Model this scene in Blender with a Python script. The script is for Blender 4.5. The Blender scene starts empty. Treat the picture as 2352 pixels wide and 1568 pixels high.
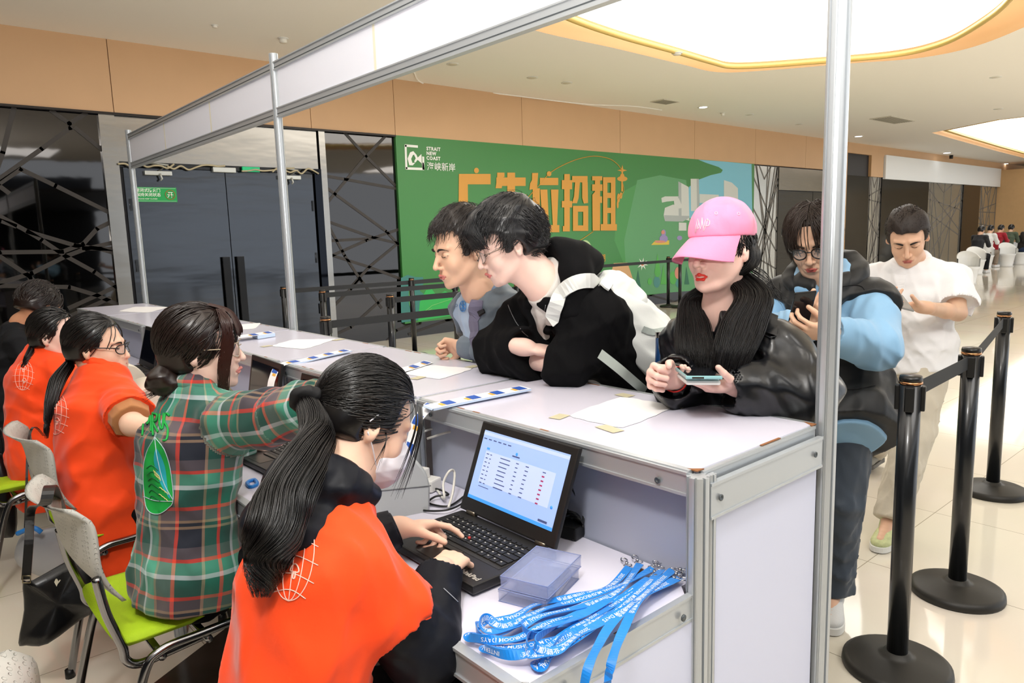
import bpy, bmesh, math, random
import numpy as np
from mathutils import Vector, Matrix
from mathutils.bvhtree import BVHTree

SC = bpy.context.scene
COL = SC.collection
# ------------------------------------------------------------------ camera
CM = np.array([[0.7539166, -0.6562926, -0.0298291], [0.1165122, 0.0888833, 0.9892041], [0.646556, 0.7492528, -0.1434767]])
CC = np.array([-1.63989, -0.80005, 1.47])
CF = 1652.631
cam = bpy.data.cameras.new('camera'); camo = bpy.data.objects.new('camera', cam); COL.objects.link(camo)
cam.lens = CF / 2352 * 36; cam.sensor_width = 36; cam.clip_start = .02; cam.clip_end = 200
_m = Matrix([[CM[0][i], CM[1][i], -CM[2][i], CC[i]] for i in range(3)] + [[0, 0, 0, 1]])
camo.matrix_world = _m
SC.camera = camo
# ------------------------------------------------------------------ world, light, exposure
SC.view_settings.view_transform = 'Standard'; SC.view_settings.look = 'None'
SC.view_settings.gamma = 1; SC.view_settings.use_curve_mapping = False
SC.view_settings.exposure = 0.6
w = bpy.data.worlds.new('world'); SC.world = w; w.use_nodes = True
bgn = w.node_tree.nodes['Background']
bgn.inputs[0].default_value = (.86, .92, 1, 1); bgn.inputs[1].default_value = 1.2
def area(name, loc, size, energy, col=(1, 1, 1), target=None, sy=None, spread=180):
    l = bpy.data.lights.new(name, 'AREA'); l.energy = energy; l.color = col
    l.shape = 'RECTANGLE'; l.size = size; l.size_y = sy or size; l.spread = math.radians(spread)
    o = bpy.data.objects.new(name, l); COL.objects.link(o); o.location = loc
    if target is not None:
        o.rotation_euler = (Vector(target) - Vector(loc)).to_track_quat('-Z', 'Y').to_euler()
    return o
# ceiling area lights: the luminous field in view, the rest added key and fill
area('ceiling_area_light', (6.4, 3.1, 3.80), 3.6, 40, (1, .98, .95), sy=2.6)
area('ceiling_area_light', (-2.15, -.75, 3.72), .45, 55, (1, .985, .97), target=(-.7, .8, .7))  # added key light, standing in for flash bounced off the ceiling
area('ceiling_area_light', (-1.4, 3.0, 3.72), 2.6, 26, (1, .97, .93), sy=4)
area('ceiling_area_light', (2.0, 6.0, 3.72), 5.0, 30, (1, .95, .9), sy=1.6)
area('ceiling_area_light', (14, -2, 3.72), 7.0, 300, (1, .97, .93), sy=3)
# the photographer's flash, turned up to bounce off the ceiling
area('bounce_flash', (-1.75, -.98, 1.72), .12, 95, (1, .97, .93), target=(-1.0, -.1, 3.78), spread=150)
area('ceiling_area_light', (.6, -2.3, 3.72), 2.2, 40, (1, .985, .97), sy=1.6)  # added soft fill behind the camera, no known ceiling panel there

# ------------------------------------------------------------------ points from the survey of the place
def ray(px, py):
    return ((px - 1176) / CF) * CM[0] - ((py - 784) / CF) * CM[1] + CM[2]
def az(px, py, z=0.): q = ray(px, py); return Vector(CC + q * (z - CC[2]) / q[2])
def ax(px, py, x=0.): q = ray(px, py); return Vector(CC + q * (x - CC[0]) / q[0])
def ay(px, py, y=0.): q = ray(px, py); return Vector(CC + q * (y - CC[1]) / q[1])
def ad(px, py, d): return Vector(CC + ray(px, py) * d)
def camdir(r, u, f): return Vector(CM[0] * r + CM[1] * u + CM[2] * f).normalized()
V = Vector
random.seed(7)

# ------------------------------------------------------------------ materials
MATS = {}
def srgb(c):
    if isinstance(c, str):
        c = [int(c[i:i + 2], 16) / 255 for i in (0, 2, 4)]
    return tuple(x / 12.92 if x <= .04045 else ((x + .055) / 1.055) ** 2.4 for x in c[:3])
def mat(name, col, rough=.5, metal=0., spec=.5, bump=None, noise=None, emit=None, coat=0., sheen=0., alpha=1., trans=0., sss=0., aniso=0., ior=1.45, stretch=(1, 1, 1), coord='Object', coatr=.1):
    """col: hex or sRGB. bump=(scale,strength,dist). noise=(scale,amount) varies the colour a little."""
    if name in MATS: return MATS[name]
    m = bpy.data.materials.new(name); m.use_nodes = True; nt = m.node_tree; b = nt.nodes['Principled BSDF']
    c = (*srgb(col), 1); I = b.inputs
    I['Base Color'].default_value = c; I['Roughness'].default_value = rough; I['Metallic'].default_value = metal
    I['Specular IOR Level'].default_value = spec; I['IOR'].default_value = ior
    I['Coat Weight'].default_value = coat; I['Coat Roughness'].default_value = coatr
    I['Sheen Weight'].default_value = sheen; I['Alpha'].default_value = alpha
    I['Transmission Weight'].default_value = trans; I['Anisotropic'].default_value = aniso
    if sss:
        I['Subsurface Weight'].default_value = sss; I['Subsurface Radius'].default_value = (1, .35, .2); I['Subsurface Scale'].default_value = .012
    if emit:
        I['Emission Color'].default_value = (*srgb(emit[0]), 1); I['Emission Strength'].default_value = emit[1]
    if bump or noise:
        tc = nt.nodes.new('ShaderNodeTexCoord'); mp = nt.nodes.new('ShaderNodeMapping')
        nt.links.new(tc.outputs[coord], mp.inputs[0]); mp.inputs['Scale'].default_value = stretch
    if noise:
        n = nt.nodes.new('ShaderNodeTexNoise'); n.inputs['Scale'].default_value = noise[0]; n.inputs['Detail'].default_value = 3
        nt.links.new(mp.outputs[0], n.inputs[0])
        mx = nt.nodes.new('ShaderNodeMix'); mx.data_type = 'RGBA'
        a = noise[1]; mx.inputs[6].default_value = tuple(max(0, x * (1 - a)) for x in c[:3]) + (1,); mx.inputs[7].default_value = tuple(min(1, x * (1 + a)) for x in c[:3]) + (1,)
        nt.links.new(n.outputs[0], mx.inputs[0]); nt.links.new(mx.outputs[2], I['Base Color'])
    if bump:
        n = nt.nodes.new('ShaderNodeTexNoise'); n.inputs['Scale'].default_value = bump[0]; n.inputs['Detail'].default_value = 4
        nt.links.new(mp.outputs[0], n.inputs[0])
        bp = nt.nodes.new('ShaderNodeBump'); bp.inputs['Strength'].default_value = bump[1]; bp.inputs['Distance'].default_value = bump[2]
        nt.links.new(n.outputs[0], bp.inputs['Height']); nt.links.new(bp.outputs[0], I['Normal'])
    MATS[name] = m; return m

# ------------------------------------------------------------------ object helpers
def link(name, me, m=None, parent=None):
    o = bpy.data.objects.new(name, me); COL.objects.link(o)
    if m is not None:
        for q in (m if isinstance(m, (list, tuple)) else [m]): me.materials.append(q)
    if parent is not None: o.parent = parent
    return o
def tag(o, label=None, cat=None, group=None, kind=None):
    if label: o['label'] = label
    if cat: o['category'] = cat
    if group: o['group'] = group
    if kind: o['kind'] = kind
    return o
def empty(name, loc=(0, 0, 0), rz=0, label=None, cat=None, group=None):
    o = bpy.data.objects.new(name, None); COL.objects.link(o); o.location = loc; o.rotation_euler = (0, 0, rz)
    o.empty_display_size = .05
    return tag(o, label, cat, group)
def kids(o): return [c for c in bpy.data.objects if c.parent == o]
def dup(o, parent=None):
    c = o.copy(); COL.objects.link(c)
    if parent is not None: c.parent = parent
    for ch in kids(o): dup(ch, c)
    return c
class MB:
    """collects shapes for ONE mesh object"""
    def __init__(s): s.v = []; s.f = []; s.mi = []; s.sm = []; s.cur = 0
    def add(s, vs, fs, smooth=False):
        b = len(s.v); s.v += [tuple(v) for v in vs]
        for f in fs: s.f.append([i + b for i in f]); s.mi.append(s.cur); s.sm.append(smooth)
        return s
    def box(s, c, d, R=None, bev=0.):
        c = V(c); h = V(d) / 2
        if bev > 0:
            bm = bmesh.new(); bmesh.ops.create_cube(bm, size=1)
            for v in bm.verts: v.co = V((v.co.x * d[0], v.co.y * d[1], v.co.z * d[2]))
            bmesh.ops.bevel(bm, geom=bm.edges[:], offset=min(bev, min(d) * .49), segments=2, affect='EDGES', profile=.6)
            vs = [v.co.copy() for v in bm.verts]; bm.verts.index_update(); fs = [[v.index for v in f.verts] for f in bm.faces]; bm.free()
        else:
            vs = [V((x * h.x, y * h.y, z * h.z)) for x in (-1, 1) for y in (-1, 1) for z in (-1, 1)]
            fs = [(0, 1, 3, 2), (4, 6, 7, 5), (0, 4, 5, 1), (2, 3, 7, 6), (0, 2, 6, 4), (1, 5, 7, 3)]
        if R is not None: vs = [R @ v for v in vs]
        return s.add([v + c for v in vs], fs)
    def bb(s, a, b, bev=0.):
        a = V(a); b = V(b); return s.box((a + b) / 2, [abs(x) for x in (b - a)], bev=bev)
    def tube(s, pts, r, n=10, cap=True, closed=False):
        pts = [V(p) for p in pts]; N = len(pts)
        rs = r if isinstance(r, (list, tuple)) else [r] * N
        t0 = (pts[1] - pts[0]).normalized(); up = t0.orthogonal().normalized(); vs = []
        for i, p in enumerate(pts):
            if closed: t = (pts[(i + 1) % N] - pts[i - 1])
            else: t = pts[min(i + 1, N - 1)] - pts[max(i - 1, 0)]
            if t.length < 1e-9: t = t0.copy()
            t.normalize(); up = (up - t * up.dot(t))
            up = up.normalized() if up.length > 1e-6 else t.orthogonal().normalized()
            sd = t.cross(up)
            for k in range(n):
                a = 2 * math.pi * k / n; vs.append(p + (up * math.cos(a) + sd * math.sin(a)) * rs[i])
        fs = [[i * n + k, i * n + (k + 1) % n, (i + 1) * n + (k + 1) % n, (i + 1) * n + k] for i in range(N - 1) for k in range(n)]
        if closed: fs += [[(N - 1) * n + k, (N - 1) * n + (k + 1) % n, (k + 1) % n, k] for k in range(n)]
        elif cap: fs += [list(range(n))[::-1], [(N - 1) * n + k for k in range(n)]]
        return s.add(vs, fs, True)
    def lathe(s, prof, c=(0, 0, 0), n=32, R=None):
        c = V(c); vs = []
        for r, z in prof:
            for k in range(n):
                a = 2 * math.pi * k / n; q = V((r * math.cos(a), r * math.sin(a), z)); vs.append((R @ q if R is not None else q) + c)
        P = len(prof); fs = [[i * n + k, i * n + (k + 1) % n, (i + 1) * n + (k + 1) % n, (i + 1) * n + k] for i in range(P - 1) for k in range(n)]
        fs += [list(range(n))[::-1], [(P - 1) * n + k for k in range(n)]]
        return s.add(vs, fs, True)
    def prism(s, poly, h0, h1, plane='xy', o=(0, 0, 0)):
        """poly 2-D, extruded between h0 and h1 along the third axis"""
        o = V(o)
        def P(a, b, h):
            return o + (V((a, b, h)) if plane == 'xy' else V((a, h, b)) if plane == 'xz' else V((h, a, b)))
        n = len(poly); vs = [P(*p, h0) for p in poly] + [P(*p, h1) for p in poly]
        fs = [list(range(n))[::-1], [n + i for i in range(n)]] + [[i, (i + 1) % n, n + (i + 1) % n, n + i] for i in range(n)]
        return s.add(vs, fs)
    def ribbon(s, pts, sides, w, th=.0008):
        """flat band along pts; sides = width direction per point"""
        vs = []; N = len(pts)
        for i, p in enumerate(pts):
            p = V(p); sd = V(sides[i] if isinstance(sides, list) else sides).normalized()
            t = (V(pts[min(i + 1, N - 1)]) - V(pts[max(i - 1, 0)])).normalized(); nn = t.cross(sd).normalized()
            ww = w[i] if isinstance(w, (list, tuple)) else w
            for a, b in ((-1, -1), (1, -1), (1, 1), (-1, 1)): vs.append(p + sd * (a * ww / 2) + nn * (b * th / 2))
        fs = [[i * 4 + k, i * 4 + (k + 1) % 4, i * 4 + 4 + (k + 1) % 4, i * 4 + 4 + k] for i in range(N - 1) for k in range(4)]
        fs += [[0, 3, 2, 1], [(N - 1) * 4 + k for k in range(4)]]
        return s.add(vs, fs, False)
    def build(s, name, m=None, parent=None, fix=True):
        me = bpy.data.meshes.new(name); me.from_pydata(s.v, [], s.f)
        me.polygons.foreach_set('material_index', s.mi); me.polygons.foreach_set('use_smooth', s.sm)
        if fix:
            bm = bmesh.new(); bm.from_mesh(me); bmesh.ops.recalc_face_normals(bm, faces=bm.faces); bm.to_mesh(me); bm.free()
        me.update()
        return link(name, me, m, parent)
def catmull(pts, n=8, closed=False):
    pts = [V(p) for p in pts]; out = []; N = len(pts)
    for i in range(N if closed else N - 1):
        if closed: a, b, c, d = (pts[(i + k) % N] for k in (-1, 0, 1, 2))
        else: a, b, c, d = pts[max(i - 1, 0)], pts[i], pts[i + 1], pts[min(i + 2, N - 1)]
        for k in range(n):
            t = k / n; out.append(.5 * ((2 * b) + (c - a) * t + (2 * a - 5 * b + 4 * c - d) * t * t + (3 * b - a - 3 * c + d) * t ** 3))
    if not closed: out.append(pts[-1])
    return out
def textmesh(body, size, bold=0., ext=0., align='CENTER', space=1.):
    """writing as mesh in the xy plane (vertices, faces)"""
    c = bpy.data.curves.new('t', 'FONT'); c.body = body; c.size = size; c.offset = bold; c.extrude = ext
    c.align_x = align; c.align_y = 'CENTER'; c.space_character = space; c.resolution_u = 2
    o = bpy.data.objects.new('t', c); COL.objects.link(o)
    dg = bpy.context.evaluated_depsgraph_get(); me = bpy.data.meshes.new_from_object(o.evaluated_get(dg))
    vs = [v.co.copy() for v in me.vertices]; fs = [list(p.vertices) for p in me.polygons]
    bpy.data.objects.remove(o); bpy.data.curves.remove(c); bpy.data.meshes.remove(me)
    return vs, fs
def struct(o): o['kind'] = 'structure'; return o
def frame(origin, x, y):
    """matrix with given x and (approx) y axes"""
    x = V(x).normalized(); z = x.cross(V(y)).normalized(); y = z.cross(x)
    return Matrix([[x[i], y[i], z[i], origin[i]] for i in range(3)] + [[0, 0, 0, 1]])
# ================================================================== SETTING
YW = 8.5; ZC = 3.78
# floor: large glossy cream tiles with fine joints
m = mat('floor_tile', 'dcd3c4', rough=.07, spec=.5)
nt = m.node_tree; b = nt.nodes['Principled BSDF']
tc = nt.nodes.new('ShaderNodeTexCoord'); mp = nt.nodes.new('ShaderNodeMapping'); nt.links.new(tc.outputs['Object'], mp.inputs[0])
br = nt.nodes.new('ShaderNodeTexBrick'); br.offset = 0; br.inputs['Scale'].default_value = 1
br.inputs['Brick Width'].default_value = .8; br.inputs['Row Height'].default_value = .8; br.inputs['Mortar Size'].default_value = .0022; br.inputs['Mortar Smooth'].default_value = .2
br.inputs['Color1'].default_value = (*srgb('e2dacb'), 1); br.inputs['Color2'].default_value = (*srgb('ded5c4'), 1); br.inputs['Mortar'].default_value = (*srgb('a39a88'), 1)
mp.inputs['Location'].default_value = (.1, .33, 0)
nt.links.new(mp.outputs[0], br.inputs[0])
nz = nt.nodes.new('ShaderNodeTexNoise'); nz.inputs['Scale'].default_value = 1.3; nz.inputs['Detail'].default_value = 6
nt.links.new(tc.outputs['Object'], nz.inputs[0])
mx = nt.nodes.new('ShaderNodeMix'); mx.data_type = 'RGBA'; mx.blend_type = 'MULTIPLY'; mx.inputs[0].default_value = .10
nt.links.new(br.outputs[0], mx.inputs[6]); nt.links.new(nz.outputs['Color'], mx.inputs[7]); nt.links.new(mx.outputs[2], b.inputs['Base Color'])
struct(MB().bb((-9, -15, -.1), (48, YW, 0)).build('floor', m))
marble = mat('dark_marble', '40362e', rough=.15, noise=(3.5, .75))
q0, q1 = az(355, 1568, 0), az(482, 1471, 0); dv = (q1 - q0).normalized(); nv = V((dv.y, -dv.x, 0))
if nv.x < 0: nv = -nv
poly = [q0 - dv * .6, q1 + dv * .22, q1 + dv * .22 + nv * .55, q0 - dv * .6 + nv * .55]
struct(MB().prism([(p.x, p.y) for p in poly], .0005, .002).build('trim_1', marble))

# ceiling with two curved openings
ceil_m = mat('ceiling_paint', 'f6f1e8', rough=.75)
A1 = [(4.18, 5.45), (5.6, 5.46), (7.04, 5.50), (7.95, 5.50), (8.45, 5.05), (9.1, 4.1), (9.62, 3.4), (9.62, 2.75), (9.1, 2.05), (8.2, 1.3), (6.3, .6), (3.9, .5), (2.3, 1.6), (2.1, 3.8), (2.8, 5.1)]
B1 = [(4.19, 4.93), (5.26, 5.10), (6.44, 5.17), (7.4, 5.24), (7.85, 5.24), (8.2, 4.98), (8.65, 4.40), (9.2, 3.6), (9.2, 3.05), (8.75, 2.5), (7.63, 1.75), (6.0, 1.2), (4.2, 1.1), (3.0, 1.9), (2.8, 3.5), (3.3, 4.6)]
A2 = [tuple(az(*p, ZC)[:2]) for p in ((2140, 305), (2200, 322), (2290, 347), (2400, 375), (2470, 330), (2400, 262), (2290, 275))]
def shrink(P, k):
    c = sum((V((*p, 0)) for p in P), V()) / len(P); return [tuple((c + (V((*p, 0)) - c) * k)[:2]) for p in P]
B2 = shrink(A2, .86)
def smooth2(P): return [tuple(p[:2]) for p in catmull([(*p, 0) for p in P], 6, True)]
A1s, B1s = smooth2(A1), smooth2(B1)
bm = bmesh.new()
for loop in ([(-9, -4.5), (48, -4.5), (48, YW), (-9, YW)], A1s, A2):
    vs = [bm.verts.new((*p, ZC)) for p in loop]
    for i in range(len(vs)): bm.edges.new((vs[i], vs[(i + 1) % len(vs)]))
bmesh.ops.triangle_fill(bm, use_beauty=True, edges=bm.edges[:])
me = bpy.data.meshes.new('ceiling'); bm.to_mesh(me); bm.free()
struct(link('ceiling', me, ceil_m))
struct(MB().bb((-9, -15, 3.0), (5, -4.5, 3.1)).build('ceiling', mat('soffit_dark', '2c2a2c', rough=.6)))
tanm = mat('tan_panel', 'd3ab82', rough=.5, noise=(2, .05))
tanm2 = mat('tan_recess', 'd0a677', rough=.55)
gold = mat('gold_trim', 'd9bb6e', rough=.35, metal=.4)
lumi = mat('luminous_film', 'ffffff', emit=('fffdf8', 1.6))
def wall_loop(P, z0, z1, n, mm, th=.02):
    mb = MB(); N = len(P); vs = [(*p, z0) for p in P] + [(*p, z1) for p in P]
    return mb.add(vs, [[i, (i + 1) % N, N + (i + 1) % N, N + i] for i in range(N)], True)
for k, (A, B, zl) in enumerate(((A1s, B1s, 3.86), (A2, B2, 3.95))):
    struct(wall_loop(A, ZC, 4.25, 'x', None).build('trim_%d' % (2 + 3 * k), tanm2))
    struct(MB().prism(shrink(A, 1.01), 4.24, 4.26).build('ceiling', ceil_m))
    lf = empty('luminous_ceiling_panel', (0, 0, 0), 0, ['large curved luminous ceiling panel with thin gold rim above the queue', 'distant luminous ceiling panel in the tan edged recess at right'][k], 'ceiling light')
    MB().prism(B, zl, zl + .03).build('diffuser', lumi, lf)
    mb = MB(); N = len(B)
    P3 = [V((*p, zl - .06)) for p in B]
    mb.tube(P3, .035, 8, closed=True); mb.build('rim', gold, lf)

# outer walls of the hall
dark = mat('dark_hall_wall', '23242a', rough=.5)
struct(MB().bb((-9.2, -15, 0), (-9, YW, 4.3)).build('wall_left', dark))
struct(MB().bb((-9, -15.2, 0), (5, -15, 4.3)).build('wall_front', dark))
struct(MB().bb((48, -15, 0), (48.2, YW, 4.3)).build('wall_right', mat('shop_wall', 'd8c2a0', rough=.5)))
blackglass = mat('black_glass', '6c6a66', rough=.035, metal=1, bump=(.7, .04, .05))
blackglass.node_tree.nodes['Principled BSDF'].inputs['Base Color'].default_value = (.065, .062, .06, 1)
darkmirror = mat('smoked_mirror', 'ccd2d6', rough=.22, metal=1, bump=(.7, .05, .05))
blackstone = mat('black_stone', '0c0b0b', rough=.12)
lattice_m = mat('lattice_strip', '2f2924', rough=.45); lattice_g = mat('lattice_strip_grey', '77726c', rough=.35)
steel = mat('brushed_steel', '47494c', rough=.17, metal=1, bump=(1.0, .30, .05), stretch=(.3, 1, 1.6))
steel2 = mat('brushed_steel_lintel', '8f8c86', rough=.22, metal=1, bump=(1.0, .25, .05), stretch=(.4, 1, 1.5))
# back wall: structure body, tan band above
struct(MB().bb((-9, YW + .02, 0), (48, YW + .2, 4.3)).build('wall_back', dark))
mb = MB()
seams = [-9, -6.1, -3.5, -1.85, .52, 2.9, 4.21, 6.7, 9.2, 11.6, 14.0, 16.4, 18.72]
for a, c in zip(seams[:-1], seams[1:]): mb.bb((a + .004, YW - .06, 2.99), (c - .004, YW + .03, ZC))
mb.bb((18.72, YW - .06, 3.5), (48, YW + .03, ZC)); mb.bb((20.3, YW - .06, 2.9), (21.12, YW + .02, 3.5))
struct(mb.build('trim_8', tanm))
struct(MB().bb((-9, YW - .075, 2.965), (4.21, YW - .055, 2.99)).build('trim_9', mat('dark_trim', '2a2522', rough=.3, metal=.6)))

def line_mb(mb, pts, wdt, y=YW - .012):
    P = [V((p[0], y, p[1])) for p in pts]
    for a, c in zip(P[:-1], P[1:]):
        d = (c - a); L = d.length
        if L < 1e-4: continue
        d.normalize(); n = V((-d.z, 0, d.x)) * wdt / 2
        vs = [a - n - d * wdt * .3, c - n + d * wdt * .3, c + n + d * wdt * .3, a + n - d * wdt * .3]
        vs = vs + [v + V((0, .01, 0)) for v in vs]
        mb.add(vs, [(0, 1, 2, 3), (7, 6, 5, 4), (0, 4, 5, 1), (1, 5, 6, 2), (2, 6, 7, 3), (3, 7, 4, 0)])
def pxl(sc, ox, oy, pts):
    out = []
    for x, y in pts:
        p = ay(ox + x * sc, oy + y * sc, YW - .012); out.append((p.x, p.z))
    return out
# left black glass bay
w1 = struct(MB().bb((-9, YW - .005, 0), (.36, YW + .02, 2.965)).build('window_1', blackglass))
mb = MB(); S = .3188
for ln in ([(100, 155), (20, 470), (-60, 700)], [(370, 170), (500, 262), (620, 190)], [(500, 262), (510, 300)], [(505, 295), (300, 445), (-60, 700)], [(545, 295), (820, 520)],
           [(0, 690), (150, 590), (400, 710), (865, 940)], [(0, 930), (200, 1040), (540, 1140), (720, 1165), (900, 1215)], [(0, 1190), (450, 1185), (600, 1130), (700, 1020), (865, 940), (890, 905)],
           [(0, 1410), (230, 1340), (470, 1220), (620, 1165), (900, 1100)], [(200, 1040), (300, 1100), (470, 1215), (680, 1330), (840, 1440), (940, 1490)], [(500, 1590), (700, 1500), (840, 1435), (940, 1400)],
           [(0, 1220), (210, 1360), (340, 1500), (420, 1600)], [(600, 1160), (900, 1168)], [(-200, 900), (0, 960), (110, 1000)], [(-200, 1260), (0, 1190)], [(0, 1430), (500, 1440), (700, 1500), (900, 1590)],
           [(-300, 500), (-100, 640), (60, 760)], [(210, 1350), (260, 1560)]):
    line_mb(mb, pxl(S, 0, 200, ln), .045)
for _ in range(9):
    x = random.uniform(-8.5, -1); mb_z = random.uniform(.2, 2.8); line_mb(mb, [(x, mb_z), (x + random.uniform(.6, 1.6), random.uniform(.1, 2.9))], .045)
mb.build('lattice', lattice_m, w1)
for x in (-3.4, -6.2): MB().bb((x, YW - .03, 0), (x + .05, YW - .005, 2.965)).build('mullion', blackstone, w1)
struct(MB().bb((.36, YW - .05, 0), (.52, YW + .02, 2.965)).build('trim_10', steel2))
# steel double door
struct(MB().bb((.52, YW - .02, 2.46), (2.98, YW + .02, 2.965)).build('trim_11', steel2))
d1 = empty('door_1', (1.71, YW, 0)); struct(d1)
def par(o, p): o.parent = p; o.matrix_parent_inverse = p.matrix_world.inverted() if p.matrix_world else Matrix(); return o
def kid(mb, name, mm, p, **k):
    """mesh collected in world coordinates, parented to an unrotated empty at p.location"""
    o = mb.build(name, mm, p); o.matrix_parent_inverse = Matrix.Translation(-V(p.location)); return o
kid(MB().bb((.56, YW - .03, .02), (1.705, YW + .01, 2.39)), 'door_leaf', steel, d1)
kid(MB().bb((1.715, YW - .03, .02), (2.88, YW + .01, 2.39)), 'door_leaf', steel, d1)
kid(MB().bb((.52, YW - .02, 2.40), (2.98, YW + .01, 2.46)), 'head_track', blackstone, d1)
for x in (1.62, 1.80):
    kid(MB().bb((x - .045, YW - .085, .35), (x + .045, YW - .06, 1.33), .004).bb((x - .02, YW - .07, .45), (x + .02, YW - .03, .5)).bb((x - .02, YW - .07, 1.2), (x + .02, YW - .03, 1.25)), 'door_handle', mat('black_metal', '0d0d0e', rough=.3, metal=.4), d1)
alu_l = mat('grey_aluminium_cast', 'b9bcb8', rough=.35, metal=.5)
for x in (.93, 2.55):
    kid(MB().bb((x - .16, YW - .09, 2.31), (x + .14, YW - .03, 2.36), .008).tube([(x, YW - .1, 2.33), (x + .02, YW - .1, 2.27), (x, YW - .09, 2.25)], .012, 8).tube([(x, YW - .06, 2.36), (x + .1, YW - .1, 2.43), (x - .1, YW - .05, 2.45)], .012, 6), 'door_closer', alu_l, d1)
kid(MB().bb((1.55, YW - .09, 2.37), (1.83, YW - .03, 2.43), .006), 'magnet_lock', alu_l, d1)
kid(MB().bb((1.92, YW - .08, 2.39), (2.14, YW - .05, 2.45)), 'running_sign', mat('exit_green', '12a066', rough=.4, emit=('12a066', .35)), d1)
for x0 in (2.9,):
    kid(MB().bb((x0, YW - .06, 0), (x0 + .1, YW, 2.46)), 'jamb', mat('polished_black_steel', '202226', rough=.08, metal=1), d1)
mb = MB()
random.seed(3)
for a, c in ((.5, 1.1), (1.0, 1.7), (1.9, 2.6), (2.3, 2.95)):
    pts = [V((a + (c - a) * t / 8, YW - .07 - random.random() * .03, 2.415 + random.uniform(-.03, .04))) for t in range(9)]
    mb.tube(catmull(pts, 5), .011, 6)
tag(mb.build('cable', mat('loose_cable', 'b9ae90', rough=.5)), 'loose beige cables strung along the head of the steel double door', 'cable')
mb = MB()
for x in (.60, 2.86):
    for z in (1.2, 1.9, .5): mb.bb((x - .012, YW - .05, z), (x + .012, YW - .028, z + .14))
kid(mb, 'hinge', blackstone, d1)
# right of the door: second black glass bay
struct(MB().bb((3.0, YW - .05, 0), (3.09, YW + .02, 2.965)).build('trim_12', steel2))
w2 = struct(MB().bb((3.09, YW - .005, 0), (14.0, YW + .02, 2.965)).build('window_2', blackglass))
mb = MB(); S = .3507
for ln in ([(1450, 145), (1600, 310), (1325, 640)], [(1740, 165), (1600, 310), (1790, 500)], [(1310, 435), (1460, 460), (1800, 522)], [(1320, 500), (1400, 560), (1730, 800), (1815, 890)], [(1330, 730), (1640, 840), (1810, 880)],
           [(1340, 865), (1610, 850)], [(1345, 975), (1600, 862), (1810, 790)], [(1340, 740), (1460, 960), (1570, 1130)], [(1350, 950), (1620, 1035), (1820, 1110)], [(1810, 880), (1620, 1035), (1500, 1170)],
           [(1380, 1300), (1500, 1180), (1560, 1110), (1700, 1300)], [(1700, 1560), (1800, 1450), (1940, 1400)], [(1350, 1500), (1500, 1430), (1700, 1250)]):
    line_mb(mb, pxl(S, 280, 250, ln), .04)
for ln in ([(5.0, .2), (6.0, 0)], [(4.3, .05), (5.3, .24)], [(9.2, 0), (10.4, .25)], [(10, .25), (11, 0)], [(11, 0), (12.5, .25)], [(12.2, .25), (13.2, .02)]): line_mb(mb, ln, .04)
mb.build('lattice', lattice_m, w2)
# bays far to the right
def lattice_bay(n, x0, x1, z1, seed, glass):
    o = struct(MB().bb((x0, YW - .005, 0), (x1, YW + .02, z1)).build('window_%d' % n, glass))
    r = random.Random(seed); mb = MB(); W = x1 - x0
    for _ in range(13):
        a = (x0 + r.random() * W, r.random() * z1)
        if r.random() < .5: a = (x0, a[1]); c = (x1, r.random() * z1)
        else: a = (a[0], 0); c = (x0 + r.random() * W, z1)
        line_mb(mb, [a, c], .035)
    line_mb(mb, [(x0 + W * .25, z1), (x0 + W * .45, z1 - .3), (x0 + W * .7, z1)], .03)
    line_mb(mb, [(x0 + .03, 0), (x0 + .03, z1)], .05); line_mb(mb, [(x1 - .03, 0), (x1 - .03, z1)], .05)
    mb.build('lattice', lattice_g, o); return o
lattice_bay(3, 14.0, 15.15, 2.965, 5, darkmirror)
d2 = empty('door_2', (17, YW, 0)); struct(d2)
kid(MB().bb((15.16, YW - .02, 0), (16.9, YW + .02, 2.4)), 'door_leaf', steel, d2); kid(MB().bb((16.92, YW - .02, 0), (18.7, YW + .02, 2.4)), 'door_leaf', steel, d2)
kid(MB().bb((15.16, YW - .03, 2.42), (18.7, YW + .02, 2.965)), 'door_header', steel2, d2)
struct(MB().bb((18.72, YW - .06, 0), (18.76, YW + 1.2, 3.5)).bb((20.28, YW - .06, 2.9), (20.32, YW + 1.2, 3.5)).bb((18.72, YW + 1.1, 2.9), (20.3, YW + 1.2, 3.5)).build('trim_13', tanm2))
struct(MB().bb((18.74, YW - .01, 0), (20.3, YW + .05, 2.9)).build('trim_14', blackstone))
lattice_bay(4, 20.3, 21.12, 2.9, 9, darkmirror)
struct(MB().bb((21.12, YW - .04, 0), (24.8, YW + .02, 2.85)).build('trim_15', blackstone))
lattice_bay(5, 24.8, 28.1, 2.85, 12, darkmirror)
struct(MB().bb((28.1, YW - .05, 0), (29.9, YW + .02, 2.85)).build('trim_16', blackstone))
lattice_bay(6, 29.9, 32, 2.85, 14, darkmirror)
o = MB().bb((21.15, YW - .12, 2.85), (32.0, YW - .03, 3.55), .01).build('sign_band', mat('white_sign_band', 'eef1f2', rough=.35)); tag(o, 'blank white sign band over the distant black shop fronts', 'sign')
shopw = mat('oak_cladding', 'cfa877', rough=.45, noise=(6, .08))
struct(MB().bb((32.0, 7.2, 0), (34.2, YW, 3.5)).build('trim_17', shopw))
struct(MB().bb((34.2, 7.6, 0), (36.0, YW, 3.5)).build('trim_18', mat('oak_cladding_light', 'dcc59c', rough=.45)))
struct(MB().bb((36, 8.0, 0), (47.9, YW, 3.5)).build('trim_19', mat('dark_oak', '94683f', rough=.4)))
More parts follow.
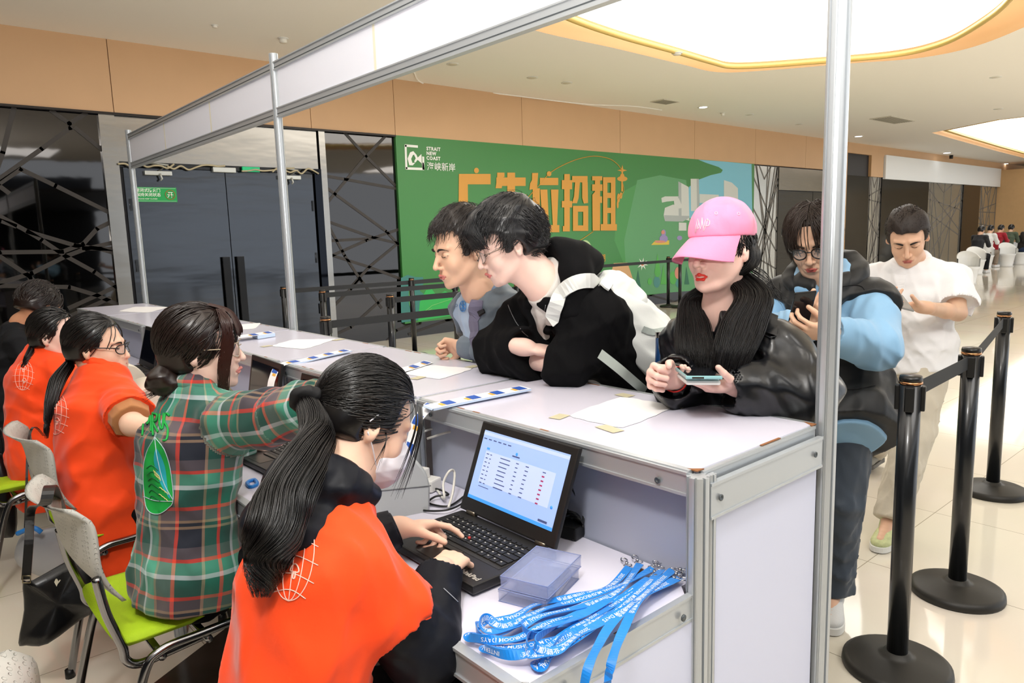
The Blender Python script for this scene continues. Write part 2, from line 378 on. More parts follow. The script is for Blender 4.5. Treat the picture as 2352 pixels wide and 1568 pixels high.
# downlights, detectors and vents on the ceiling
def disc(name, px, py, r, mm, h, label, cat, group=None, ring=True, kids_=None):
    p = az(px, py, ZC); t = empty(name, p, 0, label, cat, group)
    MB().lathe([(r * .72, -.004), (r, -.006), (r, .0), (r * .72, 0)]).build('bezel', mat('white_plastic', 'e9e9e4', rough=.4), t)
    MB().lathe([(.001, -h - .004), (r * .7, -h - .003), (r * .75, 0.0), (.001, 0)]).build('lens' if 'light' in name else 'body', mm, t)
    return t
lit = mat('lit_lens', 'ffffff', emit=('ffffff', 6)); unl = mat('unlit_lens', 'd9d3c2', rough=.4)
for px, py, r, l in ((1615, 246, .10, 'lit round downlight nearest, above the pink cap'), (1972, 313, .12, 'lit round downlight right of the big aluminium post'), (2175, 351, .14, 'lit round downlight above the white sign band'), (2308, 376, .16, 'lit round downlight furthest to the right')):
    disc('downlight', px, py, r, lit, .004, l, 'ceiling light')
for px, py, l in ((1223, 178, 'unlit round ceiling fitting above the billboard logo, left of its twin'), (1302, 190, 'unlit round ceiling fitting, right one of the pair above the billboard'), (1040, 147, 'small unlit ceiling fitting just below the fascia beam'), (1835, 285, 'unlit ceiling fitting just left of the big post'), (1722, 263, 'small unlit ceiling fitting between the sprinkler and the big post'),
                 (2287, 177, 'unlit ceiling fitting below the curved opening at right'), (2293, 250, 'unlit ceiling fitting above the distant recess')):
    disc('ceiling_fitting', px, py, .085, unl, .003, l, 'ceiling fitting')
for px, py, r, h, l in ((650, 88, .06, .045, 'white smoke detector on the ceiling over the near fascia post'), (493, 58, .035, .02, 'tiny ceiling sprinkler left of the smoke detector'), (1660, 259, .05, .05, 'white smoke detector right of the lit downlight'), (2185, 356, .08, .12, 'small dark camera dome under the distant ceiling'), (1555, 122, .07, .02, 'small white detector on the rim of the curved opening')):
    disc('smoke_detector', px, py, r, mat('detector_plastic', 'efece2', rough=.4) if h < .1 else blackstone, h, l, 'detector')
def vent(px, py, w, d, label):
    p = az(px, py, ZC); t = empty('ceiling_vent', p, 0, label, 'vent')
    MB().bb((-w / 2, -d / 2, -.012), (w / 2, d / 2, 0)).build('frame', mat('vent_white', 'cfc9ba', rough=.5), t)
    mb = MB()
    for i in range(8): mb.bb((-w * .45, -d * .42 + i * d * .11, -.016), (w * .45, -d * .42 + i * d * .11 + d * .05, -.011))
    mb.build('grille', mat('vent_slot', '8f8a7c', rough=.6), t)
vent(2050, 275, 1.3, .45, 'grey rectangular air vent on the ceiling right of the big post'); vent(1527, 233, .45, .3, 'small square ceiling vent above the yellow billboard lettering')
mb = MB(); P = catmull([az(950, 165, ZC), az(985, 195, ZC), az(1150, 215, ZC), az(1340, 238, ZC), az(1450, 243, ZC), az(1520, 252, ZC)], 8)
struct(MB().tube([p - V((0, 0, .004)) for p in P], .012, 6).build('trim_20', ceil_m))

# ---- green fire door sign
def flat_on_wall(mb, poly, y0, y1):
    return mb.prism([(p.x, p.z) for p in poly], y0, y1, 'xz')
def text_wall(body, size, cx, cz, y, bold=0, sx=1., align='CENTER', th=.001, space=1.):
    vs, fs = textmesh(body, size, bold, 0, align, space)
    return MB().add([(cx + v.x * sx, y, cz + v.y) for v in vs], fs)
SY = YW - .036
fs_ = empty('fire_door_sign', (.88, SY, 2.09)); tag(fs_, 'small green sign with white writing on the left steel door leaf', 'sign')
kid(MB().bb((.645, SY, 2.005), (1.115, SY + .005, 2.175)), 'sign_plate', mat('sign_green', '0fa04e', rough=.4), fs_)
wht = mat('sign_white', 'f2f4ee', rough=.5)
kid(MB().bb((.655, SY - .001, 2.014), (1.105, SY, 2.016)).bb((.655, SY - .001, 2.164), (1.105, SY, 2.166)), 'border', wht, fs_)
mb = text_wall('常闭式防火门', .045, .80, 2.135, SY - .001, .0004); kid(mb, 'writing', wht, fs_)
mb = text_wall('保持关闭状态', .045, .80, 2.085, SY - .001, .0004); kid(mb, 'writing', wht, fs_)
mb = text_wall('PLEASE KEEP CLOSED', .022, .79, 2.04, SY - .001, .0); kid(mb, 'writing', wht, fs_)
kid(text_wall('开', .075, 1.04, 2.085, SY - .001, .0004), 'writing', wht, fs_)
ring = mat('prohibition_ring', 'a8763a', rough=.5)
kid(MB().tube([V((1.04 + .055 * math.cos(a * .2618), SY - .002, 2.09 + .055 * math.sin(a * .2618))) for a in range(24)], .004, 6, closed=True).tube([(1.0, SY - .002, 2.13), (1.08, SY - .002, 2.05)], .003, 6), 'prohibition_mark', ring, fs_)

# ---- billboard
BY = YW - .06
bb_ = empty('billboard', (9.1, BY, 1.6)); tag(bb_, 'long green billboard with large yellow writing and a white building picture', 'billboard')
z0, z1, x0, x1 = .22, 2.99, 4.21, 13.97
kid(MB().bb((x0, BY, z0), (x1, BY + .05, z1)), 'printed_face', mat('billboard_green', '3f8541', rough=.35), bb_)
def PX(x, y, dy=0): return ay(880 + x * .37415, 290 + y * .37415, BY - dy)
def art(name, col, polys, dy=.002, emit=None):
    mb = MB(); one = name in ('big_lettering', 'lantern_print', 'logo_fish', 'small_print_bars')
    for k, p in enumerate(polys):
        d = dy + k * .0003; flat_on_wall(mb, [PX(*q, d) for q in p], BY - d, BY - d + .0002)
        if not one or k == len(polys) - 1:
            kid(mb, name, mat('print_' + col, col, rough=.4), bb_); mb = MB()
def blob(cx, cy, rx, ry, n=18, w=0.): return [(cx + rx * math.cos(i * 2 * math.pi / n) * (1 + w * math.sin(i * 2.3)), cy + ry * math.sin(i * 2 * math.pi / n) * (1 + w * math.cos(i * 3.1))) for i in range(n)]
def clipx(P): return P
art('sky_print', '7fc6dc', [[(1935, 205), (1985, 225), (2060, 250), (2085, 268), (2075, 285), (2010, 300), (1930, 330), (1880, 370), (1860, 420), (1875, 560), (2120, 640), (2268, 660), (2262, 232), (2100, 217)]])
art('hill_print', '5f9f6a', [[(1560, 330), (1700, 300), (1860, 330), (1900, 700), (1880, 1010), (1500, 1040), (1480, 700)], [(1870, 560), (2268, 600), (2270, 1000), (1870, 1010)]], .0013)
art('hill_print', '4c9550', [[(1440, 420), (1600, 330), (1700, 400), (1720, 800), (1500, 900), (1420, 700)]], .0011)
art('building_print', 'd4d8d2', [[(1812, 338), (1875, 372), (1880, 580), (1815, 560)], [(1888, 322), (1938, 322), (1942, 520), (1890, 520)], [(1708, 440), (1730, 430), (1812, 430), (1812, 455), (1740, 462), (1712, 468)], [(1730, 500), (1780, 480), (1875, 500), (1880, 560), (1840, 585), (1730, 582), (1722, 545)], [(1942, 415), (2060, 420), (2060, 440), (2010, 470), (1942, 470)], [(2092, 330), (2140, 345), (2178, 380), (2180, 480), (2092, 470)], [(1785, 455), (1815, 440), (1840, 500), (1790, 510)], [(1815, 590), (1862, 592), (1862, 640), (1815, 640)]], .003)
art('building_shade_print', 'aeb6b4', [[(1812, 338), (1830, 348), (1832, 560), (1815, 560)], [(1925, 322), (1938, 322), (1942, 520), (1928, 520)], [(1725, 545), (1880, 550), (1880, 560), (1840, 585), (1730, 582)], [(2092, 440), (2180, 450), (2180, 480), (2092, 470)]], .004)
Yl = 'd69a3a'
rects = []
def R4(x0, y0, x1, y1, s=0): rects.append([(x0, y0), (x1, y0), (x1 + s, y1), (x0 + s, y1)])
rects.append(blob(573, 271, 15, 17)); R4(465, 292, 660, 356); rects.append([(465, 292), (519, 292), (523, 640), (462, 650)])
R4(700, 284, 745, 312); rects.append([(705, 284), (742, 284), (728, 380), (690, 380)]); R4(695, 314, 875, 366); R4(762, 284, 810, 430); R4(690, 418, 880, 462); R4(705, 500, 755, 650); R4(820, 500, 872, 650); R4(705, 500, 872, 540); R4(705, 610, 872, 650)
rects.append([(914, 286), (952, 286), (945, 380), (898, 390), (902, 350), (914, 330)]); R4(918, 380, 962, 650); R4(962, 316, 1075, 361); rects.append(blob(1019, 291, 14, 16)); rects.append([(965, 388), (1008, 388), (1018, 610), (978, 610)]); rects.append([(1030, 388), (1076, 388), (1068, 610), (1042, 610)]); R4(962, 606, 1082, 650)
R4(1112, 293, 1146, 645); R4(1097, 330, 1160, 386); R4(1097, 458, 1160, 498); R4(1103, 612, 1146, 645); R4(1160, 305, 1255, 344); rects.append([(1222, 344), (1256, 344), (1258, 470), (1232, 474), (1222, 440)]); rects.append([(1178, 344), (1208, 344), (1200, 440), (1190, 472), (1160, 472), (1172, 430)]); R4(1165, 488, 1196, 642); R4(1228, 488, 1259, 642); R4(1165, 488, 1259, 524); R4(1165, 608, 1259, 642)
R4(1283, 306, 1345, 332); R4(1283, 356, 1346, 396); R4(1300, 320, 1332, 640); rects.append([(1284, 420), (1302, 400), (1302, 640), (1286, 640)]); rects.append([(1330, 430), (1344, 430), (1344, 470), (1330, 470)])
R4(1350, 312, 1377, 610); R4(1398, 312, 1426, 610); R4(1350, 312, 1426, 346); R4(1350, 408, 1426, 440); R4(1350, 500, 1426, 532); R4(1336, 600, 1435, 640)
art('big_lettering', Yl, rects, .006)
mb = MB()
for pts in ([(885, 440), (960, 360), (1019, 291), (1100, 240), (1200, 200), (1300, 183), (1390, 200), (1440, 235), (1465, 270)], [(1120, 740), (1200, 705), (1290, 645)], [(1468, 340), (1476, 400), (1440, 450)]):
    P = [PX(*q, .006) for q in pts]; mb.tube(catmull(P, 6), .007, 5)
kid(mb, 'drawn_curve', mat('print_' + Yl, Yl), bb_)
star = [(1468 + (30 if i % 2 == 0 else 9) * math.sin(i * math.pi / 4), 270 - (34 if i % 2 == 0 else 9) * math.cos(i * math.pi / 4)) for i in range(8)]
art('lantern_print', Yl, [star, blob(1468, 322, 32, 16), blob(1468, 312, 14, 24), blob(1445, 440, 9, 28), blob(1460, 425, 8, 20), blob(1440, 480, 6, 24), [(1462, 330), (1472, 330), (1472, 400), (1462, 400)]], .005)
art('small_print_bars', Yl, [[(980, 712), (1060, 712), (1060, 735), (980, 735)], [(1000, 735), (1015, 735), (1015, 760), (1000, 760)]], .005)
p = PX(1342, 812, .006)
kid(text_wall('年万人潮', .15, p.x - .19, p.z, BY - .006, .001), 'small_lettering', mat('print_' + Yl, Yl), bb_)
# illustration: tent, flower, trees, picnic, leaves
art('tent_print', 'd9ac7c', [[(1388, 950), (1415, 840), (1500, 836), (1534, 938), (1460, 950)], [(1388, 950), (1415, 840), (1450, 950)]], .004)
art('tent_opening_print', '5d5548', [[(1398, 948), (1418, 890), (1436, 948)]], .006)
art('lamp_print', 'b9d39a', [blob(1240, 770, 44, 72, 20), [(1195, 780), (1285, 780), (1300, 900), (1200, 900)]], .003)
art('flower_print', 'eef2ea', [[(1592 + (36 if i % 2 == 0 else 13) * math.cos(i * math.pi / 8 + .2), 845 + (40 if i % 2 == 0 else 14) * math.sin(i * math.pi / 8 + .2)) for i in range(16)]], .005)
art('flower_heart_print', 'e58a4e', [blob(1592, 845, 9, 10)], .007)
art('tree_print', '57b04e', [[(1665, 900), (1685, 780), (1705, 900), (1690, 925), (1678, 925)], [(1703, 970), (1720, 850), (1742, 970)], blob(1637, 952, 13, 22), blob(1780, 930, 22, 40)], .005)
art('tree_print', '2f6f52', [[(1548, 985), (1565, 880), (1582, 985)], [(1850, 970), (1862, 860), (1880, 970)]], .005)
art('bush_print', '4c8f86', [blob(1680, 955, 20, 36), blob(1815, 960, 20, 30)], .0045)
art('picnic_rug_print', 'e0c24a', [[(1645, 728), (1672, 700), (1756, 700), (1756, 726)]], .005)
art('picnic_figure_print', '9c8fc0', [blob(1722, 690, 26, 24), blob(1722, 655, 14, 22), blob(1820, 685, 16, 14)], .006)
art('picnic_figure_print', 'd98f7a', [blob(1718, 650, 11, 12), blob(1700, 708, 34, 8), blob(1450, 950, 10, 22), blob(1808, 900, 18, 36)], .007)
art('leaf_print', '3c7f78', [[(110, 930), (150, 912), (200, 925), (245, 925), (250, 960), (225, 1010), (290, 1060), (280, 1120), (250, 1160), (215, 1190), (113, 1205), (108, 1060)]], .0026)
art('leaf_print', '35b457', [[(215, 1195), (225, 1080), (262, 1005), (300, 1000), (330, 1040), (380, 1010), (430, 1040), (700, 1060), (700, 1150), (430, 1160)]], .004)
mb = MB()
for pts in ([(160, 1000), (160, 1080), (190, 1200)], [(225, 1160), (300, 1100), (420, 1060)], [(150, 1180), (300, 1120)]): mb.tube([PX(*q, .007) for q in pts], .006, 5)
kid(mb, 'leaf_vein_print', mat('print_7fd07a', '7fd07a'), bb_)
# logo and name in white
mb = MB()
def barpx(mb, pts, w=.03):
    P = [PX(*q, .006) for q in pts]; line_mb(mb, [(p.x, p.z) for p in P], w, BY - .006)
barpx(mb, [(210, 124), (138, 118), (143, 258), (248, 262), (244, 228)], .035); barpx(mb, [(246, 190), (248, 262)], .035)
kid(mb, 'logo_frame', wht, bb_)
art('logo_fish', 'f2f4ee', [[(150, 198), (165, 160), (185, 152), (196, 170), (182, 178), (172, 200), (180, 225), (198, 222), (182, 240), (160, 238)], [(185, 152), (205, 175), (212, 192), (235, 170), (237, 228), (212, 206), (198, 222), (190, 216), (200, 196), (192, 180)]], .006)
for i, t in enumerate(('STRAIT', 'NEW', 'COAST')):
    p = PX(266, 137 + i * 29, .006); kid(text_wall(t, .072, p.x, p.z, BY - .006, .003, 1.0, 'LEFT', space=1.15), 'name_lettering', wht, bb_)
p = PX(268, 240, .006); kid(text_wall('海峡新岸', .135, p.x, p.z - .02, BY - .006, .0008, 1.0, 'LEFT'), 'name_lettering', wht, bb_)
# ================================================================== BOOTH COUNTERS
alu = mat('anodised_aluminium', 'bcc1c5', rough=.36, metal=.5, bump=(60, .05, .002), stretch=(1, 1, .2))
alud = mat('aluminium_groove', '5c6266', rough=.5, metal=.6)
lam = mat('white_laminate', 'd6d4e3', rough=.22, noise=(1.5, .03))
lamp_ = mat('lavender_side_panel', 'd5d9ee', rough=.45)
chip = mat('chipped_board_edge', '8a5a35', rough=.8)
XI, XO = -.475, .03
def post_mesh(mb, x, y, z0, z1, r=.0215):
    prof = []
    for k in range(8):
        a = math.pi / 8 + k * math.pi / 4
        for da, rr in ((-.26, r), (-.12, r), (-.11, r * .72), (.11, r * .72), (.12, r), (.26, r)):
            prof.append((x + rr * math.cos(a + da) * 1.06, y + rr * math.sin(a + da) * 1.06))
    mb.prism(prof, z0, z1)
    return mb
def rail(mb, p, q, h, d=.022, nrm=(1, 0, 0)):
    """extruded beam from p to q (top edge height = p.z), h high, with two lips and a centre groove"""
    p, q = V(p), V(q); t = (q - p).normalized(); n = V(nrm); up = V((0, 0, 1)); L = (q - p).length
    R = Matrix([[t[i], n[i], up[i]] for i in range(3)])
    c = (p + q) / 2
    mb.box(c - up * h / 2, (L - .001, d * .7, h - .003), R)
    mb.box(c - up * .003, (L, d, .006), R); mb.box(c - up * (h - .003), (L, d, .006), R)
    return mb
def screw(mb, c, axis):
    c = V(c); R = V((0, 0, 1)).rotation_difference(V(axis)).to_matrix()
    mb.lathe([(.0001, 0), (.007, 0), (.007, .002), (.004, .002), (.0035, .0005), (.0001, .0005)], c, 12, R)
cu_group = 'counter modules of the registration booth'
cu_labels = ['white counter module nearest the camera, with the closed lavender end panel', 'white counter module under the arms of the black hoodie person',
             'white counter module behind the plaid shirt head, with a torn ticket strip on it', 'white counter module around the middle fascia post, near side of the seam', 'white counter module second from the far end of the row', 'white counter module at the far end of the row']
for k in range(6):
    y0, y1 = k * 1.0, k + 1.0
    t = empty('counter_module', ((XI + XO) / 2, (y0 + y1) / 2, 0), 0, cu_labels[k], 'counter', cu_group)
    g = .006
    kid(MB().bb((XI + .012, y0 + .012, .982), (XO - .012, y1 - .012, .999)), 'countertop', lam, t)
    mb = MB(); rail(mb, (XI, y0 + .02, .997), (XI, y1 - .02, .997), .05); rail(mb, (XO, y0 + .02, .997), (XO, y1 - .02, .997), .05)
    rail(mb, (XI + .02, y0 + g, .997), (XO - .02, y0 + g, .997), .05, .012, (0, 1, 0)); rail(mb, (XI + .02, y1 - g, .997), (XO - .02, y1 - g, .997), .05, .012, (0, 1, 0))
    mb.bb((XI - .003, y0 + .02, .9965), (XI + .013, y1 - .02, .9995)).bb((XO - .013, y0 + .02, .9965), (XO + .003, y1 - .02, .9995))
    if k == 0:
        rail(mb, (XI + .02, -.012, .975), (XO - .02, -.012, .975), .075, .014, (0, 1, 0))
    kid(mb, 'rail', alu, t)
    mb = MB(); post_mesh(mb, XI, y0, .0, .993)
    if k == 0: post_mesh(mb, XI + .035, -.004, 0, .99, .012)
    kid(mb, 'post', alu, t)
    mb = MB(); screw(mb, (XI - .0115, y0 + .09, .965), (-1, 0, 0)); screw(mb, (XI - .0115, y1 - .09, .965), (-1, 0, 0))
    if k == 0: screw(mb, (XI + .05, -.020, .94), (0, -1, 0)); screw(mb, (XO - .06, -.020, .94), (0, -1, 0))
    kid(mb, 'screw', alud, t)
    kid(MB().bb((XI + .035, y0 + .02, .745), (XI + .04, y1 - .02, .95)), 'back_panel', mat('grey_back_panel', 'aeb3c4', rough=.5), t)
    kid(MB().bb((XO - .002, y0 + .02, .02), (XO + .002, y1 - .02, .95)), 'front_panel', lamp_, t)
    mb = MB()
    rnd = random.Random(k)
    for j in range(3):
        yy = y0 + .1 + rnd.random() * .8; mb.bb((XI + .008, yy, .9985), (XI + .014, yy + .03, .9998)); mb.bb((XO - .014, yy, .9985), (XO - .008, yy + .05, .9998))
    if k == 0: mb.bb((XI + .25, .006, .998), (XI + .33, .012, .9997)).prism([(XO - .03, .006), (XO - .006, .006), (XO - .006, .04)], .9975, .9997).prism([(XI + .006, .006), (XI + .03, .006), (XI + .006, .03)], .9975, .9997)
    kid(mb, 'chipped_edge', chip, t)
    if k == 0:
        kid(MB().bb((XI + .02, -.004, .01), (XO - .02, .002, .93)), 'end_panel', lamp_, t)
    if k == 5:
        kid(MB().bb((XI + .02, 5.998, .01), (XO - .02, 6.002, .95)), 'end_panel', lamp_, t)
# desk behind the counter
XD = -.945
dl = ['white desk module with the blue lanyards and the open laptop on it', 'white desk module in front of the plaid shirt', 'white desk module beside the beige printer', 'white desk module before the furthest orange shirt', 'white desk module second from the far end', 'white desk module at the far end']
for k in range(6):
    y0, y1 = k * 1.0, k + 1.0
    t = empty('desk_module', ((XI + XD) / 2, (y0 + y1) / 2, 0), 0, dl[k], 'desk', 'desk modules behind the counter')
    c = .035
    kid(MB().prism([(XD + .01, y0 + .008), (XI - .03, y0 + .008), (XI - .0 - .005, y0 + c), (XI + .03, y0 + c), (XI + .03, y1 - c), (XI - .005, y1 - c), (XI - .03, y1 - .008), (XD + .01, y1 - .008)], .735, .75), 'desktop', lam, t)
    mb = MB(); rail(mb, (XD, y0 + .0, .752), (XD, y1, .752), .055, .022)
    for yy, s in ((y0 + .002, -1), (y1 - .002, 1)): rail(mb, (XD + .01, yy, .752), (XI - .02, yy, .752), .055, .014, (0, 1, 0))
    kid(mb, 'rail', alu, t)
    mb = MB()
    if k == 0: kid(MB().bb((XD + .02, -.003, .02), (XI - .02, .003, .70)), 'end_panel', lamp_, t); mb.lathe([(.0001, 0), (.007, 0), (.007, .003), (.0001, .003)], (XI - .06, -.009, .72), 12, Matrix.Rotation(math.pi / 2, 3, 'X')); mb.lathe([(.0001, 0), (.007, 0), (.007, .003), (.0001, .003)], (XD + .09, -.009, .72), 12, Matrix.Rotation(math.pi / 2, 3, 'X')); kid(mb, 'screw', alud, t)
    mb = MB(); post_mesh(mb, XD, y0 + .0, 0, .752) if k in (0, 1, 3, 5) else post_mesh(mb, XD + .0, y0, 0, .752); kid(mb, 'post', alu, t)
    mb = MB(); mb.bb((XI - .24, y0 + .0085, .7485), (XI - .19, y0 + .014, .7506)).bb((XI - .03, y0 + .12, .7485), (XI + .0, y0 + .15, .7503)); kid(mb, 'chipped_edge', chip, t)

# fascia frame over the counter
XF = .052
ff = empty('fascia_frame', (XF, 3, 0), 0, 'tall aluminium booth frame carrying the long white fascia beam over the counter', 'booth frame')
for y, zt in ((-.004, 2.55), (3.03, 2.47), (6.04, 2.46)):
    mb = MB(); post_mesh(mb, XF, y, 0, zt, .024 if y < 1 else .0225); kid(mb, 'post', alu, ff)
for y0, y1 in ((-.004, 3.03), (3.03, 6.04)):
    mb = MB(); rail(mb, (XF, y0 + .02, 2.425), (XF, y1 - .02, 2.425), .045, .03); rail(mb, (XF, y0 + .02, 2.19), (XF, y1 - .02, 2.19), .05, .03)
    mb.bb((XF - .017, y0 + .02, 2.418), (XF - .012, y1 - .02, 2.421)); kid(mb, 'beam', alu, ff)
    mb = MB(); mb.bb((XF - .0118, y0 + .02, 2.392), (XF - .0085, y1 - .02, 2.396)).bb((XF - .0118, y0 + .02, 2.156), (XF - .0085, y1 - .02, 2.160)); kid(mb, 'groove', alud, ff)
    for j in range(3):
        a, b_ = y0 + .02 + j * .99, y0 + .02 + (j + 1) * .99
        kid(MB().bb((XF - .004, a + .001, 2.185), (XF + .004, b_ - .001, 2.385)), 'fascia_panel', mat('fascia_white', 'e6e8f2', rough=.4, noise=(.9, .03)), ff)
        if j: kid(MB().bb((XF - .0045, a - .009, 2.19), (XF - .0042, a + .009, 2.38)), 'joint_tape', mat('yellowed_tape', 'e4dfc8', rough=.5), ff)

# ================================================================== PAPERS, STRIPS ON THE COUNTER
paper = mat('paper', 'f2f1f2', rough=.6); tape = mat('masking_tape', 'd6cfae', rough=.5, alpha=.75)
def paper_sheet(corners, label, tapes, seed):
    r = random.Random(seed); cs = [V((*c, 1.0004)) for c in corners]; c0 = sum(cs, V()) / 4
    t = empty('notice_paper', (c0.x, c0.y, 1.0), 0, label, 'paper', 'white notice papers taped to the counter')
    poly = []
    for i in range(4):
        a, b_ = cs[i], cs[(i + 1) % 4]
        for j in range(7):
            p = a.lerp(b_, j / 7); q = p + V((r.uniform(-.004, .004), r.uniform(-.004, .004), 0))
            if j == 0: q = p.lerp(c0, .07)
            poly.append((q.x, q.y))
    kid(MB().prism(poly, 1.0002, 1.0008), 'sheet', paper, t)
    for (x, y, a, L) in tapes:
        R = Matrix.Rotation(a, 3, 'Z'); kid(MB().box((x, y, 1.0012), (L, .035, .0006), R), 'tape', tape, t)
def q(px, py): v = az(px, py, 1.0); return (v.x, v.y)
paper_sheet([q(1300, 955), q(1425, 910), q(1555, 932), q(1430, 985)], 'white notice paper taped to the counter in front of the pink cap', [(*q(1285, 957), .2, .05), (*q(1400, 985), 1.4, .07), (*q(1562, 932), .2, .06), (*q(1435, 908), 1.5, .05)], 1)
paper_sheet([q(925, 858), q(985, 838), q(1090, 846), q(1010, 872)], 'white notice paper taped to the counter before the grey jacket', [(*q(1085, 842), .2, .05), (*q(960, 868), .3, .05)], 2)
paper_sheet([q(620, 795), q(670, 780), q(775, 778), q(700, 802)], 'white notice paper on the counter behind the plaid shirt glasses', [(*q(612, 795), .2, .05), (*q(778, 780), .2, .06)], 3)
paper_sheet([q(500, 760), q(520, 748), q(600, 741), q(585, 755)], 'white notice paper on the counter left of the middle fascia post', [], 4)
paper_sheet([q(270, 715), q(310, 704), q(390, 705), q(340, 718)], 'white notice paper at the far end of the counter', [], 5)
blue_p = mat('ticket_blue', '2456b0', rough=.5); yel_p = mat('ticket_yellow', 'e7b04a', rough=.5); blue_l = mat('ticket_lightblue', 'c3d6ee', rough=.5)
def strip(path, side, w, label, name='ticket_strip', cells=None, stack=0.):
    P = catmull(path, 10); c0 = P[0]
    t = empty(name, P[0], 0, label, 'ticket strip')
    kid(MB().ribbon(P, side, w, .0006), 'paper_band', paper, t)
    if stack:
        n = int(len(P) * .55); kid(MB().ribbon([p - V((0, 0, .5 * stack + .0006)) for p in P[:n]], side, w, stack), 'folded_stack', blue_l, t)
    acc = [0]
    for a, b_ in zip(P[:-1], P[1:]): acc.append(acc[-1] + (b_ - a).length)
    def at(s):
        for i in range(len(P) - 1):
            if acc[i + 1] >= s:
                f = (s - acc[i]) / max(1e-6, acc[i + 1] - acc[i]); return P[i].lerp(P[i + 1], f)
        return P[-1]
    s = .01; sd = V(side).normalized()
    while s + .05 < acc[-1]:
        def seg(a, b_, off, ww, mm, nm):
            Q = [at(a + (b_ - a) * i / 5) for i in range(6)]; tt = (Q[-1] - Q[0]).normalized(); nn = tt.cross(sd).normalized()
            if nn.dot(V((-.3, -.3, 1))) < 0: nn = -nn
            kid(MB().ribbon([x + sd * off + nn * .001 for x in Q], side, ww, .0003), nm, mm, t)
        seg(s, s + .032, 0, w * .8, blue_p, 'printed_block'); seg(s + .034, s + .046, -w * .1, w * .5, yel_p, 'printed_ribbon')
        s += .085
    return t
S1 = [az(1208, 889, 1.012), az(1120, 906, 1.012), az(1040, 922, 1.01), az(985, 934, 1.006), V((-.50, .885, 1.0)), V((-.545, .89, .965)), V((-.575, .88, .91)), V((-.60, .87, .86))]
strip(S1, (0.12, 1, 0), .055, 'printed ticket strip curling off the counter edge behind the face mask', stack=.006)
S2 = [az(800, 803, 1.012), az(745, 815, 1.01), az(700, 826, 1.006), V((-.50, 1.93, .995)), V((-.55, 1.90, .95)), V((-.575, 1.87, .90))]
strip(S2, (0.0, 1, 0), .06, 'printed ticket strip hanging over the counter edge above the plaid sleeve', stack=.005)
S3 = [az(625, 762, 1.02), az(585, 768, 1.02), az(540, 774, 1.02)]
strip(S3, (.1, 1, 0), .10, 'folded stack of printed tickets beside the plaid shirt glasses', stack=.018)
S4 = [az(985, 830, 1.003), az(950, 842, 1.003), az(915, 852, 1.004)]
strip(S4, (.1, 1, 0), .07, 'short printed ticket strip lying by the notice before the grey jacket')
# loose sheets on the desks
def card(px, py, z, w, d, a, mm, name, label, cat):
    p = az(px, py, z); return tag(MB().box((p.x, p.y, z + .001), (w, d, .0012), Matrix.Rotation(a, 3, 'Z')).build(name, mm), label, cat)

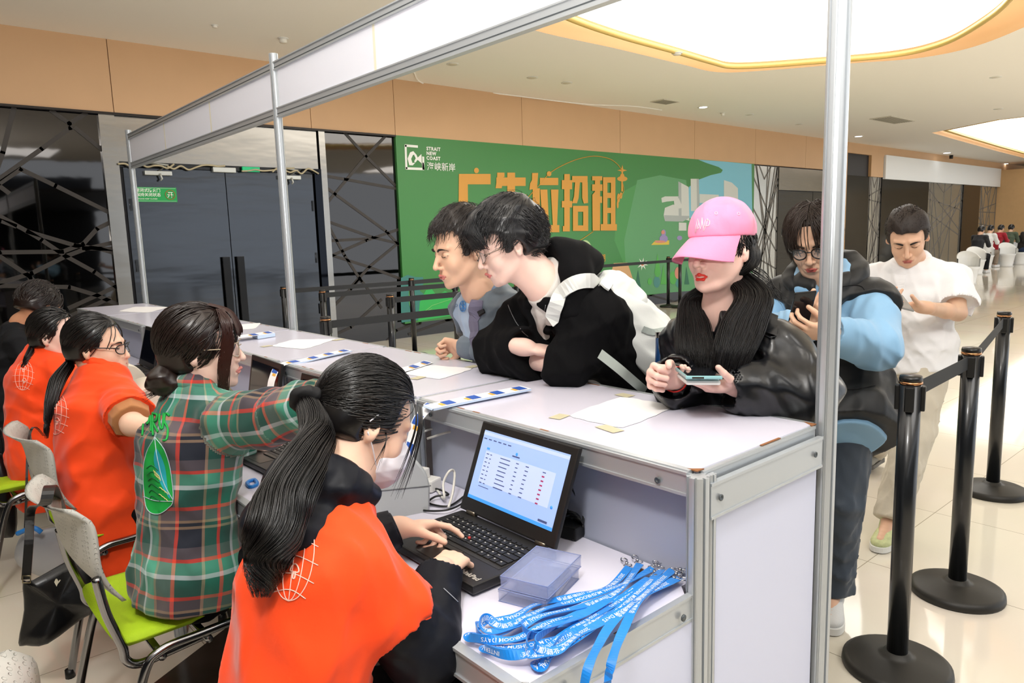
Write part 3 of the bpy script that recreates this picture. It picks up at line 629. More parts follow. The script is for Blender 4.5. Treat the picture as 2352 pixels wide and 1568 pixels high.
# ================================================================== LAPTOPS
blk = mat('laptop_black', '1b1a1a', rough=.42, bump=(300, .03, .001)); keym = mat('key_black', '121212', rough=.5); hinge_m = mat('hinge_metal', '6f675a', rough=.3, metal=.8)
scr = mat('lit_screen', '94abe2', rough=.2, emit=('86a4e2', .42)); scrw = mat('lit_screen_page', 'aebbe8', emit=('9db2ea', .42)); bar = mat('lit_taskbar', '3e86d8', emit=('2f79d0', .6)); ink = mat('screen_ink', '3d4668', emit=('3a4570', .4)); inkr = mat('screen_red', '8c2c4c', emit=('8c2c4c', .5)); scrd = mat('dark_screen', '10131c', rough=.08)
legend = mat('key_legend', 'b9b6ad', rough=.5)
def laptop(loc, rz, tilt, label, on=True, detail=True):
    t = empty('laptop', loc, rz, label, 'laptop', None)
    W, D = .352, .236
    mb = MB().box((0, 0, .016), (W, D, .020), bev=.005).bb((-W / 2 + .01, D * .1, 0), (W / 2 - .01, D / 2 - .01, .012))
    mb.box((0, -D / 2 + .03, .006), (W * .94, .03, .010), bev=.002)
    mb.build('base', blk, t)
    mb = MB(); r = random.Random(2); zt = .0268
    rows = [(.052, 15, .0155), (.034, 14, .017), (.0165, 13, .017), (-.001, 12, .017), (-.0185, 8, .017)]
    y = .070
    for j in range(17): mb.box((-.148 + j * .0185, .079, zt + .0008), (.0135, .009, .003), bev=.001)
    widths = [[1] * 13 + [1.9], [1.4] + [1] * 12 + [1.4], [1.7] + [1] * 11 + [2.1], [2.2] + [1] * 10 + [2.6], [1, 1, 1, 1, 5.3, 1, 1, 1, 1]]
    leg = MB()
    for ri, wd in enumerate(widths):
        tot = sum(wd); u = .300 / tot; x = -.150
        for k in wd:
            mb.box((x + u * k / 2, .0615 - ri * .0185, zt + .001), (u * k - .0025, .0158, .0036), bev=.0014)
            if k == 1: leg.box((x + u * k / 2 - .003, .0645 - ri * .0185, zt + .0031), (.004, .0035, .0003))
            else: leg.box((x + .009, .0640 - ri * .0185, zt + .0031), (.007, .002, .0003))
            x += u * k
    mb.build('keyboard', keym, t); leg.build('key_legends', legend, t)
    MB().bb((-.155, -.033, .0262), (.155, .087, .0266)).build('keyboard_well', mat('well', '262422', rough=.5), t)
    MB().bb((-.05, -.105, .0262), (.04, -.055, .0268)).bb((-.05, -.052, .0264), (.04, -.040, .030)).build('touchpad', mat('pad', '2a2825', rough=.35), t)
    MB().lathe([(.0001, 0), (.004, 0), (.0035, .006), (.0001, .0065)], (-.012, .016, zt), 10).build('pointing_stick', mat('red_rubber', 'b3261e'), t)
    vs, fs = textmesh('ThinkPad', .019, .0006); MB().add([(v.x + .128, v.y - .092, .0268) for v in vs], fs).build('wordmark', mat('wordmark_silver', 'c9c4ba', rough=.3, metal=.4), t)
    # lid
    R = Matrix.Rotation(tilt, 3, 'X'); piv = V((0, D / 2 - .004, .030))
    def L(mb): return [R @ V(v) + piv for v in mb.v]
    def lid(mb, name, mm):
        mb.v = L(mb); return mb.build(name, mm, t)
    LH = .232
    lid(MB().box((0, LH / 2, 0), (W, LH, .012), bev=.004), 'lid', blk)
    z = .0064
    sx0, sx1, sy0, sy1 = -W / 2 + .020, W / 2 - .020, .035, .035 + .176
    if on:
        lid(MB().bb((sx0, sy0, z), (sx1, sy1, z + .0004)), 'screen', scr)
        lid(MB().bb((sx0, sy0, z + .0005), (sx1, sy0 + .008, z + .0007)), 'taskbar', bar)
        lid(MB().bb((sx0, sy1 - .012, z + .0005), (sx1, sy1 - .004, z + .0007)), 'browser_bar', scrw)
        lid(MB().bb((sx0 + .025, sy0 + .045, z + .0005), (sx1 - .03, sy1 - .05, z + .0007)), 'page_table', scrw)
        mb = MB(); r = random.Random(5)
        cols = [.03, .045, .085, .145, .18, .24]
        for i in range(8):
            yy = sy1 - .058 - i * .0105
            for j, cx_ in enumerate(cols):
                if i == 0 or j != 5:
                    ww = (.010, .006, .036, .009, .011, .010)[j] * r.uniform(.8, 1.1); mb.bb((sx0 + cx_, yy, z + .0008), (sx0 + cx_ + ww, yy + .0022, z + .001))
        for i in range(6): mb.bb((sx0 + .005 + i * .019, sy1 - .022, z + .0008), (sx0 + .017 + i * .019, sy1 - .0195, z + .001))
        mb.bb((sx0 + .125, sy1 - .044, z + .0008), (sx0 + .152, sy1 - .041, z + .001)); mb.bb((sx1 - .05, sy0 + .011, z + .0008), (sx1 - .02, sy0 + .016, z + .001)); mb.bb((sx0 + .03, sy0 + .036, z + .0008), (sx0 + .07, sy0 + .0375, z + .001))
        lid(mb, 'screen_text', ink)
        mb = MB()
        for i in range(7): mb.bb((sx0 + .24, sy1 - .0685 - i * .0105, z + .0008), (sx0 + .249, sy1 - .0650 - i * .0105, z + .001))
        lid(mb, 'screen_buttons', inkr)
        lid(MB().bb((sx0 + .026, sy1 - .046, z + .0008), (sx0 + .037, sy1 - .041, z + .001)), 'screen_button', bar)
        mb = MB(); mb.lathe([(.0001, z + .0008), (.004, z + .0008), (.004, z + .001), (.0001, z + .001)], (sx1 - .018, sy0 + .05, 0), 12); mb.lathe([(.0025, z + .0008), (.004, z + .0008), (.004, z + .001), (.0025, z + .001)], (sx0 + .139, sy1 - .036, 0), 12)
        lid(mb, 'screen_icons', bar)
    else:
        lid(MB().bb((sx0, sy0, z), (sx1, sy1, z + .0004)), 'screen', scrd)
    mb = MB()
    for x in (-.13, .13): mb.tube([(x - .016, D / 2 - .004, .030), (x + .016, D / 2 - .004, .030)], .0075, 10)
    mb.build('hinge', hinge_m, t)
    return t
F_, B_, BL_ = az(1072, 1382, .75), az(1250, 1282, .75), az(1035, 1182, .75)
cx_, cy_ = (F_ + BL_) / 2, 0
ang = math.atan2((B_ - BL_).y, (B_ - BL_).x)
lc = (F_ + BL_) / 2
laptop((lc.x + .012, lc.y - .022, .75), ang, math.radians(68), 'open black laptop with lit blue white screen being typed on by the masked person', True)
laptop((-.70, 1.47, .75), ang + .05, math.radians(75), 'open black laptop under the outstretched plaid sleeve', False)
laptop((-.66, 2.05, .75), ang - .05, math.radians(80), 'open black laptop whose dark screen shows beside the chin of the plaid shirt person', False)
laptop((-.66, 2.98, .75), ang + .1, math.radians(72), 'open black laptop in front of the orange shirt with black glasses', False)
laptop((-.66, 3.75, .75), ang - .02, math.radians(75), 'open black laptop furthest along the desk row', False)

# ================================================================== PRINTERS AND CABLES
pr1 = mat('printer_grey', 'b3b6b6', rough=.4); pr2 = mat('printer_beige', 'd9d2c2', rough=.42)
def label_printer(loc, rz, mm, label, w=.17, d=.22, h=.17):
    t = empty('label_printer', loc, rz, label, 'printer')
    prof = [(-d / 2, 0), (d / 2, 0), (d / 2 + .004, h * .35), (d / 2 - .01, h * .62), (d * .25, h * .93), (0, h), (-d * .3, h * .93), (-d / 2 - .004, h * .55)]
    pr = [tuple(p[:2]) for p in catmull([(*p, 0) for p in prof[2:]], 5)]
    poly = prof[:2] + pr
    def body(x0, x1, k, z0=0):
        bm = bmesh.new(); n = len(poly); vs = []
        for x, s in ((x0, .93), (x0 + .012, 1), (x1 - .012, 1), (x1, .93)):
            vs.append([bm.verts.new((x, p[0] * s, h * .45 + (p[1] - h * .45) * s if p[1] > .01 else 0)) for p in poly])
        for a, b_ in zip(vs[:-1], vs[1:]):
            for i in range(n): bm.faces.new((a[i], a[(i + 1) % n], b_[(i + 1) % n], b_[i]))
        bm.faces.new(vs[0][::-1]); bm.faces.new(vs[-1]); bmesh.ops.recalc_face_normals(bm, faces=bm.faces)
        me = bpy.data.meshes.new('b'); bm.to_mesh(me); bm.free()
        for p in me.polygons: p.use_smooth = len(p.vertices) == 4
        return me
    link('body', body(-w / 2, w / 2, 1), mm, t)
    mb = MB(); mb.tube([(-w / 2 - .001, d / 2 + .003, h * .38), (-w / 2 - .001, -d / 2, h * .5)], .0015, 5); mb.tube([(w / 2 + .001, d / 2 + .003, h * .38), (w / 2 + .001, -d / 2, h * .5)], .0015, 5)
    mb.tube([(-w / 2, -d / 2 - .005, h * .5), (w / 2, -d / 2 - .005, h * .5)], .0015, 5); mb.build('lid_seam', mat('seam_grey', '77797a'), t)
    MB().bb((-w * .36, -d / 2 - .009, h * .30), (w * .36, -d / 2 + .0, h * .34)).build('label_slot', keym, t)
    MB().bb((-w * .1, -d * .18, h * .965), (w * .1, -d * .08, h * .985)).build('button', keym, t)
    return t
label_printer((-.70, .875, .75), -math.pi / 2 - .25, pr1, 'rounded grey label printer on the desk behind the masked face', .20, .24, .185)
label_printer((-.845, 2.42, .75), -math.pi / 2 - .1, pr2, 'beige label printer between the glasses wearing orange shirt and the hair bun', .24, .22, .175)
label_printer((-.80, 3.22, .75), -math.pi / 2, pr2, 'beige label printer further back behind the first beige one', .20, .2, .15)
cabw = mat('white_cable', 'd8d6cf', rough=.5); cabk = mat('black_cable', '151515', rough=.4)
def cable(pts, r, mm, label, name='cable'): return tag(MB().tube(catmull(pts, 8), r, 8).build(name, mm), label, 'cable')
Z = .756
cable([az(965, 1085, Z), az(1000, 1120, Z), az(1020, 1145, Z + .01), az(1018, 1110, .80), az(1032, 1082, .83), az(1044, 1085, .82), az(1040, 1130, .78), az(1030, 1165, Z)], .0035, cabw, 'white cable standing in a loop behind the open laptop')
cable([az(975, 1130, Z), az(1000, 1122, Z + .004), az(1030, 1135, Z + .008), az(1000, 1140, Z + .006), az(985, 1155, Z), az(1030, 1162, Z), az(1065, 1140, Z)], .003, cabk, 'thin black cable looping behind the open laptop')
cable([az(965, 1160, Z), az(975, 1172, Z), az(1030, 1170, Z + .006), az(1070, 1150, Z), az(1085, 1130, Z)], .0028, cabk, 'second black cable running to the back panel')
t = empty('power_strip', az(960, 1120, .75), 0, 'white power strip with plugs between the grey printer and the post', 'power strip')
R = Matrix.Rotation(.3, 3, 'Z'); MB().box((0, 0, .02), (.05, .14, .035), R, .005).build('housing', mat('strip_white', 'e4e2dd', rough=.4), t)
MB().box((-.005, .03, .052), (.03, .035, .03), R, .005).build('plug', mat('strip_white', 'e4e2dd'), t); MB().box((.0, -.03, .052), (.03, .03, .03), R, .004).build('plug', mat('strip_white', 'e4e2dd'), t)
MB().tube(catmull([V((0, .03, .06)), V((.03, .06, .12)), V((.09, .05, .15)), V((.16, .0, .13)), V((.17, -.06, .14)), V((.10, -.05, .16)), V((.04, 0, .14))], 8), .0035, 8).build('cord', cabw, t)
t = empty('power_adapter', az(1298, 1222, .75), 0, 'black power adapter with coiled lead behind the open laptop screen', 'power adapter')
MB().box((-.01, 0, .017), (.05, .11, .032), Matrix.Rotation(.2, 3, 'Z'), .004).build('brick', mat('adapter_black', '161616', rough=.5), t)
mb = MB(); r = random.Random(4)
for k in range(3):
    mb.tube(catmull([V((.0 + .012 * math.cos(a) * (1 + .3 * k), -.01 + .05 * math.sin(a) + .006 * k, .042 + .006 * k + .012 * math.sin(2 * a))) for a in [i * math.pi / 5 for i in range(11)]], 4), .003, 6)
mb.tube(catmull([V((0, -.06, .03)), V((.02, -.04, .06)), V((.01, 0, .13)), V((-.01, .05, .16)), V((-.02, .1, .10)), V((.0, .12, .02))], 8), .003, 6)
mb.build('lead', cabk, t)

# clear plastic boxes
clr = mat('clear_plastic', 'b4bfe6', rough=.08, alpha=.22, spec=.7); clr2 = mat('clear_plastic_edge', '9aa8d8', rough=.15, alpha=.6)
P0, P1_, P2_ = az(1143, 1375, .75), az(1240, 1290, .75), az(1333, 1335, .75)
bc = (P0 + P2_) / 2; bx = (P1_ - P0); ba = math.atan2(bx.y, bx.x)
for k, l in enumerate(('lower clear plastic box on the desk beside the laptop', 'upper clear plastic box stacked on its twin beside the laptop')):
    t = empty('plastic_box', (bc.x + .004 * k, bc.y - .003 * k, .75 + .0275 * k), ba, l, 'box')
    L, W_, H_ = .155, .105, .026
    MB().bb((-L / 2, -W_ / 2, 0), (L / 2, W_ / 2, .0015)).bb((-L / 2, -W_ / 2, 0), (-L / 2 + .0015, W_ / 2, H_)).bb((L / 2 - .0015, -W_ / 2, 0), (L / 2, W_ / 2, H_)).bb((-L / 2, -W_ / 2, 0), (L / 2, -W_ / 2 + .0015, H_)).bb((-L / 2, W_ / 2 - .0015, 0), (L / 2, W_ / 2, H_)).build('tray', clr, t)
    MB().bb((-L / 2 - .001, -W_ / 2 - .001, H_ - .006), (L / 2 + .001, W_ / 2 + .001, H_)).build('lid', clr, t)
    mb = MB(); 
    for z in (.001, H_): mb.tube([(-L / 2, -W_ / 2, z), (L / 2, -W_ / 2, z), (L / 2, W_ / 2, z), (-L / 2, W_ / 2, z)], .0012, 5, closed=True)
    mb.build('rim', clr2, t)
    if k == 0: MB().box((0.02, 0, .013), (.09, .085, .020), Matrix.Rotation(.1, 3, 'Z')).build('content', mat('ivory_cards', 'ded6cf', rough=.6), t)

# ================================================================== LANYARDS
lan_m = mat('lanyard_blue', '0f80da', rough=.33, noise=(6, .12), sheen=.2); lan_m.use_backface_culling = False
lan_w = mat('lanyard_white_print', 'dbe9f5', rough=.5); chrome = mat('chrome', 'c9cbcf', rough=.12, metal=1)
CH = '2025食用菌全产业链(厦门)创新博览会'; EN = 'INTERNATIONAL MUSHROOM DAYS'
TXT = {}
for k_, (s_, sz) in {'C': (CH, .0115), 'E': (EN, .0115)}.items():
    vs, fs = textmesh(s_, sz, .0001, 0, 'LEFT'); TXT[k_] = (vs, fs, max(v.x for v in vs))
def along(P, S):
    acc = [0.]
    for a, b_ in zip(P[:-1], P[1:]): acc.append(acc[-1] + (b_ - a).length)
    acc = np.array(acc); PA = np.array([list(p) for p in P]); SA = np.array([list(s) for s in S])
    def f(u):
        return V([np.interp(u, acc, PA[:, i]) for i in range(3)]), V([np.interp(u, acc, SA[:, i]) for i in range(3)]).normalized()
    return f, acc[-1]
def lanyard(out, back, label, txt='E', seed=0, on_edge=True, w=.0165, clip=True, clipdir=(1, .2)):
    r = random.Random(seed)
    A = [az(x, y, .75 + h) for x, y, h in out]; Bk = [az(x, y, .75 + h) for x, y, h in back]
    P = catmull(A + Bk, 9); n = len(P); nA = (len(A) - .5) * 9
    S = []
    for i, p in enumerate(P):
        t = (P[min(i + 1, n - 1)] - P[max(i - 1, 0)]).normalized(); s = t.cross(V((0, 0, 1)))
        s = s.normalized() if s.length > .2 else V((0, 1, 0))
        e = math.exp(-((i - nA) / 9.) ** 2) if (on_edge and back) else 0
        tw = .25 * math.sin(i * .35 + seed)
        S.append((s * (1 - e) + V((0, 0, 1)) * (e * 1.0 + tw * (1 - e))).normalized())
    for i in range(n): P[i] = P[i] + V((0, 0, .0035 + .008 * math.exp(-((i - nA) / 9.) ** 2) * (1 if back else 0)))
    t = empty('lanyard', P[0], 0, label, 'lanyard', 'blue printed lanyards lying in a heap on the desk')
    kid(MB().ribbon(P, S, w, .0012), 'ribbon', lan_m, t)
    f, L = along(P, S); mb = MB(); u0 = .03 + .05 * r.random(); k = 0
    while u0 < L - .12:
        vs, fs, TL = TXT[('C', 'E')[(k + (txt == 'E')) % 2]]
        if u0 + TL > L - .01: break
        out_v = []
        for v in vs:
            p, s = f(u0 + v.x); p2, _ = f(u0 + v.x + .004); tt = (p2 - p).normalized(); nn = s.cross(tt).normalized(); sg = 1
            if nn.z < 0: nn = -nn; 
            out_v.append(p + s * v.y * (1 if s.cross(tt).z < 0 else -1) + nn * .0011)
        u0 += TL + .035; k += 1; kid(MB().add(out_v, fs), 'printed_words', lan_w, t, fix=False)
    if clip:
        d = V((*clipdir, 0)).normalized(); c = P[0]; s_ = d.cross(V((0, 0, 1)))
        mb = MB().tube([c + d * .002 + s_ * (.009 * math.cos(a)) + d * (.006 + .006 * math.sin(a)) for a in [i * math.pi / 6 for i in range(12)]], .0014, 6, closed=True)
        mb.tube(catmull([c + d * .013, c + d * .022, c + d * .032 + s_ * .007, c + d * .042 + s_ * .004, c + d * .044 - s_ * .003, c + d * .034 - s_ * .006, c + d * .026 - s_ * .004], 5), .0016, 6)
        mb.lathe([(.0001, -.003), (.004, -.003), (.004, .004), (.0001, .004)], c + d * .016, 8)
        kid(mb, 'swivel_hook', chrome, t)
    return t
LN = [
 ([(1445, 1305, .004), (1400, 1350, .004), (1320, 1372, .008), (1230, 1392, .012), (1180, 1420, .012), (1120, 1432, .012), (1095, 1450, .012)], [(1105, 1470, .012), (1150, 1462, .01), (1220, 1420, .01), (1330, 1385, .01)], 'blue lanyard highest on the desk, its loop furthest left of the heap', 'C'),
 ([(1500, 1308, .006), (1430, 1345, .012), (1330, 1380, .018), (1250, 1402, .02), (1160, 1442, .02), (1120, 1430, .02)], [(1105, 1442, .018), (1130, 1455, .018), (1210, 1435, .016), (1340, 1400, .014)], 'blue lanyard lying second from the laptop side, curling at the left end', 'E'),
 ([(1510, 1325, .006), (1440, 1368, .016), (1370, 1405, .02), (1270, 1430, .02), (1190, 1470, .02), (1120, 1480, .014)], [(1080, 1475, .012), (1085, 1462, .012), (1180, 1475, .012), (1300, 1430, .012)], 'blue lanyard with the flat loop pointing straight at the desk edge', 'C'),
 ([(1555, 1320, .006), (1480, 1352, .018), (1400, 1398, .024), (1310, 1452, .022), (1240, 1500, .02), (1160, 1515, .012)], [(1115, 1500, .01), (1120, 1488, .01), (1200, 1490, .014), (1320, 1460, .014)], 'blue lanyard with the round open loop at lower left of the heap', 'E'),
 ([(1520, 1312, .010), (1450, 1378, .024), (1390, 1425, .028), (1290, 1490, .026), (1230, 1512, .02), (1210, 1498, .02)], [(1215, 1470, .02), (1240, 1448, .02), (1330, 1432, .02)], 'blue lanyard folded over in a wide plain bend at lower centre', 'E'),
 ([(1490, 1330, .010), (1420, 1385, .02), (1350, 1440, .024), (1290, 1480, .022)], [(1262, 1520, .006), (1240, 1540, .004), (1230, 1528, .004), (1262, 1510, .01), (1330, 1450, .02)], 'blue lanyard whose small loop curls below the heap near the rail', 'C'),
 ([(1560, 1330, .012), (1480, 1370, .028), (1410, 1430, .03), (1372, 1490, .022), (1350, 1540, .008), (1338, 1600, -.03)], [], 'blue lanyard hanging over the end rail at the bottom, left strand', 'C'),
 ([(1545, 1312, .016), (1470, 1380, .03), (1432, 1450, .028), (1412, 1500, .012), (1400, 1545, -.01), (1390, 1600, -.06)], [], 'blue lanyard hanging over the end rail at the bottom, right strand', 'C'),
 ([(1470, 1298, .008), (1420, 1360, .014), (1350, 1392, .022), (1240, 1420, .024), (1200, 1450, .02)], [(1225, 1470, .016), (1270, 1440, .02), (1360, 1400, .02)], 'blue lanyard through the middle of the heap, ending short', 'C'),
 ([(1530, 1330, .014), (1440, 1400, .03), (1330, 1460, .03), (1280, 1500, .026), (1230, 1495, .024)], [(1250, 1465, .026), (1330, 1420, .028), (1400, 1380, .028)], 'blue lanyard on top of the heap with the widest visible print', 'E'),
]
for i, (o_, b_, l_, t_) in enumerate(LN): lanyard(o_, b_, l_, t_, i + 1, clipdir=(1, .5 - .2 * i) if i % 2 else (.6, 1))
t = tag(MB().tube(catmull([az(568, 1108, .754), az(585, 1102, .754), az(590, 1112, .754), az(575, 1118, .754)], 6, True), .006, 6, closed=True).build('lanyard', lan_m), 'lone coil of blue lanyard on the desk beside the plaid shirt', 'lanyard')

# ================================================================== STANCHIONS
post_k = mat('stanchion_black', '15171a', rough=.32, coat=.3); base_k = mat('stanchion_base', '25231f', rough=.5, bump=(30, .2, .002)); copper = mat('copper_ring', 'c79066', rough=.25, metal=1); belt_m = mat('belt_webbing', '26282b', rough=.7)
def stanchion(loc, label, group=None):
    t = empty('stanchion', loc, 0, label, 'barrier post', group)
    MB().lathe([(.0001, 0), (.165, 0), (.168, .008), (.165, .028), (.15, .035), (.06, .052), (.045, .056), (.04, .066), (.0001, .066)], n=40).build('base', base_k, t)
    MB().lathe([(.0001, .06), (.032, .06), (.032, .985), (.0001, .985)], n=24).build('pole', post_k, t)
    MB().lathe([(.034, .975), (.0345, .979), (.034, .983), (.033, .983), (.033, .975)], n=24).build('ring', copper, t)
    MB().lathe([(.0001, .984), (.033, .984), (.034, .990), (.032, 1.0), (.0001, 1.001)], n=24).build('cap', mat('cap_black', '1c1b1a', rough=.3), t)
    mb = MB()
    for a in range(4):
        R = Matrix.Rotation(a * math.pi / 2 + .3, 3, 'Z'); mb.box(R @ V((.036, 0, .93)), (.014, .028, .08), R, .004)
    mb.build('belt_clip', mat('clip_black', '131313', rough=.4), t)
    return t
def belt(t, a, b_, sag=.0, z=.945, h=.05):
    a, b_ = V(a), V(b_); d = (b_ - a).normalized(); A = a + d * .04; B = b_ - d * .04
    P = [A.lerp(B, i / 10) + V((0, 0, z - sag * (1 - (i / 5 - 1) ** 2))) for i in range(11)]
    kid(MB().ribbon(P, (0, 0, 1), h, .002), 'belt', belt_m, t)
R1, R2, R3 = V((.765, .065, 0)), V((1.46, .105, 0)), V((2.82, .36, 0))
s1 = stanchion(R1, 'black barrier post nearest the camera at the right'); s2 = stanchion(R2, 'black barrier post in the middle of the right hand row'); s3 = stanchion(R3, 'black barrier post furthest back in the right hand row')
belt(s2, R1, R2); belt(s3, R2, R3)
rows = [
 [(1.70, 6.95), (3.34, 6.87), (5.4, 6.9)], [(1.67, 5.94), (3.3, 5.9)], [(1.73, 4.75), (3.2, 4.7)], [(.47, 3.48), (2.2, 3.46)]]
lbl = [['black barrier post just left of the middle fascia post', 'black barrier post with two belts in front of the lower left billboard corner', 'black barrier post hidden behind the grey jacket person, far row'],
       ['black barrier post close right of the middle fascia post, taller looking of two', 'black barrier post behind the grey jacket person, second row'],
       ['black barrier post standing alone left of the grey jacket person', 'black barrier post behind the black hoodie'],
       ['black barrier post nearest the counter, its cap lowest beside the middle fascia post', 'black barrier post right behind the grey jacket person']]
for row, lb in zip(rows, lbl):
    prev = None
    for p, l in zip(row, lb):
        if p in ((5.4, 6.9), (3.3, 5.9), (3.2, 4.7), (2.2, 3.46)) or True:
            s = stanchion((*p, 0), l)
        if prev: belt(s, (*prev, 0), (*p, 0)); 
        prev = p
for p, q_, z in (((.47, 3.48), (1.73, 4.75), .945),):
    pass
fr = [((1535, 590), 'black barrier post left of the pink cap brim'), ((1562, 590), 'black barrier post half hidden by the pink cap brim')]
prev = None
for (px, l) in fr:
    p = az(*px, .99); s = stanchion((p.x, min(p.y, 8.1), 0), l)
    if prev is not None: belt(s, prev, (p.x, min(p.y, 8.1), 0))
    prev = V((p.x, min(p.y, 8.1), 0))
s = stanchion((6.2, 7.3, 0), 'black barrier post behind the cream backpack'); belt(s, (6.2, 7.3, 0), (10.0, 7.4, 0)); belt(s, (6.2, 7.3, 0), (3.34, 6.87, 0))

# ================================================================== CHAIRS
green_m = mat('lime_mesh_fabric', 'a6c814', rough=.7, bump=(350, .6, .003)); shell_m = mat('grey_plastic_back', 'b3b2ac', rough=.45); chr_m = mat('chrome_tube', '8f8f92', rough=.16, metal=1)
# perforated back: fine dimples in the plastic
nt = shell_m.node_tree; b = nt.nodes['Principled BSDF']; tc = nt.nodes.new('ShaderNodeTexCoord'); vo = nt.nodes.new('ShaderNodeTexVoronoi'); vo.inputs['Scale'].default_value = 75; vo.inputs['Randomness'].default_value = 0
nt.links.new(tc.outputs['Object'], vo.inputs[0]); cr = nt.nodes.new('ShaderNodeValToRGB'); cr.color_ramp.elements[0].position = .30; cr.color_ramp.elements[1].position = .36; nt.links.new(vo.outputs['Distance'], cr.inputs[0])
bp = nt.nodes.new('ShaderNodeBump'); bp.inputs['Distance'].default_value = .004; bp.inputs['Strength'].default_value = .8; nt.links.new(cr.outputs[0], bp.inputs['Height']); nt.links.new(bp.outputs[0], b.inputs['Normal'])
def chair(loc, rz, label):
    """faces +Y locally, seat centre at the origin"""
    t = empty('office_chair', loc, rz, label, 'chair', None)
    nx, ny = 14, 14; vs = []; fs = []
    for side in (0, 1):
        for i in range(nx + 1):
            for j in range(ny + 1):
                u = i / nx * 2 - 1; v = j / ny * 2 - 1
                x = .225 * u * (1 - .04 * v) ; y = .215 * v
                # rounded corners
                k = max(0, (abs(u) ** 6 + abs(v) ** 6) - 1); x *= 1 - .06 * k; y *= 1 - .06 * k
                z = .455 + .012 * abs(u) ** 2 - .018 * (1 - abs(u) ** 2) * (1 - v * v) - .035 * max(0, v - .3) ** 2 * 1.6
                edge = max(abs(u), abs(v)); th = .022 * (1 - edge ** 8)
                vs.append((x, y, z + (th if side else -th - .005)))
    w1_ = ny + 1; N1 = (nx + 1) * w1_
    for i in range(nx):
        for j in range(ny):
            a = i * w1_ + j; fs.append((a, a + 1, a + w1_ + 1, a + w1_)); fs.append((N1 + a, N1 + a + w1_, N1 + a + w1_ + 1, N1 + a + 1))
    for i in range(nx): fs += [(i * w1_, (i + 1) * w1_, N1 + (i + 1) * w1_, N1 + i * w1_), (i * w1_ + ny, N1 + i * w1_ + ny, N1 + (i + 1) * w1_ + ny, (i + 1) * w1_ + ny)]
    for j in range(ny): fs += [(j, N1 + j, N1 + j + 1, j + 1), (nx * w1_ + j, nx * w1_ + j + 1, N1 + nx * w1_ + j + 1, N1 + nx * w1_ + j)]
    MB().add(vs, fs, True).build('seat', green_m, t)
    # back shell
    vs = []; fs = []; nx, nz = 12, 16
    for side in (0, 1):
        for i in range(nx + 1):
            for j in range(nz + 1):
                u = i / nx * 2 - 1; s = j / nz
                z = .57 + .27 * s; wv = .205 + .02 * math.sin(s * 3.0)
                x = u * wv * (1 - .10 * max(0, s - .8) ** 2 * 25 * abs(u) ** 4 * .4)
                y = -.205 - .085 * s - .035 * math.sin(s * 5.2) * .5 - .055 * (1 - u * u) * (.3 + .7 * s) + .02 + (-.05 * max(0, s - .86) * 6 * .6)
                e = max(abs(u) ** 10, abs(2 * s - 1) ** 16); th = .004 + .010 * abs(u) ** 8 + .008 * max(0, s - .9) * 10
                vs.append((x, y + (th if side else -th) * (1 - .6 * e), z))
    w1_ = nz + 1; N1 = (nx + 1) * w1_
    for i in range(nx):
        for j in range(nz):
            a = i * w1_ + j; fs.append((a, a + 1, a + w1_ + 1, a + w1_)); fs.append((N1 + a, N1 + a + w1_, N1 + a + w1_ + 1, N1 + a + 1))
    for i in range(nx): fs += [(i * w1_, (i + 1) * w1_, N1 + (i + 1) * w1_, N1 + i * w1_), (i * w1_ + nz, N1 + i * w1_ + nz, N1 + (i + 1) * w1_ + nz, (i + 1) * w1_ + nz)]
    for j in range(nz): fs += [(j, N1 + j, N1 + j + 1, j + 1), (nx * w1_ + j, nx * w1_ + j + 1, N1 + nx * w1_ + j + 1, N1 + nx * w1_ + j)]
    MB().add(vs, fs, True).build('backrest', shell_m, t)
    for s in (-1, 1):
        x = s * .222
        MB().tube(catmull([V((x, -.245, .66)), V((x, -.232, .56)), V((x, -.205, .46)), V((x, -.200, .42)), V((x * .99, -.17, .395)), V((x * .97, -.10, .395)), V((x * .95, .0, .400))], 6), .0115, 10).build('back_support', chr_m, t)
        xx = s * .25
        MB().tube(catmull([V((xx * 1.04, -.27, .0)), V((xx * 1.02, -.215, .22)), V((xx, -.165, .385)), V((xx, -.12, .425)), V((xx, -.03, .430)), V((xx, .10, .430)), V((xx, .165, .415)), V((xx * 1.01, .20, .36)), V((xx * 1.03, .235, .18)), V((xx * 1.05, .255, .0))], 6), .0125, 10).build('leg_frame', chr_m, t)
        for fx_, fy_ in ((1.04, -.27), (1.05, .255)): MB().lathe([(.0001, 0), (.016, 0), (.015, .03), (.0001, .03)], (xx * fx_, fy_, 0), 10).build('foot_cap', cabk, t)
    MB().tube([(-.25, .0, .405), (.25, .0, .405)], .011, 8).tube([(-.25, -.12, .405), (.25, -.12, .405)], .011, 8).build('cross_bar', chr_m, t)
    return t
HD = -math.pi / 2
chA = chair((-1.09, 1.40, 0), HD + .02, 'lime green seated chair under the plaid shirt, black handbag on its back')
chB = chair((-1.05, 2.25, 0), HD + .02, 'lime green seated chair behind the orange shirt with black glasses')
chC = chair((-1.20, 3.12, 0), HD + .02, 'lime green seated chair of the orange shirt person second from the far left')
chE = chair((-1.15, 4.0, 0), HD, 'lime green chair at the far left under the black jacket person')
chD = chair((-1.27, .38, 0), HD + .10, 'grey backed chair of the masked person, only its back top at the bottom left')

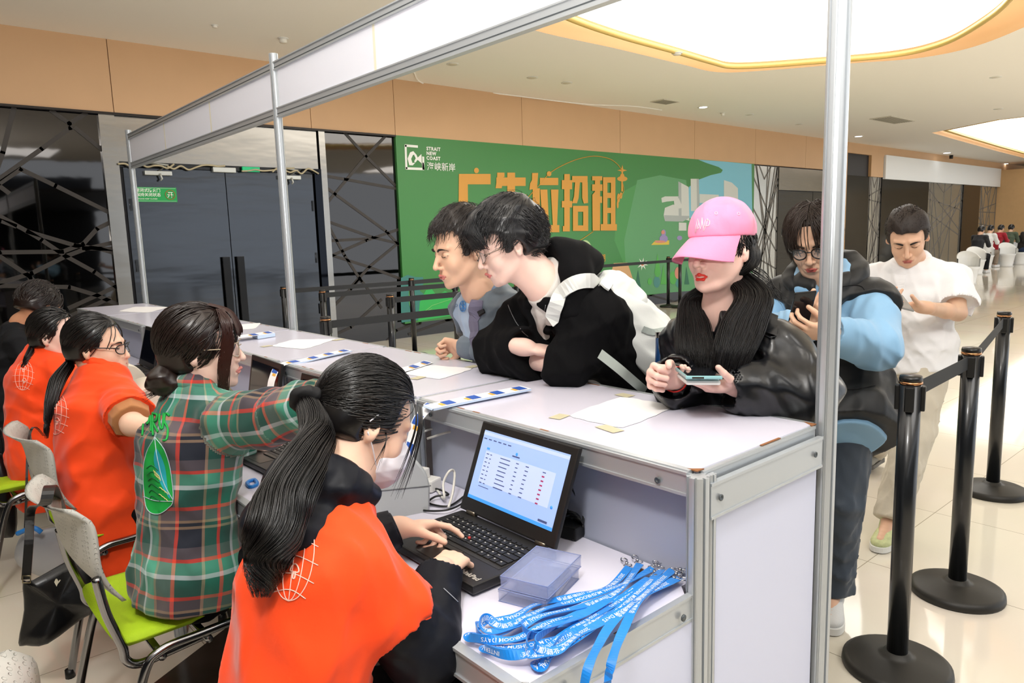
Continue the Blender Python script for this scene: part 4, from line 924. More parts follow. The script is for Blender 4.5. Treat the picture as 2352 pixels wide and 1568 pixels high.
# ================================================================== BAGS
leather = mat('black_leather', '0e0e10', rough=.32, bump=(120, .25, .002)); silver = mat('silver_nylon', '9a9ba0', rough=.35, metal=.35, bump=(9, .6, .01))
def soft_prism(mb, poly, n, t0, nseg=5, bulge=1.):
    """poly of 3-D points (planar), inflated along n by t0"""
    P = [V(p) for p in poly]; c = sum(P, V()) / len(P); n = V(n).normalized(); N = len(P); vs = []
    rings = [(.0, 1.0 * .55), (.45, .95), (.75, .75), (1.0, .0)]
    rings = [(.25, 1.), (.7, .9), (.93, .6), (1., .0)]
    for sgn in (-1, 1):
        vs.append(c + n * sgn * t0)
        for k, h in rings: vs += [c.lerp(p, k) + n * sgn * t0 * h for p in P]
    fs = []
    for sgn, off in ((0, 0), (1, 1 + N * 4)):
        for i in range(N): fs.append((off, off + 1 + i, off + 1 + (i + 1) % N))
        for r in range(3):
            for i in range(N): a = off + 1 + r * N; fs.append((a + i, a + (i + 1) % N, a + N + (i + 1) % N, a + N + i))
    return mb.add(vs, fs, True)
D = 2.32
def hb(px, py, d=D): return ad(px, py, d)
nb = camdir(.15, .25, -1)
bag = empty('handbag', hb(110, 1400), 0, 'black leather handbag hanging by its strap behind the plaid shirt chair', 'bag')
outl = [(52, 1335), (75, 1332), (180, 1275), (205, 1285), (245, 1375), (240, 1395), (190, 1420), (110, 1478), (60, 1482), (42, 1476), (55, 1400)]
pts = [hb(*p, D + (.10 if p[0] > 150 else 0)) for p in outl]
kid(soft_prism(MB(), catmull(pts, 3, True), camdir(.5, .3, -1), .03), 'body', leather, bag)
mb = MB(); S_ = [hb(60, 1330, D - .02), hb(66, 1250, D - .02), hb(72, 1170, D - .02), V((-1.415, 1.19, .872)), V((-1.38, 1.32, .874)), hb(150, 1190, 2.45), hb(185, 1280, 2.42)]
mb.ribbon(catmull(S_, 8), [camdir(1, 0, .3)] * (6 * 8 + 1), .026, .003); kid(mb, 'strap', leather, bag)
kid(MB().tube([hb(52, 1322, D - .03), hb(70, 1322, D - .03), hb(70, 1338, D - .03), hb(52, 1338, D - .03)], .002, 6, closed=True), 'ring', mat('antique_ring', '8f8468', rough=.3, metal=1), bag)
kid(MB().prism([(0, -.012), (.006, .004), (.002, .014), (-.002, .014), (-.006, .004)], 0, .002).box((.007, .004, .001), (.003, .012, .002), Matrix.Rotation(-.6, 3, 'Z')), 'emblem', mat('emblem_silver', 'c8c8bc', rough=.3, metal=.8), bag).matrix_parent_inverse = Matrix.Translation(-V(bag.location)) @ (Matrix.Translation(hb(130, 1338, D - .062)) @ frame((0, 0, 0), camdir(1, 0, .4), camdir(0, 1, -.2)))
D2 = 2.75
bag2 = empty('shoulder_bag', hb(130, 1250, D2), 0, 'silver and black shoulder bag resting beneath the second green chair', 'bag')
outl = [(38, 1265), (55, 1228), (95, 1215), (150, 1205), (190, 1200), (205, 1230), (210, 1290), (190, 1320), (120, 1330), (60, 1310), (40, 1290)]
kid(soft_prism(MB(), catmull([hb(*p, D2) for p in outl], 3, True), camdir(.2, .3, -1), .06), 'body', silver, bag2)
outl = [(150, 1185), (195, 1180), (208, 1250), (210, 1295), (195, 1320), (178, 1290), (165, 1240)]
kid(soft_prism(MB(), catmull([hb(*p, D2 - .05) for p in outl], 3, True), camdir(.2, .3, -1), .045), 'side_pocket', leather, bag2)
kid(MB().ribbon(catmull([hb(58, 1215, D2 - .06), hb(61, 1120, D2 - .1), hb(63, 1040, D2), V((-1.335, 2.03, .872)), V((-1.31, 2.1, .872)), hb(100, 1000, 3.02)], 8), [camdir(1, 0, .3)] * 41, .008, .003), 'strap', leather, bag2)
kid(MB().tube(catmull([hb(40, 1225, D2 - .08), hb(75, 1212, D2 - .09), hb(95, 1222, D2 - .08)], 6), .009, 8), 'blue_handle', mat('blue_webbing', '1d6fb8'), bag2)
D3 = 3.3
bag3 = empty('tote_bag', hb(5, 1120, D3), 0, 'black soft tote bag hanging at the far left edge below the furthest orange shirt', 'bag')
kid(soft_prism(MB(), catmull([hb(*p, D3) for p in ((-60, 1000), (0, 1040), (22, 1080), (34, 1150), (34, 1225), (10, 1235), (-60, 1240))], 3, True), camdir(.3, .3, -1), .06), 'body', leather, bag3)
kid(MB().tube(catmull([hb(-20, 1020, D3), hb(0, 985, D3), hb(8, 1010, D3), hb(12, 1060, D3)], 6), .008, 8), 'handle', leather, bag3)

# ================================================================== DISTANT SEATING
wch = mat('white_shell_chair', 'efefec', rough=.4)
def tub_chair(p, rz, label):
    t = empty('tub_chair', (p.x, p.y, 0), rz, label, 'chair', 'white chairs in the distant seating area')
    mb = MB(); prof = []
    vs = []; fs = []; n = 20
    for z, r, rb in ((.0, .20, .2), (.05, .17, .17), (.36, .22, .22), (.42, .25, .25)):
        for k in range(n): a = 2 * math.pi * k / n; vs.append((r * math.cos(a), r * math.sin(a), z))
    for i in range(3):
        for k in range(n): fs.append((i * n + k, i * n + (k + 1) % n, (i + 1) * n + (k + 1) % n, (i + 1) * n + k))
    fs.append([3 * n + k for k in range(n)]); fs.append(list(range(n))[::-1]); MB().add(vs, fs, True).build('seat', wch, t)
    vs = []; fs = []; m_ = 14
    for rr in (.25, .225):
        for z in (.40, .6, .78):
            for k in range(m_): a = math.pi * (1.0 + k / (m_ - 1)); h = z if z < .7 else .62 + .18 * math.sin(a - math.pi) ; vs.append((rr * (1 + .15 * (z - .4)) * math.cos(a), rr * (1 + .15 * (z - .4)) * math.sin(a), h))
    for s in (0, 3 * m_):
        for i in range(2):
            for k in range(m_ - 1): a = s + i * m_ + k; fs.append((a, a + 1, a + m_ + 1, a + m_))
    for k in range(m_ - 1): a = 2 * m_ + k; fs.append((a, a + 1, a + 3 * m_ + 1, a + 3 * m_))
    MB().add(vs, fs, True).build('back', wch, t)
    return t
# ================================================================== IMPLICIT SURFACES
RESK = 1.0
class SDF:
    """smooth union of shapes sampled on a grid and meshed as one continuous surface"""
    def __init__(s): s.it = []; s.disp = None; s.cuts = []
    def cap(s, a, b, ra, rb=None, k=.02, op='u', sx=None):
        a = np.array(a, float); b = np.array(b, float); rb = ra if rb is None else rb; R = max(ra, rb)
        def f(P):
            d = b - a; L = max(1e-9, d @ d); t = np.clip(((P - a) @ d) / L, 0, 1)
            q = P - a - t[..., None] * d
            return np.sqrt((q * q).sum(-1)) - (ra + (rb - ra) * t)
        s.it.append((f, np.minimum(a, b) - R, np.maximum(a, b) + R, k, op)); return s
    def ell(s, c, r, R=None, k=.02, op='u'):
        c = np.array(c, float); r = np.array(r, float); M = np.eye(3) if R is None else np.array(R)  # columns = axes
        ext = np.sqrt(((M * r) ** 2).sum(1))
        def f(P):
            q = (P - c) @ M; k0 = np.sqrt(((q / r) ** 2).sum(-1)); k1 = np.sqrt(((q / (r * r)) ** 2).sum(-1)) + 1e-9
            return k0 * (k0 - 1) / k1
        s.it.append((f, c - ext, c + ext, k, op)); return s
    def box(s, c, h, R=None, rd=.005, k=.01, op='u'):
        c = np.array(c, float); h = np.array(h, float); M = np.eye(3) if R is None else np.array(R); ext = (np.abs(M) * h).sum(1) + rd
        def f(P):
            q = np.abs((P - c) @ M) - (h - rd); return np.sqrt((np.maximum(q, 0) ** 2).sum(-1)) + np.minimum(q.max(-1), 0) - rd
        s.it.append((f, c - ext, c + ext, k, op)); return s
    def loft(s, nodes, k=.03, op='u', p=2.3):
        """nodes: (centre, side vector, half width, half depth)"""
        C = [np.array(n[0], float) for n in nodes]; S = [np.array(n[1], float) / np.linalg.norm(n[1]) for n in nodes]; W = [n[2] for n in nodes]; D = [n[3] for n in nodes]
        m = max(W); lo = np.min(C, 0) - m; hi = np.max(C, 0) + m
        def f(P):
            best = None
            for i in range(len(C) - 1):
                d = C[i + 1] - C[i]; L = d @ d; t = np.clip(((P - C[i]) @ d) / L, 0, 1)
                q = P - C[i] - t[..., None] * d
                sv = S[i] + (S[i + 1] - S[i]) * .5; ax = d / math.sqrt(L); sv = sv - ax * (sv @ ax); sv /= np.linalg.norm(sv); nv = np.cross(ax, sv)
                w_ = W[i] + (W[i + 1] - W[i]) * t; d_ = D[i] + (D[i + 1] - D[i]) * t
                u = np.abs(q @ sv); v = np.abs(q @ nv); h = np.abs(q @ ax)
                rr = ((u / w_) ** p + (v / d_) ** p + 1e-12) ** (1 / p)
                lat = np.sqrt(u * u + v * v) + 1e-9
                dd = lat * (1 - 1 / np.maximum(rr, 1e-3)); dd = np.where(rr < .25, -np.minimum(w_, d_) * .75, dd)
                mn = np.minimum(w_, d_) * .55
                dd = np.where(h > 1e-6, np.sqrt(np.maximum(dd + mn, 0) ** 2 + h * h) - mn, dd)
                best = dd if best is None else smin(best, dd, .012)
            return best
        s.it.append((f, lo, hi, k, op)); return s
    def cut(s, point, normal, soft=.003):
        """remove everything on the side the normal points to"""
        s.cuts.append((np.array(point, float), np.array(normal, float) / np.linalg.norm(normal), soft, None, None)); return s
    def cutnear(s, point, normal, centre, rad, soft=.003):
        s.cuts.append((np.array(point, float), np.array(normal, float) / np.linalg.norm(normal), soft, np.array(centre, float), rad)); return s
    def mesh(s, res, smooth=1):
        res = res * RESK
        U = [i for i in s.it if i[4] in ('u',)]
        lo = np.min([i[1] for i in U], 0) - res * 3; hi = np.max([i[2] for i in U], 0) + res * 3
        if s.disp is not None: lo = lo - .012; hi = hi + .012
        n = np.ceil((hi - lo) / res).astype(int) + 1
        X = [lo[i] + np.arange(n[i]) * res for i in range(3)]
        D = np.full(n, .06, np.float32)
        for f, a, b, k, op in s.it:
            mg = k + res * 3 + (.02 if s.disp is not None else .005)
            i0 = np.clip(np.floor((a - mg - lo) / res).astype(int), 0, n - 1); i1 = np.clip(np.ceil((b + mg - lo) / res).astype(int) + 1, 1, n)
            if (i1 <= i0).any(): continue
            sl = tuple(slice(i0[j], i1[j]) for j in range(3))
            P = np.stack(np.meshgrid(X[0][sl[0]], X[1][sl[1]], X[2][sl[2]], indexing='ij'), -1)
            d = f(P)
            if op == 'u': D[sl] = smin(D[sl], d, k)
            elif op == 's': D[sl] = -smin(-D[sl], d, k)
            elif op == 'i': T = np.full(n, 1., np.float32); T[sl] = d; D = np.maximum(D, T)
        if s.disp is not None or s.cuts:
            P = np.stack(np.meshgrid(*X, indexing='ij'), -1)
            if s.disp is not None:
                near = np.abs(D) < .035; D[near] += s.disp(P[near]).astype(np.float32)
            for c, nn, soft, cc, rad in s.cuts:
                d = (P - c) @ nn
                if cc is not None: d = np.minimum(d, (rad - np.sqrt(((P - cc) ** 2).sum(-1))))
                D = -smin(-D, -d, soft)
        return nets(D.astype(np.float32), lo, res, smooth)
def smin(a, b, k):
    if k <= 1e-5: return np.minimum(a, b)
    h = np.maximum(k - np.abs(a - b), 0) / k; return np.minimum(a, b) - h * h * k * .25
def nets(D, lo, res, smooth=1):
    neg = D < 0; n = np.array(D.shape)
    c = neg[:-1, :-1, :-1].astype(np.int8)
    cnt = sum(neg[i:n[0] - 1 + i, j:n[1] - 1 + j, k:n[2] - 1 + k].astype(np.int8) for i in (0, 1) for j in (0, 1) for k in (0, 1))
    act = (cnt > 0) & (cnt < 8); idx = np.argwhere(act)
    if len(idx) == 0: return np.zeros((0, 3)), np.zeros((0, 4), int)
    vid = np.full(act.shape, -1, np.int32); vid[act] = np.arange(len(idx))
    cor = np.array([(i, j, k) for i in (0, 1) for j in (0, 1) for k in (0, 1)])
    val = np.stack([D[idx[:, 0] + a, idx[:, 1] + b, idx[:, 2] + c_] for a, b, c_ in cor], 1)
    acc = np.zeros((len(idx), 3)); num = np.zeros(len(idx))
    for a in range(8):
        for b in range(a + 1, 8):
            if np.abs(cor[a] - cor[b]).sum() == 1:
                va, vb = val[:, a], val[:, b]; m_ = (va < 0) != (vb < 0)
                t = np.where(m_, va / np.where(m_, va - vb, 1), 0)
                acc += np.where(m_[:, None], cor[a] + t[:, None] * (cor[b] - cor[a]), 0); num += m_
    vs = lo + (idx + acc / num[:, None]) * res
    F = []
    for ax_ in range(3):
        o = [i for i in range(3) if i != ax_]
        sl0 = [slice(None)] * 3; sl1 = [slice(None)] * 3; sl0[ax_] = slice(0, -1); sl1[ax_] = slice(1, None)
        ch = neg[tuple(sl0)] != neg[tuple(sl1)]
        e = np.argwhere(ch); e = e[(e[:, o[0]] > 0) & (e[:, o[1]] > 0)]
        e = e[(e[:, o[0]] < n[o[0]] - 1) & (e[:, o[1]] < n[o[1]] - 1)]
        q = []
        for da, db in ((0, 0), (1, 0), (1, 1), (0, 1)):
            p = e.copy(); p[:, o[0]] -= da; p[:, o[1]] -= db; q.append(vid[p[:, 0], p[:, 1], p[:, 2]])
        q = np.stack(q, 1); fl = neg[e[:, 0], e[:, 1], e[:, 2]]
        if ax_ == 1: fl = ~fl
        q[fl] = q[fl][:, ::-1]; F.append(q)
    F = np.concatenate(F); F = F[(F >= 0).all(1)][:, ::-1]
    for _ in range(smooth):
        a = np.zeros_like(vs); w_ = np.zeros(len(vs))
        for i in range(4):
            for j in (i - 1, (i + 1) % 4):
                np.add.at(a, F[:, i], vs[F[:, j]]); np.add.at(w_, F[:, i], 1)
        vs = vs * .5 + .5 * a / np.maximum(w_, 1)[:, None]
    return vs, F
def np_mesh(name, parts, m, parent):
    """parts: list of (verts, faces) arrays -> one mesh object, world coordinates, parented"""
    off = 0; VV = []; FF = []
    for v, f in parts:
        if len(v): VV.append(np.asarray(v, float)); FF += (np.asarray(f) + off).tolist() if isinstance(f, np.ndarray) else [[i + off for i in q] for q in f]; off += len(v)
    me = bpy.data.meshes.new(name); VV = np.concatenate(VV)
    me.from_pydata(VV.tolist(), [], FF); me.polygons.foreach_set('use_smooth', [True] * len(me.polygons)); me.update()
    o = link(name, me, m, parent)
    if parent is not None: o.matrix_parent_inverse = Matrix.Translation(-V(parent.location))
    return o
def folds(seed, amp=.005, freq=22, direction=(0, 0, 1), aniso=.45):
    """cloth folds: warped ridges, longer along `direction`"""
    r = np.random.RandomState(seed); d = np.array(direction, float); d /= np.linalg.norm(d)
    ks = []; freq = freq * 3.0 if freq < 60 else freq * 1.3
    for i in range(5):
        v = r.normal(size=3); v -= d * (v @ d) * (1 - aniso); v /= np.linalg.norm(v) + 1e-9; ks.append((v * freq * r.uniform(.6, 2.0), r.uniform(0, 6.28), r.uniform(.4, 1)))
    wv = [(r.normal(size=3) * 7, r.uniform(0, 6)) for _ in range(3)]
    def f(P):
        wp = sum(np.sin(P @ k + ph) for k, ph in wv) * .9
        s = 0
        for k, ph, a in ks: s = s + a * np.exp(-4 * np.sin(.5 * (P @ k) + ph + wp) ** 2)
        return -amp * s * .75
    return f
def R3(x, y, z): return np.array([x, y, z]).T if not isinstance(x, np.ndarray) else np.stack([x, y, z], 1)
def hframe(face, up):
    y = np.array(face, float); y /= np.linalg.norm(y); z = np.array(up, float); z -= y * (y @ z); z /= np.linalg.norm(z); x = np.cross(y, z); return np.stack([x, y, z], 1)

# ------------------------------------------------------------------ materials of people
def skin(name, col): return mat(name, col, rough=.48, sss=.12, spec=.4, noise=(25, .05))
def hairmat(name, col, rough=.33, stretch=(1, 1, 1)):
    m = mat(name, col, rough=rough, spec=.6, bump=(60, .12, .002), stretch=stretch); return m
def wrinkle(m, scale=7., strength=.55, dist=.012):
    """second, larger bump: creases of the cloth"""
    nt = m.node_tree; b = nt.nodes['Principled BSDF']; tc = nt.nodes.new('ShaderNodeTexCoord'); n = nt.nodes.new('ShaderNodeTexNoise'); n.noise_type = 'RIDGED_MULTIFRACTAL'
    n.inputs['Scale'].default_value = scale; n.inputs['Detail'].default_value = 2.2; n.inputs['Distortion'].default_value = .7; n.inputs['Roughness'].default_value = .5
    nt.links.new(tc.outputs['Object'], n.inputs[0]); bp = nt.nodes.new('ShaderNodeBump'); bp.inputs['Strength'].default_value = strength; bp.inputs['Distance'].default_value = dist
    nt.links.new(n.outputs[0], bp.inputs['Height'])
    if b.inputs['Normal'].links: nt.links.new(b.inputs['Normal'].links[0].from_socket, bp.inputs['Normal'])
    nt.links.new(bp.outputs[0], b.inputs['Normal']); return m
def cloth(name, col, rough=.8, bump=(220, .25, .0015), sheen=.15, wr=(5.5, 1.0, .030), **k):
    if name in MATS: return MATS[name]
    dk = sum(srgb(col)) < .05
    return wrinkle(mat(name, col, rough=rough, bump=bump, sheen=0 if dk else sheen, spec=.2 if dk else .35, **k), *wr)

# ------------------------------------------------------------------ head
class Head:
    """c = centre between the ears, face/up directions, s = scale; local metres: x right, y face, z up"""
    def __init__(h, c, face, up, s=1.0, skin_=None): h.c = np.array(c, float); h.M = hframe(face, up); h.s = s
    def W(h, p): return h.c + h.M @ (np.array(p, float) * h.s)
    def D(h, p): return h.M @ np.array(p, float)
def head_sdf(S, h, lips=True, jaw=.048, nose=1., female=False, neck=True, cheek=1.):
    W, s = h.W, h.s; M = h.M
    S.ell(W((0, -.012, .030)), np.array((.074, .094, .088)) * s, M, .01)
    S.ell(W((0, .030, -.020)), np.array((.061, .062, .080)) * s, M, .03)
    S.ell(W((0, .036, -.072)), np.array((jaw, .050, .040)) * s, M, .03)
    S.ell(W((0, .078, -.103)), np.array((.018, .014, .015)) * s, M, .022)
    S.cap(W((.050, -.004, -.045)), W((.026, .062, -.096)), .014 * s, .012 * s, .025); S.cap(W((-.050, -.004, -.045)), W((-.026, .062, -.096)), .014 * s, .012 * s, .025)
    for x in (-1, 1):
        S.ell(W((x * .037, .062, -.034)), np.array((.022, .020, .024)) * s * cheek, M, .022)
        S.cap(W((x * .014, .086, .024)), W((x * .046, .072, .024)), .0085 * s, .007 * s, .014)
        S.ell(W((x * .031, .097, .002)), np.array((.019, .015, .013)) * s, M, .010, 's')
        S.ell(W((x * .0315, .0755, .001)), np.array((.0165, .0125, .0115)) * s, M, .003)
    n = nose
    S.cap(W((0, .088, .010)), W((0, .104 + .006 * n, -.030)), .0065 * s, .0085 * s, .010)
    S.ell(W((0, .106 + .005 * n, -.036)), np.array((.0105, .0095, .0085)) * s, M, .006)
    for x in (-1, 1):
        S.ell(W((x * .0115, .096, -.040)), np.array((.0078, .0095, .0068)) * s, M, .004)
        S.ell(W((x * .0065, .104, -.0475)), np.array((.0038, .005, .0035)) * s, M, .002, 's')
    S.ell(W((0, .085, -.068)), np.array((.027, .014, .020)) * s, M, .012)
    S.cap(W((-.019, .092, -.0705)), W((.019, .092, -.0705)), .0026 * s, None, .005, 's')
    S.ell(W((0, .097, -.053)), np.array((.003, .004, .007)) * s, M, .004, 's')
    for x in (-1, 1):  # ears
        e = hframe(h.D((x * .92, -.45, .05)), h.D((-x * .1, -.22, 1)))
        S.ell(W((x * .077, -.012, -.004)), np.array((.0175, .0062, .031)) * s, e, .008)
        S.ell(W((x * .074, -.006, -.028)), np.array((.0095, .006, .011)) * s, e, .008)
        S.ell(W((x * .083, -.008, -.001)), np.array((.0095, .0055, .017)) * s, e, .004, 's')
        S.cap(W((x * .078, .000, -.008)), W((x * .078, .003, -.014)), .0045 * s, None, .003)
    return S
def face_parts(h, parent, brow='171210', lipc=None, lash=True, open_eyes=False, brow_w=1., mouth_open=0.):
    W, s = h.W, h.s
    def mk(name, S, res, m):
        v, f = S.mesh(res, 1); return np_mesh(name, [(v, f)], m, parent)
    for x in (-1, 1):
        mb = MB(); P = catmull([W((x * .014, .0955, .0165)), W((x * .026, .0955, .0225)), W((x * .040, .087, .0215)), W((x * .052, .074, .014))], 5)
        mb.tube(P, [(.0008 + .0024 * math.sin(math.pi * min(1, i / len(P) + .25)) * brow_w) * s for i in range(len(P))], 6); kid(mb, 'eyebrow', mat('brow_' + brow, brow, rough=.8), parent)
        mb = MB(); P = catmull([W((x * .0175, .0870, .0005)), W((x * .025, .0895, -.0035)), W((x * .034, .0885, -.0045)), W((x * .0475, .0775, -.0005))], 5)
        if lash: mb.tube(P, [.0011 * s] * len(P), 5); kid(mb, 'eyelashes', mat('lash', '1a1210', rough=.7), parent)
    if lipc:
        S = SDF(); o = mouth_open
        S.cap(W((-.015, .0968, -.0668)), W((0, .1030, -.0640)), .0022 * s, .0042 * s, .005).cap(W((.015, .0968, -.0668)), W((0, .1030, -.0640)), .0022 * s, .0042 * s, .005)
        S.cap(W((-.0185, .0925, -.0695 - o * .3)), W((-.013, .0968, -.0668)), .0016 * s, .0022 * s, .003).cap(W((.0185, .0925, -.0695 - o * .3)), W((.013, .0968, -.0668)), .0016 * s, .0022 * s, .003)
        S.cap(W((-.011, .0975, -.0745 - o)), W((.011, .0975, -.0745 - o)), .0042 * s, None, .004).cap(W((-.0175, .0925, -.0710 - o * .5)), W((-.009, .0965, -.0745 - o)), .0018 * s, .0036 * s, .004).cap(W((.0175, .0925, -.0710 - o * .5)), W((.009, .0965, -.0745 - o)), .0018 * s, .0036 * s, .004)
        mk('lips', S, .0013, mat('lips_' + lipc, lipc, rough=.35))
        if o > 0: kid(MB().ribbon([W((-.009, .0970, -.0705)), W((.009, .0970, -.0705))], V(h.D((0, 0, 1))), .003 * s, .002), 'teeth', mat('teeth', 'e8e2da', rough=.3), parent)

# ------------------------------------------------------------------ hand
def hand_sdf(S, wrist, dirn, palmn, side, curl=(.5, .5, .5, .5), thumb=.4, s=1.0, spread=.10, thumbout=.6):
    """dirn: wrist->knuckles, palmn: out of the palm, side=+1 if thumb lies on cross(dirn,palmn) side"""
    y = np.array(dirn, float); y /= np.linalg.norm(y); z = np.array(palmn, float); z -= y * (y @ z); z /= np.linalg.norm(z); x = np.cross(y, z) * side   # x -> thumb side
    w = np.array(wrist, float); P = lambda a, b, c: w + (x * a + y * b + z * c) * s
    S.cap(P(0, -.03, 0), P(0, .015, 0), .026 * s, .024 * s, .015)
    S.ell(P(0, .045, 0), np.array((.036, .048, .0155)) * s, np.stack([x, y, z], 1), .012)
    S.ell(P(.022, .035, .010), np.array((.017, .030, .014)) * s, np.stack([x, y, z], 1), .012)
    kn = [(.029, .086), (.0095, .092), (-.0095, .088), (-.028, .078)]; ln = [(.042, .025, .020), (.046, .029, .021), (.043, .027, .020), (.034, .021, .018)]; rr = [.0088, .0092, .0088, .0078]
    for i in range(4):
        a0 = (1.5 - i) * spread; c = curl[i]
        base = P(kn[i][0] * .72, kn[i][1] * .62, 0); p = P(kn[i][0], kn[i][1], -.001)
        S.cap(base, p, .0115 * s, .0108 * s, .010)
        th = c * 1.25; d0 = np.array([math.sin(a0), math.cos(a0)])
        for j, L in enumerate(ln[i]):
            d = x * d0[0] * math.cos(th) + y * d0[1] * math.cos(th) + z * math.sin(th)
            q = p + d * L * s; S.cap(p, q, rr[i] * s * (1 - .08 * j), rr[i] * s * (.93 - .10 * j), .003); p = q; th += c * (1.45, 1.0, 0)[j]
    t0 = P(.020, .018, .006); d1 = x * thumbout + y * .75 + z * .35; d1 /= np.linalg.norm(d1); t1 = t0 + d1 * .046 * s
    d2 = x * thumbout * (1 - thumb) + y * .85 + z * (.35 + thumb * .6); d2 /= np.linalg.norm(d2); t2 = t1 + d2 * .032 * s
    d3 = d2 + z * thumb * .5 - x * thumb * .4; d3 /= np.linalg.norm(d3); t3 = t2 + d3 * .024 * s
    S.cap(t0, t1, .014 * s, .0108 * s, .010); S.cap(t1, t2, .0106 * s, .0098 * s, .004); S.cap(t2, t3, .0098 * s, .0082 * s, .003)
    return S

# ------------------------------------------------------------------ body
def body_mesh(J, head, hands, parent, skinm, legs=True, female=False, res=.009, headkw=None, neck_r=.052, arm_r=1.0, fine_arms=()):
    """J: dict of joint positions (world). One continuous skin surface."""
    sv = np.array(J['shR']) - np.array(J['shL']); sv /= np.linalg.norm(sv)
    pv = np.array(J['hipR']) - np.array(J['hipL']); pl = (np.array(J['hipR']) + np.array(J['hipL'])) / 2
    S = SDF(); nb = np.array(J['neck']); ch = np.array(J['chest']); wa = np.array(J['waist'])
    S.loft([(pl, pv, .13, .09), (wa, pv + sv * .1, .10, .075), (ch, sv, .12, .085), (nb * .4 + ch * .6, sv, .10, .06)], .04)
    for s_ in 'LR':
        S.cap(nb * .7 + ch * .3, J['sh' + s_], .036, .042, .03)
        S.cap(J['sh' + s_], J['el' + s_], .046 * arm_r, .034 * arm_r, .03).cap(J['el' + s_], J['wr' + s_], .034 * arm_r, .024 * arm_r, .015)
        if legs: S.cap(J['hip' + s_], J['kn' + s_], .075, .05, .04).cap(J['kn' + s_], J['an' + s_], .05, .034, .02); S.cap(J['an' + s_], J['toe' + s_], .032, .025, .02)
    parts = [S.mesh(res)]
    H = SDF(); head_sdf(H, head, **(headkw or {}))
    H.cap(head.W((0, -.022, -.05)), nb, neck_r, neck_r * 1.08, .022); H.cap(head.W((0, .02, -.07)), nb + (head.W((0, .03, 0)) - head.c), .034, .036, .02)
    H.cap(nb, nb * .65 + ch * .35, neck_r * 1.05, .060, .04)
    parts.append(H.mesh(.0031, 1))
    for hd in hands:
        if hd is None: continue
        Q = SDF(); s_ = hd.pop('s_'); hand_sdf(Q, J['wr' + s_], **hd); Q.cap(J['wr' + s_], np.array(J['wr' + s_]) * .35 + np.array(J['el' + s_]) * .65, .0255 * hd.get('s', 1), .034, .02)
        if s_ in fine_arms: Q.cap(np.array(J['wr' + s_]) * .35 + np.array(J['el' + s_]) * .65, J['el' + s_], .034, .037, .02).cap(J['el' + s_], np.array(J['sh' + s_]) * .6 + np.array(J['el' + s_]) * .4, .037, .044, .02)
        parts.append(Q.mesh(.0024, 1))
    return np_mesh('body', parts, skinm, parent)
def torso_cloth(J, off=.02, sleeves='long', sl_r=(.062, .052, .042), hem=None, cuff=.0, seed=1, amp=.006, res=.0055, neck_open=.060, p=2.3, belly=0., collar=0, extra=None, freq=22, k=.03, bw=1., sf=.70, hipw=.0, cuts=()):
    sv = np.array(J['shR']) - np.array(J['shL']); sv /= np.linalg.norm(sv); pv = np.array(J['hipR']) - np.array(J['hipL']); pv /= np.linalg.norm(pv)
    pl = (np.array(J['hipR']) + np.array(J['hipL'])) / 2; nb = np.array(J['neck']); ch = np.array(J['chest']); wa = np.array(J['waist'])
    S = SDF(); ax0 = wa - pl; ax0 /= np.linalg.norm(ax0); h0 = pl - ax0 * (hem if hem is not None else .05)
    S.loft([(h0, pv, (.140 + hipw) * bw + off, (.100 + hipw) * bw + off), (pl + ax0 * .04, pv, (.142 + hipw) * bw + off, .105 * bw + off), (wa, pv + sv, (.115 + belly) * bw + off, (.085 + belly) * bw + off), (ch, sv, .130 * bw + off, .095 * bw + off), (ch + (nb - ch) * .40, sv, .118 * bw + off * .7, .080 * bw + off * .6), (ch + (nb - ch) * .74, sv, .085 * bw + off * .5, .066 * bw + off * .5)], .03, p=p)
    for s_ in 'LR':
        sh = np.array(J['sh' + s_], float); el = np.array(J['el' + s_], float); wr = np.array(J['wr' + s_], float)
        S.cap(nb - (nb - ch) * .28, sh, .040 * bw + off * .3, sl_r[0] * .88, .035)
        if sleeves == 'none': S.cap(sh, sh * .9 + el * .1, sl_r[0], None, .04)
        elif sleeves == 'short': S.cap(sh, sh * (1 - sf) + el * sf, sl_r[0], sl_r[1] * 1.12, .022)
        else:
            S.cap(sh, el, sl_r[0], sl_r[1], .022); e2 = wr + (el - wr) * cuff; S.cap(el, e2, sl_r[1], sl_r[2], .02)
    if extra: extra(S)
    f0 = folds(seed, amp, freq, ax0); S.disp = f0
    ud = nb - ch; ud /= np.linalg.norm(ud)
    S.cap(nb - ud * .02, nb + ud * .25, neck_open, neck_open * 1.5, .01, 's')
    S.cut(h0 - ax0 * .02, -ax0)
    for s_ in 'LR':
        sh = np.array(J['sh' + s_], float); el = np.array(J['el' + s_], float); wr = np.array(J['wr' + s_], float)
        if sleeves == 'short': c = sh * (1 - sf) + el * sf; S.cutnear(c, el - sh, c + (el - sh) / np.linalg.norm(el - sh) * .05, .09, .004)
        elif sleeves == 'long': e2 = wr + (el - wr) * cuff; d = (wr - el) / np.linalg.norm(wr - el); S.cutnear(e2 + d * .004, d, e2 + d * .04, .055, .003)
        elif sleeves == 'none':
            d = (el - sh) / np.linalg.norm(el - sh); c = sh + d * .03; S.cutnear(c, d, c + d * .1, .14, .006)
    for c in cuts: S.cutnear(*c)
    return S
